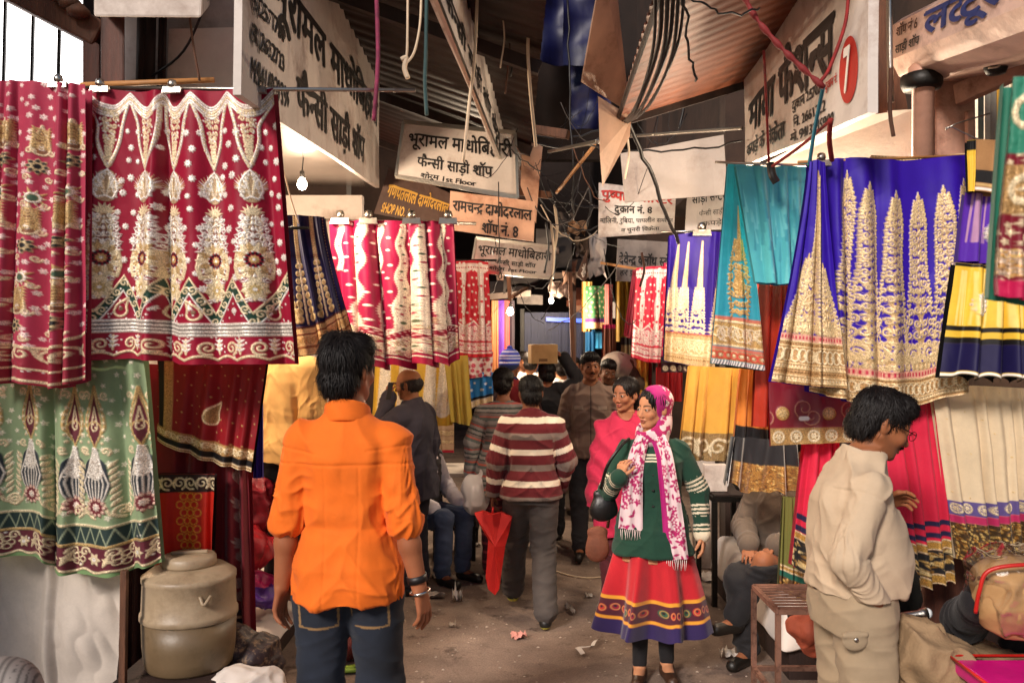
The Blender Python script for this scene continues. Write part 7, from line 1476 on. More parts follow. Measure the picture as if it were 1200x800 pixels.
V, Q, N = S.mesh(); q = (V - hc) @ Rm; V2 = V + N * (.007 * (ridge(np.stack([q[:, 0] * 10, q[:, 1] * 12 + q[:, 2] * 14, q[:, 2] * 8], -1), 6) - .5))[:, None]; C = np.zeros((len(V), 4)); C[:, :3] = scarf_print(V); edge = (q[:, 1] < .010 + .25 * np.clip(q[:, 2], -.1, .2)) & (q[:, 2] > -.09); C[edge, :3] = hx('#a5106a'); mesh_obj('headscarf', V2 * kw, Q, CLOTH, o, True, C, world=False)
def scarf_ras(w, h, seed, band):
    r = Ras(w, h, .0036, SC1); q = np.random.RandomState(seed)
    for _ in range(int(w * h * 1100)):
        u, v = q.rand() * w, q.rand() * h
        if q.rand() < .35: r.flower((u, v), .021, 5, SC2, SC1, a0=q.rand() * 6, fx=0, z=0)
        else: r.leaf((u, v), q.rand() * 6.3, .034, .008, SC2, fx=0, z=0)
    if band: r.band(lambda x: x * 0 - 1, lambda x: np.where(x > w * .74, h + 1, -1), hx('#a5106a'))
    return r
a = strip('scarf_end', scarf_ras(.13, .52, 2, False), [np.array(q) * kw for q in ((-.05, -.10, 1.425), (-.085, -.150, 1.33), (-.108, -.178, 1.2), (-.115, -.175, 1.08), (-.125, -.17, .90))], lambda t: kw * (.08 + .06 * t), CLOTH, o, seed=3)
strip('scarf_end', scarf_ras(.13, .7, 5, True), [np.array(q) * kw for q in ((.03, -.10, 1.425), (.065, -.15, 1.33), (.085, -.178, 1.2), (.11, -.18, 1.0), (.135, -.175, .74))], lambda t: kw * (.085 + .05 * t), CLOTH, o, seed=7)
b = MB(); q = np.random.RandomState(3)
for (cx, cz, y) in ((-.125, .90, -.172), (.135, .74, -.178)):
    for i in range(11): x = cx + (i - 5) * .011; b.tube([(x * kw, y * kw, cz * kw), ((x + q.uniform(-.006, .006)) * kw, (y - .004) * kw, (cz - .03) * kw), ((x + q.uniform(-.012, .012)) * kw, y * kw, (cz - .06) * kw)], [.002, .0018, .001], 5)
n = len(b.V) // 2; nf = len(b.F) // 2
for i in range(2): mesh_obj('fringe', b.V[i * n:(i + 1) * n], [tuple(z - i * n for z in f) for f in b.F[i * nf:(i + 1) * nf]], mat('fringe_cotton', hx('#d9c4c0'), .9), o, True, world=False)
for s, t in (('R', .88), ('R', .94)): ring(o, Jw, s, t, .047, .012, mat('green_bangle', hx('#3f6a58'), .3, .3), 'bangle', kw, .005)
b = MB(); hcw = hc * kw
def bag(label, name, c, r_, m, x, Y, rz=0, straps=None, cat='bag', rot=None, sag=.3):
    root = empty(name, c, label, cat); c = np.array(c); S = SDF(c - np.array(r_) * 1.3 - .03, c + np.array(r_) * 1.3 + .03, .006); S.ell(c - (0, 0, r_[2] * .3), np.array(r_) * (1.05, 1, .7), rot, .01); S.ell(c + (0, 0, r_[2] * .45), np.array(r_) * (.75, .6, .6), rot, .05); S.cap(c + (-r_[0] * .6, 0, r_[2] * .8), c + (r_[0] * .6, 0, r_[2] * .8), .012, .012, .03); V, Q, N = S.mesh(); V = V + N * (.014 * (ridge(V * (9, 9, 6), 5) - .5))[:, None]; mesh_obj('bag_body', V, Q, m, root)
    if straps: b = MB(); b.tube(smooth_line(straps, 6), .009, 8); b.build('strap', m, root, True)
    return root
BL = mat('black_leather', hx('#100d0e'), .4, var=.3, bump=.2, bscale=40); BR = mat('brown_suede', hx('#7a4630'), .8, var=.35, bump=.4, bscale=50)
bag('black shoulder bag hanging under the arm of the woman in the printed scarf', 'shoulder_bag', P(708, 592, 4.68), (.072, .034, .085), BL, 0, 0, straps=[P(704, 572, 4.62), P(712, 545, 4.55), P(728, 522, 4.56), P(737, 514, 4.66)])
bag('brown suede bag hanging below the black shoulder bag', 'hand_bag', P(700, 638, 4.85), (.066, .035, .095), BR, 0, 0, straps=[P(712, 618, 4.82), P(716, 590, 4.8), P(716, 560, 4.8)])
# --- the woman in the red shawl
def shawl(S, J):
    S.loft([(.80, 0, -.02, .27, .18), (1.02, 0, -.02, .265, .20), (1.18, 0, -.01, .245, .17), (1.29, 0, .005, .222, .14), (1.345, 0, .01, .185, .115), (1.39, 0, .01, .125, .09), (1.43, 0, .005, .078, .07)], .03); S.cap(J['neck'] + (0, -.03, .02), J['neck'] + (0, -.05, .2), .06, .08, .006, True)
o = person('woman wrapped in a crimson shawl behind the scarf wearer', 733, 5.6, -18, 1.59, skeleton(elL=(.18, -.02, 1.12), wrL=(.10, -.10, 1.02), elR=(-.18, -.02, 1.12), wrR=(-.10, -.08, .98)), head=(-24, 5, 0), skin='#8f5a3e', hair=('parted', '#120c0b'), vox=.007, hf=.003, female=True, gaze=(-.2, -1, 0), locks=250, hair_h=.005,
    top=[dict(name='shawl', col='#a5123a', hem=.60, infl=.02, sleeve=0, wr=.008, seed=21, extra=shawl, relief=lambda V, J: .010 * np.sin((V[:, 2] * .8 + V[:, 0] * .75) * 46 + 5 * vnoise(V * 6, 3)))], bottom=dict(name='salwar', col='#4a0f18', infl=.03, wr=.01, seed=2))
# --- the man in the brown jacket
def jacket_relief(V, J): f = V[:, 1] < -.05; return (-.004 * np.exp(-(V[:, 0] / .004) ** 2) * f - .003 * np.exp(-((V[:, 2] - 1.22) / .004) ** 2) * f * (np.abs(V[:, 0]) > .02) - .003 * np.exp(-((np.abs(V[:, 0]) - .10) / .004) ** 2) * f * (V[:, 2] < 1.22))
def jacket_col(V, J):
    c = np.empty((len(V), 3)); c[:] = hx('#7a6254'); f = V[:, 1] < -.05
    for sx in (-1, 1): c[f & (np.abs(V[:, 0] - sx * .095) < .034) & (np.abs(V[:, 2] - 1.245) < .014)] = hx('#9a8776')
    c[f & (np.abs(V[:, 0]) < .005)] = hx('#2e221c'); return c
person('moustached man in a brown zip jacket walking towards the camera', 692, 7.3, -4, 1.735, skeleton(knR=(-.09, -.08, .5), anR=(-.09, -.12, .1), toR=(-.1, -.3, .05), knL=(.1, -.02, .5), anL=(.1, .16, .12), toL=(.11, .0, .03)), head=(8, 2, 0), skin='#8a5638', vox=.007, hf=.003, moustache=True, gaze=(-.1, -1, 0), locks=400, hair_h=.005,
    top=[dict(name='undershirt', col='#d9cfc4', hem=1.1, infl=.004, sleeve=0, wr=0, collar='#d9cfc4'), dict(name='jacket', col=jacket_col, hem=.84, infl=.026, sleeve=1., wr=.012, seed=31, v=1.30, sr=.022, relief=jacket_relief, collar='#7a6254')], bottom=dict(col='#1c1a20', infl=.02, seed=4))
# --- the man in the striped pullover
PUL = stripes([(.30, '#5e1119'), (.19, '#e0d3bd'), (.30, '#5e1119'), (.21, '#7a6b62')], .215, 1.488)
Js = skeleton(elL=(.232, .03, 1.12), wrL=(.262, -.03, .87), elR=(-.245, -.02, 1.11), wrR=(-.215, -.14, .92), knL=(.105, -.20, .53), anL=(.125, -.36, .12), toL=(.14, -.53, .07), knR=(-.09, -.02, .49), anR=(-.095, .18, .10), toR=(-.11, .03, .03), hipL=(.085, -.02, .9), hipR=(-.085, .02, .9))
o = person('man in a maroon, grey and cream striped pullover walking away', 622, 5.6, 180, 1.60, Js, head=(4, 6, 0), skin='#7a4a30', hair=('short', '#100c0b'), vox=.0055, locks=900, hair_h=.005, hands=dict(L=dict(curl=.9, pn=(-1, 0, 0))), shoe=('#1a1816', '#b8b04a'),
    top=[dict(name='pullover', col=PUL, m=KNIT, hem=.865, infl=.03, sleeve=1., wr=.010, seed=41, sr=.018, collar='#5e1119')], bottom=dict(col=lambda V, J: np.array(hx('#4a4340')) * (.8 + .4 * vnoise(V * 4, 3))[:, None], infl=.016, seed=8, wr=.010, knee=.078, ankle=.078))
rb_ = empty('red_bag', P(579, 600, 5.62), 'flat red cloth bag pinched at its top in the hand of the striped pullover man', 'bag'); b = MB(); V = []
out = [(556, 602), (566, 599), (577, 603), (588, 600), (600, 606), (597, 622), (592, 640), (588, 668), (585, 690), (580, 697), (572, 690), (569, 676), (571, 650), (572, 632), (564, 618)]
front = [P(x, y, 5.56 + .02 * math.sin(x * .9)) for x, y in out]; backp = [p + Vector((0, .05, 0)) for p in front]; cf, cb_ = P(580, 640, 5.50), P(580, 640, 5.66); n = len(out)
mesh_obj('bag_body', front + backp + [cf, cb_], [(i, (i + 1) % n, 2 * n) for i in range(n)] + [(n + (i + 1) % n, n + i, 2 * n + 1) for i in range(n)] + [(i, n + i, n + (i + 1) % n, (i + 1) % n) for i in range(n)], mat('red_cloth', hx('#d4221c'), .65, var=.12, bump=.3, bscale=25), rb_, False)
b = MB(); b.tube([P(577, 604, 5.6), P(578, 594, 5.6)], .008, 8); b.build('handle', mat('red_cloth', hx('#d4221c')), rb_, True)
# --- the woman in the grey and coral pullover
GS = stripes([(.12, '#6f6a66'), (.06, '#b34a42'), (.12, '#8a8580'), (.08, '#3f4a48'), (.12, '#95908a'), (.05, '#2f3a3a'), (.12, '#7c6f6a'), (.06, '#c05a4a'), (.13, '#5a6460'), (.14, '#8f8a86')], .19, 1.45)
o = person('woman in a grey and coral striped pullover seen from behind', 590, 6.6, 176, 1.62, skeleton(elL=(.25, .03, 1.11), wrL=(.27, .0, .86)), head=(-8, 4, 0), skin='#8a5a40', hair=('bun', '#130d0c'), vox=.007, female=True, locks=400, hair_h=.005, sec=secw,
    top=[dict(name='pullover', col=GS, m=KNIT, hem=.72, infl=.02, sleeve=1., wr=.008, seed=51, sr=.014)], bottom=dict(name='salwar', col=lambda V, J: np.where(((V[:, 2] * 14) % 1 < .3)[:, None], hx('#8a3a40'), hx('#4a1a24')), infl=.03, seed=3))
o2 = empty('plastic_bag', P(558, 575, 6.5), 'crumpled translucent white carrier bag beside the woman in the grey pullover', 'bag'); c = np.array(P(557, 578, 6.5)); S = SDF(c - .2, c + .2, .008); S.ell(c, (.10, .09, .15)); S.cap(c + (.03, 0, .08), c + (.06, 0, .17), .05, .015, .03); V, Q, N = S.mesh(); V = V + N * (.035 * (ridge(V * 11, 4) - .5))[:, None]; mesh_obj('bag_body', V, Q, mat('white_plastic', hx('#d8d0cc'), .3, var=.1, bump=.5, bscale=14), o2)
# --- others deeper in the lane
person('man in a blue striped woollen cap and maroon coat, back turned', 598, 7.7, 172, 1.74, None, head=(-18, 0, 0), skin='#7a4a34', hair=('beanie', '#3d4fc0'), vox=.008, top=[dict(name='coat', col=lambda V, J: np.where((np.abs(V[:, 0] + .05) < .1)[:, None], hx('#7a1018'), hx('#4a2a24')), hem=.7, infl=.035, sleeve=1., wr=.012, seed=61, sr=.02, collar='#1c2c5a')], bottom=dict(col='#1a1618'), locks=0)
Jx = skeleton(elR=(-.30, -.02, 1.52), wrR=(-.165, -.04, 1.74), shR=(-.18, .012, 1.42))
person('man in a black jacket steadying a cardboard box on his head', 641, 7.9, 180, 1.64, Jx, head=(0, 4, 0), skin='#8a5638', hair=('short', '#100c0b'), vox=.007, locks=300, hands=dict(R=dict(d=(.6, 0, .6), pn=(.5, 0, -.8), th=(0, 1, 0), curl=.5)), top=[dict(name='jacket', col='#141218', hem=.8, infl=.03, sleeve=1., wr=.010, seed=71, sr=.02)], bottom=dict(col='#17151a'))
bx_ = empty('cardboard_box', P(637, 428, 7.9), 'cardboard box carried on the head of the man in the black jacket', 'box'); b = MB(); c = P(637, 427, 7.9)
b.box((c.x - .13, c.y - .09, c.z + .01), (c.x + .115, c.y + .1, c.z + .185), R(8)); b.build('carton', mat('cardboard', hx('#b5915f'), .8, var=.15, bump=.1, dirt=hx('#8a6a40')), bx_, bevel=.003)
b = MB(); b.box((c.x - .06, c.y - .0915, c.z + .03), (c.x + .02, c.y - .0905, c.z + .055), R(8), (c.x - .0075, c.y + .005)); b.build('printed_mark', mat('brown_print', hx('#6a4a2c'), .8), bx_)
b = MB(); b.box((c.x - .128, c.y - .03, c.z + .186), (c.x + .113, c.y + .03, c.z + .188), R(8), (c.x - .0075, c.y + .005)); b.build('tape', mat('packing_tape', hx('#a37f4e'), .3), bx_)
person('person in an off-white wrap beyond the blue capped man', 622, 9.2, 170, 1.72, None, hair=('short', '#15100e'), vox=.01, locks=0, face=False, top=[dict(name='wrap', col='#b8aca2', hem=.7, infl=.06, sleeve=.8, wr=.02, seed=81)], bottom=dict(col='#3a3230'))
person('person in a white kurta just beyond the box carrier', 658, 9.0, 190, 1.66, None, hair=('short', '#15100e'), vox=.01, locks=0, face=False, top=[dict(name='kurta', col='#cfc8c4', hem=.6, infl=.04, sleeve=1., wr=.015, seed=82)], bottom=dict(col='#8a8078'))
person('distant man in a grey checked shirt facing the camera', 673, 11., 6, 1.62, None, vox=.009, hf=.005, skin='#7a4c34', locks=100, moustache=True, top=[dict(name='shirt', col=lambda V, J: np.where((((V[:, 0] * 22) % 1 < .2) | ((V[:, 2] * 22) % 1 < .2))[:, None], hx('#4a4a55'), hx('#7a7880')), hem=.8, infl=.02, sleeve=1., wr=.012, seed=83, collar='#7a7880')], bottom=dict(col='#2a2830'))
person('man in a dark olive coat under a white sack', 714, 8.3, 8, 1.66, skeleton(elL=(.28, -.02, 1.45), wrL=(.2, .02, 1.64), head=(-.03, -.06, 1.575)), head=(0, 14, 8), skin='#6f452f', vox=.009, locks=150, top=[dict(name='coat', col='#4a3c30', hem=.75, infl=.035, sleeve=1., wr=.014, seed=84, sr=.02)], bottom=dict(col='#2a2422'))
sk = empty('sack', P(730, 450, 8.4), 'big off-white sack on the shoulder of the man in dark olive', 'sack'); c = np.array(P(729, 431, 8.42)); S = SDF(c - .35, c + .35, .01); S.ell(c, (.20, .16, .135), rotm(0, 0, 24), .02); S.ell(c + (-.05, 0, .04), (.14, .15, .11), None, .04); V, Q, N = S.mesh(); V = V + N * (.02 * (ridge(V * 6, 2) - .5))[:, None]; mesh_obj('sack_body', V, Q, mat('sackcloth', hx('#b5a597'), .85, var=.12, bump=.3), sk)
for i, (x, Y, c, c2, l) in enumerate(((700, 10.5, '#5a1a20', '#2a2024', 'distant person in dark red behind the brown jacket man'), (652, 12.5, '#2a2a3a', '#1a1a20', 'distant person in dark navy at the end of the lane'), (684, 13.5, '#8a5a4a', '#3a2a2a', 'distant person in dusty pink at the end of the lane'), (664, 14.5, '#6a6a70', '#2a2a2e', 'farthest person in pale grey at the end of the lane'), (612, 10.6, '#3a2420', '#1a1414', 'distant person in dark brown near the lit stall'))):
    person(l, x, Y, 20 * i - 30, 1.62 + .02 * i, None, skin='#7a4c34', vox=.011, locks=0, face=False, top=[dict(name='shirt', col=c, hem=.7, infl=.03, sleeve=1., wr=.014, seed=90 + i)], bottom=dict(col=c2))
# --- left side: phone caller, shopkeeper on the platform, seated helper
Jg = skeleton(elL=(.24, -.14, 1.20), wrL=(.085, -.15, 1.48), head=(0, -.03, 1.58))
person('balding man in a charcoal suit holding a phone to his ear', 482, 6.25, -118, 1.63, Jg, head=(10, 8, 4), skin='#94603f', hair=('bald', '#2a2422'), vox=.007, hf=.004, locks=300, hands=dict(L=dict(d=(-.1, .1, 1), pn=(-1, .2, 0), th=(0, -1, .2), curl=.9)), top=[dict(name='suit_jacket', col='#35303a', hem=.72, infl=.036, sleeve=1., wr=.010, seed=101, sr=.02, collar='#35303a')], bottom=dict(col='#26232a'))
pc = empty('mobile_phone', P(456, 466, 6.1), 'dark phone held at the ear of the man in the charcoal suit', 'phone'); b = MB(); b.bar(P(458, 448, 6.12), P(455, 468, 6.12), .035, .012); b.build('phone_case', M['cable'], pc, bevel=.003); b = MB(); b.bar(P(458, 450, 6.128), P(455.5, 464, 6.128), .028, .003); b.build('phone_screen', mat('phone_glass', hx('#0a0a10'), .1, bump=0), pc)
Jy = skeleton(elL=(.225, .05, 1.10), wrL=(.235, -.06, .86), knL=(.1, -.03, .49))
person('shopkeeper in a pale yellow shirt standing barefoot on the white platform', 340, 5.06, 148, 1.75, Jy, skin='#8a5434', vox=.006, z0=.265, shoe=None, hair=('short', '#15100e'), locks=200, face=False, hands=dict(L=dict(curl=.3)), top=[dict(name='shirt', col='#d9a962', hem=.84, infl=.036, sleeve=.52, roll=True, collar='#d9a962', wr=.012, seed=111, sr=.02)], bottom=dict(col='#131014', infl=.02, seed=6))
def seated(drop=.42, **o):
    J = skeleton(); up = ('head', 'neck', 'shL', 'elL', 'wrL', 'shR', 'elR', 'wrR', 'hipL', 'hipR')
    for a in up: J[a] = J[a] - (0, 0, drop)
    h_ = .90 - drop
    J.update(knL=np.array((.11, -.40, h_ + .03)), anL=np.array((.11, -.38, .09)), toL=np.array((.12, -.55, .03)), knR=np.array((-.11, -.40, h_ + .03)), anR=np.array((-.11, -.38, .09)), toR=np.array((-.12, -.55, .03)))
    for a, b in o.items(): J[a] = np.array(b, float)
    return J
def secd(d): return [(a - d, b, c, e, f) for a, b, c, e, f in TORSO]
person('seated man in a dark vest over a white shirt, hand on his knee', 492, 6.75, 48, 1.66, seated(.42, elL=(.24, -.02, .70), wrL=(.15, -.32, .58), elR=(-.24, 0, .7), wrR=(-.13, -.3, .58)), skin='#7a4a32', vox=.008, locks=150, face=False, sec=secd(.42), hands=dict(L=dict(d=(0, -.8, -.5), pn=(0, -.3, -1), th=(-1, 0, 0), curl=.5), R=dict(d=(0, -.8, -.5), pn=(0, -.3, -1), th=(1, 0, 0))),
    top=[dict(name='shirt', col='#cfc6cc', hem=.45, infl=.02, sleeve=1., wr=.012, seed=121, sr=.02), dict(name='vest', col='#2c2628', hem=.42, infl=.034, sleeve=0, wr=.006, seed=122)], bottom=dict(col='#3a4660', m=DENIM))
Jr = seated(.40, knL=(.02, -.40, .62), anL=(-.12, -.46, .30), toL=(-.18, -.58, .24), knR=(-.12, -.42, .50), anR=(-.10, -.34, .09), toR=(-.12, -.5, .03), elL=(.26, -.05, .74), wrL=(.06, -.30, .70), elR=(-.24, -.05, .72), wrR=(-.10, -.32, .68))
person('seated man in black trousers, legs crossed, under the gold hemmed skirts', 921, 5.05, -38, 1.68, Jr, skin='#8d583a', vox=.007, locks=100, face=False, sec=secd(.40), hands=dict(L=dict(d=(-.7, -.5, -.4), pn=(0, -.2, -1), th=(0, -1, .3), curl=.6), R=dict(d=(.3, -.8, -.5), pn=(0, 0, -1), th=(1, 0, 0), curl=.5)), top=[dict(name='pullover', col='#5a4d42', m=KNIT, hem=.46, infl=.03, sleeve=1., wr=.012, seed=131, sr=.02)], bottom=dict(col='#121014', infl=.022, wr=.012), shoe='#17130f')
Jq = seated(.36, elR=(-.2, -.22, .84), wrR=(-.02, -.40, .98), elL=(.24, -.05, .76), wrL=(.22, -.26, .70))
person('person in black clasping the clear wrapped bundle at the right edge', 1236, 3.02, -62, 1.66, Jq, skin='#6a3e28', vox=.006, locks=200, sec=secd(.36), hair=('short', '#120d0c'), hands=dict(R=dict(d=(.35, -.3, .85), pn=(.3, -.9, 0), th=(.8, 0, .2), curl=.35), L=dict(d=(-.5, -.5, .3), pn=(0, -.9, -.3), th=(0, 0, 1), curl=.4)), top=[dict(name='pullover', col='#141014', m=KNIT, hem=.5, infl=.03, sleeve=1., wr=.010, seed=141, sr=.018)], bottom=dict(col='#151218'))
person('person in a grey pinstriped shirt low in the bottom left corner', -62, 2.15, 190, 1.62, seated(.36), skin='#8a5638', vox=.007, locks=100, face=False, sec=secd(.36), top=[dict(name='shirt', col=lambda V, J: np.where(((V[:, 0] * 60) % 1 < .28)[:, None], hx('#5a5450'), hx('#938a84')), hem=.5, infl=.03, sleeve=1., wr=.010, seed=151, sr=.02)], bottom=dict(col='#2a2628'))
# ================================================================ furniture, goods and litter
def soft(name, c, parts, m, parent=None, disp=.02, fr=8, seed=3, h=.008, ext=.35, cuts=(), ridge_p=1.):
    """soft lump of cloth or plastic: smooth union of ellipsoids with creases"""
    c = np.array(c, float); S = SDF(c - ext, c + ext, h)
    for o, r, rot in parts: S.ell(c + np.array(o), r, rot, .035)
    for p, n in cuts: S.cut(c + np.array(p), n)
    V, Q, N = S.mesh(); w = ridge(V * fr + vnoise(V * fr * .6, seed + 4)[:, None] * 1.6, seed) ** 2 - .4 + .4 * (ridge(V * fr * 2.3, seed + 1) - .5); return mesh_obj(name, V + N * (disp * w)[:, None], Q, m, parent)
pl = empty('shop_platform', (-1.8, 5.2, 0), 'low platform under a white sheet inside the left shop', 'platform')
b = MB(); b.box((-2.58, 4.36, 0), (-1.36, 6.55, .20)); b.build('base', M['dwood'], pl)
n = 22; V = []; q = np.random.RandomState(3)
for j in range(n):
    for k in range(n):
        u, v = k / (n - 1), j / (n - 1); x = -2.58 + 1.28 * u; y = 4.3 + 2.25 * v; z = .262 - (.0 if 0 < j and k < n - 1 else .09) + .008 * q.randn(); V.append((x + (.02 if k == n - 1 else 0), y, z))
o = mesh_obj('white_sheet', V, [(j * n + k, j * n + k + 1, (j + 1) * n + k + 1, (j + 1) * n + k) for j in range(n - 1) for k in range(n - 1)], M['sheet'], pl, True)
mo = o.modifiers.new('thick', 'SOLIDIFY'); mo.thickness = .02; mo = o.modifiers.new('sub', 'SUBSURF'); mo.levels = mo.render_levels = 2
b = MB(); b.bar(P(146, 668, 3.4), (P(142, 700, 3.4).x, 3.4, 0), .026, .026); tag(b.build('wooden_post', M['wood'], bevel=.003), 'thin upright wooden post at the edge of the white draped sheet', 'post')
b = MB(); b.box((-1.64, 3.9, 0), (-1.50, 3.94, 1.0)); tag(b.build('dark_board', M['dwood']), 'dark board standing behind the thin wooden post', 'board')
# water barrel
ba = empty('water_barrel', P(222, 775, 3.6), 'two tone cream and olive plastic water barrel with a screw lid on a stool', 'barrel'); c = Vector((P(222, 700, 3.6).x, 3.6, .47))
CRM, OLV = mat('cream_plastic', hx('#a08c72'), .45, var=.12, dirt=hx('#6e5a42'), dscale=4, bump=.08), mat('olive_plastic', hx('#6b5840'), .45, var=.15, dirt=hx('#453822'), dscale=4, bump=.08)
b = MB(); b.lathe(c, [(.165, 0), (.175, .012), (.182, .05), (.187, .10), (.19, .205)], 48); b.build('lower_body', OLV, ba, True)
b = MB(); b.lathe(c, [(.19, .206), (.197, .212), (.197, .232), (.19, .24), (.188, .30), (.186, .36), (.19, .366), (.19, .384), (.182, .39), (.15, .412), (.11, .420)], 48); b.build('upper_body', CRM, ba, True)
l = MB(); l.lathe(c, [(.108, .4205), (.110, .43), (.108, .455), (.10, .464), (.03, .466)], 40); lid = l.build('lid', CRM, ba, True)
b = MB(); b.bar(c + Vector((-.07, -.02, .472)), c + Vector((.07, .02, .472)), .018, .014); b.build('grip', CRM, lid, bevel=.004)
b = MB(); b.tube(smooth_line([c + Vector((.10, -.155, .33)), c + Vector((.12, -.165, .30)), c + Vector((.14, -.14, .33))]), .007); b.build('handle', CRM, ba, True)
so_ = empty('stool', (c.x, 3.6, 0), 'dark worn wooden stool under the water barrel', 'stool'); b = MB(); b.box((c.x - .24, 3.40, .425), (c.x + .22, 3.82, .468)); b.build('seat', M['dwood'], so_, bevel=.006)
for sx, sy in ((-1, -1), (1, -1), (-1, 1), (1, 1)): b = MB(); b.bar((c.x + sx * .19, 3.61 + sy * .17, 0), (c.x + sx * .18, 3.61 + sy * .16, .425), .045); b.build('leg', M['dwood'], so_, bevel=.004)
b = MB(); b.box((-1.72, 3.15, 0), (-1.44, 3.34, .28)); tag(b.build('wooden_crate', M['wood'], bevel=.005), 'low dark wooden crate at the foot of the white draped sheet', 'crate')
# heaps of saris on and before the platform
heap = 'loose saris heaped on the white platform'
for i, (x, y, Y, r_, cc, l) in enumerate(((300, 590, 4.5, (.10, .12, .16), '#8a1220', 'wine red sari heap at the back of the platform'), (296, 640, 4.35, (.10, .12, .10), '#a81420', 'bright red sari heap in the middle of the platform'), (299, 684, 4.4, (.12, .14, .055), '#b01458', 'magenta folded sari lying on the platform'), (304, 698, 4.3, (.12, .12, .03), '#4a1a7a', 'purple folded sari lowest on the platform'))):
    o = soft('sari_heap', P(x, y, Y + .5), [((0, 0, 0), r_, None), ((.04, .05, -.02), np.array(r_) * .8, None)], mat('sari_%d' % i, hx(cc), .55, var=.5, scale=18, dscale=26), disp=.045, fr=10, seed=i); tag(o, l, 'sari', heap)
o = soft('embroidered_cloth', P(296, 770, 3.75), [((0, 0, 0), (.13, .12, .09), None), ((-.08, 0, .05), (.08, .1, .1), None)], mat('dark_brocade', hx('#2a1a1e'), .6, .1, .6, scale=30, dirt=hx('#9a7a58'), dscale=34), disp=.03, fr=12); tag(o, 'dark brocade cloth bunched beside the stool with the barrel', 'cloth')
o = soft('white_bundle', P(288, 812, 3.5), [((0, 0, 0), (.16, .15, .10), None)], M['sheet'], disp=.03, fr=9); tag(o, 'white cloth bundle at the bottom edge below the dark brocade', 'bundle')
# bench deep in the left
be = empty('bench', P(540, 600, 7.4), 'low table with pale top and dark frame in front of the yellow skirts', 'table'); x0, x1 = P(508, 0, 7.4).x, P(562, 0, 7.4).x
b = MB(); b.box((x0, 7.1, .70), (x1, 7.7, .735)); b.build('top', mat('pale_top', hx('#b5aaa0'), .4), be, bevel=.004)
for x in (x0 + .04, x1 - .04):
    for y in (7.13, 7.66): b = MB(); b.bar((x, y, 0), (x, y, .70), .035); b.build('leg', M['iron'], be)
b = MB(); b.box((x0, 7.12, .25), (x1, 7.68, .275)); b.build('shelf', M['iron'], be)
for i in range(3): o = soft('folded_goods', (x0 + .10 + .1 * i, 7.3, .30), [((0, 0, 0), (.08, .1, .05), None)], M['sheet'] if i % 2 else M['dtarp'], disp=.02, fr=12, seed=i, ext=.2); tag(o, ('white crumpled goods at the left of the low table shelf', 'dark crumpled goods in the middle of the low table shelf', 'grey crumpled goods at the right of the low table shelf')[(1, 0, 2)[i]], 'goods')
# rusty slatted stool frame
rs = empty('iron_stool', (1.22, 3.55, 0), 'rusty iron stool with a slatted top in front of the man in beige', 'stool'); X0, X1, Y0, Y1, Zt = 1.06, 1.44, 3.40, 3.74, .755
b = MB()
for a, d in (((X0, Y0), (X1, Y0)), ((X1, Y0), (X1, Y1)), ((X1, Y1), (X0, Y1)), ((X0, Y1), (X0, Y0))): b.bar((*a, Zt), (*d, Zt), .02)
b.build('top_frame', M['rust'], rs)
for i in range(9): b = MB(); y = Y0 + .03 + i * .04; b.bar((X0, y, Zt + .006), (X1, y, Zt + .006), .015, .006); b.build('slat', M['rust'], rs)
for x in (X0, X1):
    for y in (Y0, Y1): b = MB(); b.bar((x, y, 0), (x, y, Zt - .011), .02); b.build('leg', M['rust'], rs)
for a, d in (((X0, Y0), (X1, Y0)), ((X0, Y1), (X0, Y0)), ((X1, Y1), (X0, Y1))): b = MB(); b.bar((*a, .40), (*d, .40), .02); b.build('brace', M['rust'], rs)
# black frame table with paper
bt = empty('frame_table', (1.6, 6.3, 0), 'narrow black iron frame table behind the young woman in the scarf', 'table'); X0, X1, Y0, Y1, Zt = 1.40, 1.66, 5.9, 6.4, .74
b = MB()
for a, d in (((X0, Y0), (X1, Y0)), ((X1, Y0), (X1, Y1)), ((X1, Y1), (X0, Y1)), ((X0, Y1), (X0, Y0))): b.bar((*a, Zt), (*d, Zt), .035)
b.build('top_frame', M['iron'], bt)
for x in (X0, X1):
    for y in (Y0, Y1): b = MB(); b.bar((x, y, 0), (x, y, Zt - .018), .035); b.build('leg', M['iron'], bt)
b = MB(); b.box((X0, Y0, Zt + .02), (X1, Y1, Zt + .03)); b.build('top', M['dwood'], bt)
b = MB(); b.box((1.36, 6.02, .772), (1.52, 6.1, .96)); tag(b.build('white_carton', M['whitep'], bevel=.004), 'white carton standing on the black iron frame table', 'carton')
b = MB(); b.hexa([(1.5, 6.9, 0), (1.64, 6.9, 0), (1.64, 6.98, 0), (1.5, 6.98, 0), (1.5, 6.9, 1.1), (1.64, 6.9, 1.1), (1.64, 6.98, 1.1), (1.5, 6.98, 1.1)]); tag(b.build('white_post', M['whitep']), 'pale post behind the black iron frame table', 'post')
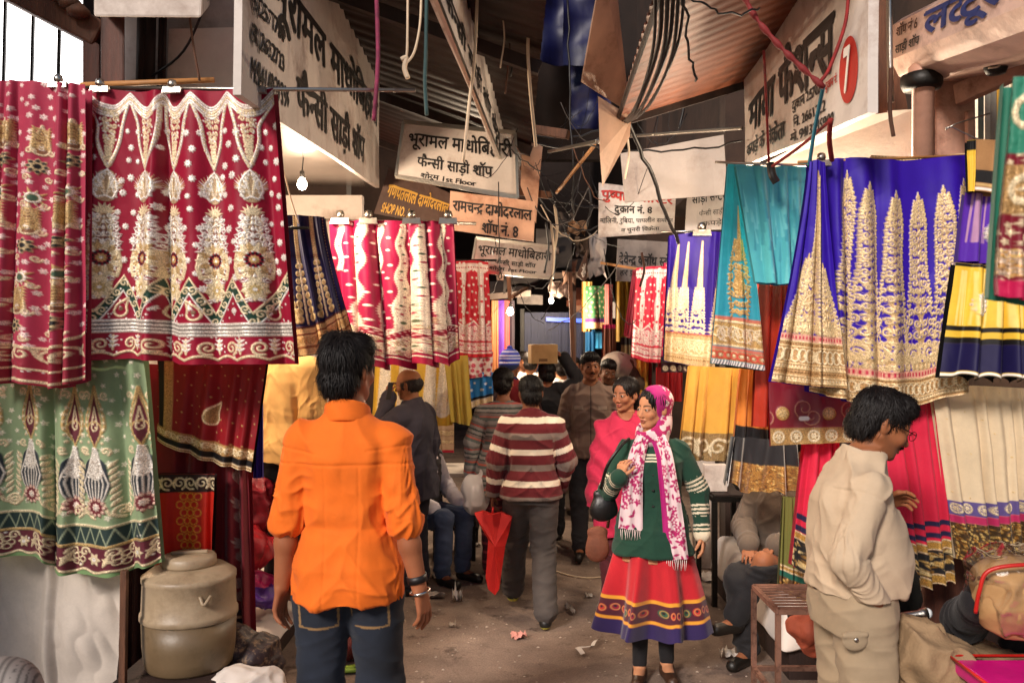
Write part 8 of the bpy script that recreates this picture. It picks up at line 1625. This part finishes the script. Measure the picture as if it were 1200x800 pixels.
# right white platform
rp = empty('shop_platform', (2.1, 5.3, 0), 'low platform under a white sheet where the man in black trousers sits', 'platform')
b = MB(); b.box((1.50, 4.62, 0), (2.7, 6.3, .36)); b.build('base', M['dwood'], rp); V = []
for j in range(n):
    for k in range(n): u, v = k / (n - 1), j / (n - 1); V.append((1.44 + 1.26 * u, 4.57 + 1.7 * v, .41 - (.0 if 0 < j and 0 < k else .24) + .008 * q.randn()))
o = mesh_obj('white_sheet', V, [(j * n + k, j * n + k + 1, (j + 1) * n + k + 1, (j + 1) * n + k) for j in range(n - 1) for k in range(n - 1)], M['sheet'], rp, True); mo = o.modifiers.new('thick', 'SOLIDIFY'); mo.thickness = .02; mo = o.modifiers.new('sub', 'SUBSURF'); mo.levels = mo.render_levels = 2
b = MB(); b.hexa([(1.94, 4.0, 0), (2.14, 4.0, 0), (2.14, 4.2, 0), (1.94, 4.2, 0), (1.93, 4.0, 1.4), (2.14, 4.0, 1.4), (2.14, 4.2, 1.4), (1.93, 4.2, 1.4)]); tag(b.build('wooden_post', M['post'], bevel=.008), 'thick brown wooden post below the cream net skirt', 'post')
b = MB(); b.hexa([(2.16, 4.1, 0), (2.74, 4.1, 0), (2.74, 4.18, 0), (2.16, 4.18, 0), (2.16, 4.1, 1.4), (2.74, 4.1, 1.4), (2.74, 4.18, 1.4), (2.16, 4.18, 1.4)]); tag(b.build('plank_partition', M['dwood']), 'dark wooden partition to the right of the thick brown post', 'panel')
# near right counter with its pile, bundle and packet
ct = empty('counter', (1.9, 2.85, 0), 'near right counter under a white cloth carrying beige clothes', 'counter'); b = MB(); b.box((1.42, 2.55, 0), (2.5, 3.2, .60)); b.build('base', M['dwood'], ct); b = MB(); b.box((1.40, 2.53, .602), (2.52, 3.22, .63)); b.build('white_cloth', M['sheet'], ct, bevel=.012)
BGE = mat('beige_cloth', hx('#8d7355'), .85, var=.2, scale=10, bump=.3, bscale=120)
o = soft('clothes_pile', (1.50, 2.98, .70), [((0, 0, 0), (.17, .14, .10), None), ((.12, .02, -.03), (.15, .13, .06), None), ((-.10, -.02, .05), (.09, .10, .09), None), ((.20, .05, .0), (.10, .12, .05), None)], BGE, disp=.06, fr=8, seed=5, h=.006); tag(o, 'crumpled heap of beige trousers on the near right counter', 'clothes')
o = soft('dark_bag', P(1052, 695, 3.35), [((0, 0, 0), (.09, .08, .10), None), ((0, 0, .06), (.07, .06, .06), None)], mat('dark_green_cloth', hx('#1a1812'), .8, var=.5), disp=.03, fr=9); tag(o, 'dark cloth bag hanging behind the man in beige', 'bag')
o = soft('salmon_cloth', P(945, 735, 3.95), [((0, 0, 0), (.09, .1, .06), None), ((.03, 0, -.05), (.05, .06, .08), None)], mat('salmon_cloth', hx('#b0553c'), .75, var=.2), disp=.03, fr=10); tag(o, 'salmon cloth bunched behind the rusty stool', 'cloth')
st_ = empty('steel_torch', P(1065, 720, 3.2), 'shiny steel torch lying on top of the beige heap', 'torch'); b = MB(); a, d = P(1046, 723, 3.12), P(1086, 718, 3.12); p = [Vector(a).lerp(d, t) for t in (0, .12, .3, .75, .85, 1)]; b.tube(p, [.004, .010, .014, .015, .020, .021], 18); b.build('barrel', M['steel'], st_, True); b = MB(); b.tube([d, Vector(d) + Vector((.012, 0, -.002))], [.019, .017], 18); b.build('lens', mat('torch_glass', hx('#cfd4d8'), .1), st_, True)
bu = empty('wrapped_bundle', P(1185, 700, 2.8), 'beige clothes bundle in clear plastic with red piping at the right edge', 'bundle'); c = np.array(P(1190, 700, 2.82))
soft('folded_cloth', c, [((0, 0, 0), (.125, .10, .115), None), ((.10, .0, .0), (.12, .10, .11), None), ((-.02, 0, .06), (.10, .1, .06), None)], mat('tan_cloth', hx('#b58c5c'), .7, var=.15, scale=5), bu, disp=.03, fr=6, seed=7, h=.006)
pm = bpy.data.materials.new('clear_plastic'); t_, b_ = _bsdf(pm); gl = t_.nodes.new('ShaderNodeBsdfGlossy'); gl.inputs['Roughness'].default_value = .12; tr = t_.nodes.new('ShaderNodeBsdfTransparent'); mx = t_.nodes.new('ShaderNodeMixShader'); lw = t_.nodes.new('ShaderNodeLayerWeight'); lw.inputs[0].default_value = .35
t_.links.new(lw.outputs['Facing'], mx.inputs[0]); t_.links.new(tr.outputs[0], mx.inputs[1]); t_.links.new(gl.outputs[0], mx.inputs[2]); t_.links.new(mx.outputs[0], t_.nodes['Material Output'].inputs[0])
soft('plastic_cover', c + (0.02, 0, .01), [((0, 0, 0), (.155, .125, .135), None), ((.10, .0, .02), (.14, .125, .14), None), ((-.05, 0, .09), (.11, .11, .06), None)], pm, bu, disp=.03, fr=11, seed=9, h=.007)
RP = mat('red_piping', hx('#c8241c'), .4, var=.15)
b = MB(); b.tube(smooth_line([c + (-.165, -.06, -.03), c + (-.168, -.09, .05), c + (-.145, -.10, .115), c + (-.05, -.12, .14), c + (.10, -.12, .135), c + (.25, -.1, .13)], 8), .0065, 8); b.build('piping', RP, bu, True)
pk = empty('plastic_packet', P(1165, 790, 2.65), 'hot pink garment packet with red edging at the bottom right corner', 'packet'); c = Vector((1.69, 2.70, .755)); b = MB(); b.box((c.x - .22, c.y - .16, c.z - .03), (c.x + .30, c.y + .14, c.z + .02)); b.build('pink_garment', mat('pink_satin', hx('#d0127a'), .35, var=.2, bump=.4, bscale=10), pk, bevel=.012)
b = MB(); b.tube([(c.x - .23, c.y - .17, c.z + .022), (c.x - .23, c.y + .15, c.z + .026), (c.x + .31, c.y + .15, c.z + .026), (c.x + .31, c.y - .17, c.z + .022), (c.x - .23, c.y - .17, c.z + .022)], .006, 8); b.build('edging', RP, pk, True)
b = MB(); b.box((1.48, 2.54, .632), (2.0, 2.84, .722)); tag(b.build('folded_stack', BGE, bevel=.02), 'folded beige garments under the hot pink packet', 'clothes')
# litter and the wire on the ground
q = random.Random(5)
def litter(x, y, w, h, c, l, rot=0., curl=.02):
    Y = CAM_Z * F / (y - 400); c0 = P(x, y, Y); n = 7; V = []; ca, sa = math.cos(rot), math.sin(rot)
    for j in range(n):
        for k in range(n):
            u, v = (k / 6 - .5) * w, (j / 6 - .5) * h; u += q.uniform(-.1, .1) * w * .5; v += q.uniform(-.1, .1) * h * .5; V.append((c0.x + u * ca - v * sa, c0.y + u * sa + v * ca, .006 + abs(q.gauss(0, curl))))
    fr = [(j * n + k, j * n + k + 1, (j + 1) * n + k + 1, (j + 1) * n + k) for j in range(6) for k in range(6)]
    o = mesh_obj('paper_scrap', V + [(a, b_, z + .002) for a, b_, z in V], [tuple(reversed(f)) for f in fr] + [tuple(49 + i for i in f) for f in fr], mat('scrap_' + c, hx(c), .7, var=.15), None); tag(o, l, 'litter', 'litter on the lane')
for a in ((545, 650, .12, .07, '#cfc4ba', 'white scrap lying near the low table'), (518, 677, .15, .10, '#b8aca2', 'wide grey scrap at the right of the orange shirt'), (536, 704, .07, .06, '#d9d0c8', 'crumpled white ball of paper beside the orange shirt', 0, .04), (519, 659, .05, .03, '#c8beb4', 'tiny white scrap above the wide grey one'), (608, 748, .09, .06, '#c98a80', 'pink paper scrap in the middle of the lane', .4), (668, 716, .025, .16, '#c2b5a8', 'thin white sliver between the pullover man and the red skirt', .3), (854, 770, .10, .08, '#d9cfc6', 'white crumpled scrap nearest to the rusty stool', .2, .03), (832, 680, .14, .12, '#c0b4ac', 'bluish plastic scrap by the black frame table', 0, .03), (859, 695, .10, .08, '#d8d0cc', 'white scrap under the crossed legs', 0, .03), (663, 598, .14, .12, '#bfa5a8', 'pale pink scrap behind the brown jacket man'), (560, 640, .05, .04, '#cbbfb5', 'small white scrap left of the striped pullover man'), (815, 655, .12, .1, '#a89a90', 'grey scrap behind the woman in the red skirt'), (585, 640, .06, .03, '#c5b8ac', 'small pale scrap just left of the red bag'), (530, 735, .04, .03, '#a89888', 'small tan scrap below the crumpled ball'), (690, 700, .05, .03, '#b5a89a', 'small tan scrap beside the red skirt'), (505, 700, .2, .1, '#a89c92', 'flat grey plastic by the orange shirt cuff')): litter(*a)
Yc = lambda y: CAM_Z * F / (y - 400)
b = MB(); pts = []
for t in np.linspace(0, 1, 24): x = 677 + 26 * (1 - t) * (1 if t < .55 else .3) - (10 if t > .5 else 0) + 16 * t * t; y = 752 + 18 * t; pts.append((P(x, y, Yc(y)).x, Yc(y), .012 + .015 * abs(math.sin(t * 6))))
V = []; 
for i, p in enumerate(pts): V += [(p[0] - .012, p[1], p[2]), (p[0] + .014, p[1] + .012, p[2] + .004)]
n = len(pts); fr = [(2 * i, 2 * i + 1, 2 * i + 3, 2 * i + 2) for i in range(n - 1)]; tag(mesh_obj('paper_strip', V + [(a, b_, c_ + .002) for a, b_, c_ in V], [tuple(reversed(f)) for f in fr] + [tuple(2 * n + k for k in f) for f in fr], mat('scrap_strip', hx('#d9d0c8'), .7)), 'curled white paper strip in front of the red skirt', 'litter', 'litter on the lane')
b = MB(); b.tube(smooth_line([(P(645, 668, Yc(668)).x, Yc(668), .008), (P(668, 675, Yc(675)).x, Yc(675), .008), (P(690, 678, Yc(678)).x, Yc(678), .008), (P(712, 676, Yc(676)).x, Yc(676), .008)]), .006, 6); tag(b.build('loose_wire', M['wcable'], smooth=True), 'pale wire lying across the lane behind the woman in the red skirt', 'wire')
sl = empty('slipper', (P(412, 782, 4.6).x, 4.6, 0), 'lime green slipper on the ground behind the orange shirt man', 'slipper'); c = (P(412, 782, 4.72).x, 4.72, .03); S = SDF(np.array(c) - .18, np.array(c) + .18, .006); S.cap(np.array(c) - (.09, .02, .01), np.array(c) + (.08, .03, -.01), .036, .045, .01, sq=((0, 0, 1), 2.4)); V, Q, N = S.mesh(); mesh_obj('sole', V, Q, mat('lime_rubber', hx('#8aa83a'), .5), sl)
b = MB(); b.tube(smooth_line([np.array(c) + (.03, -.03, .01), np.array(c) + (.035, .02, .05), np.array(c) + (.03, .07, .01)]), .010, 8); b.build('strap', mat('lime_rubber', hx('#8aa83a')), sl, True)
o = soft('red_bundle', (P(405, 757, 4.9).x, 4.9, .09), [((0, 0, 0), (.10, .1, .08), None)], mat('dark_red_cloth', hx('#6a1a18'), .7, var=.4), disp=.02, fr=10, ext=.2); tag(o, 'dark red bundle on the ground above the lime green slipper', 'bundle')
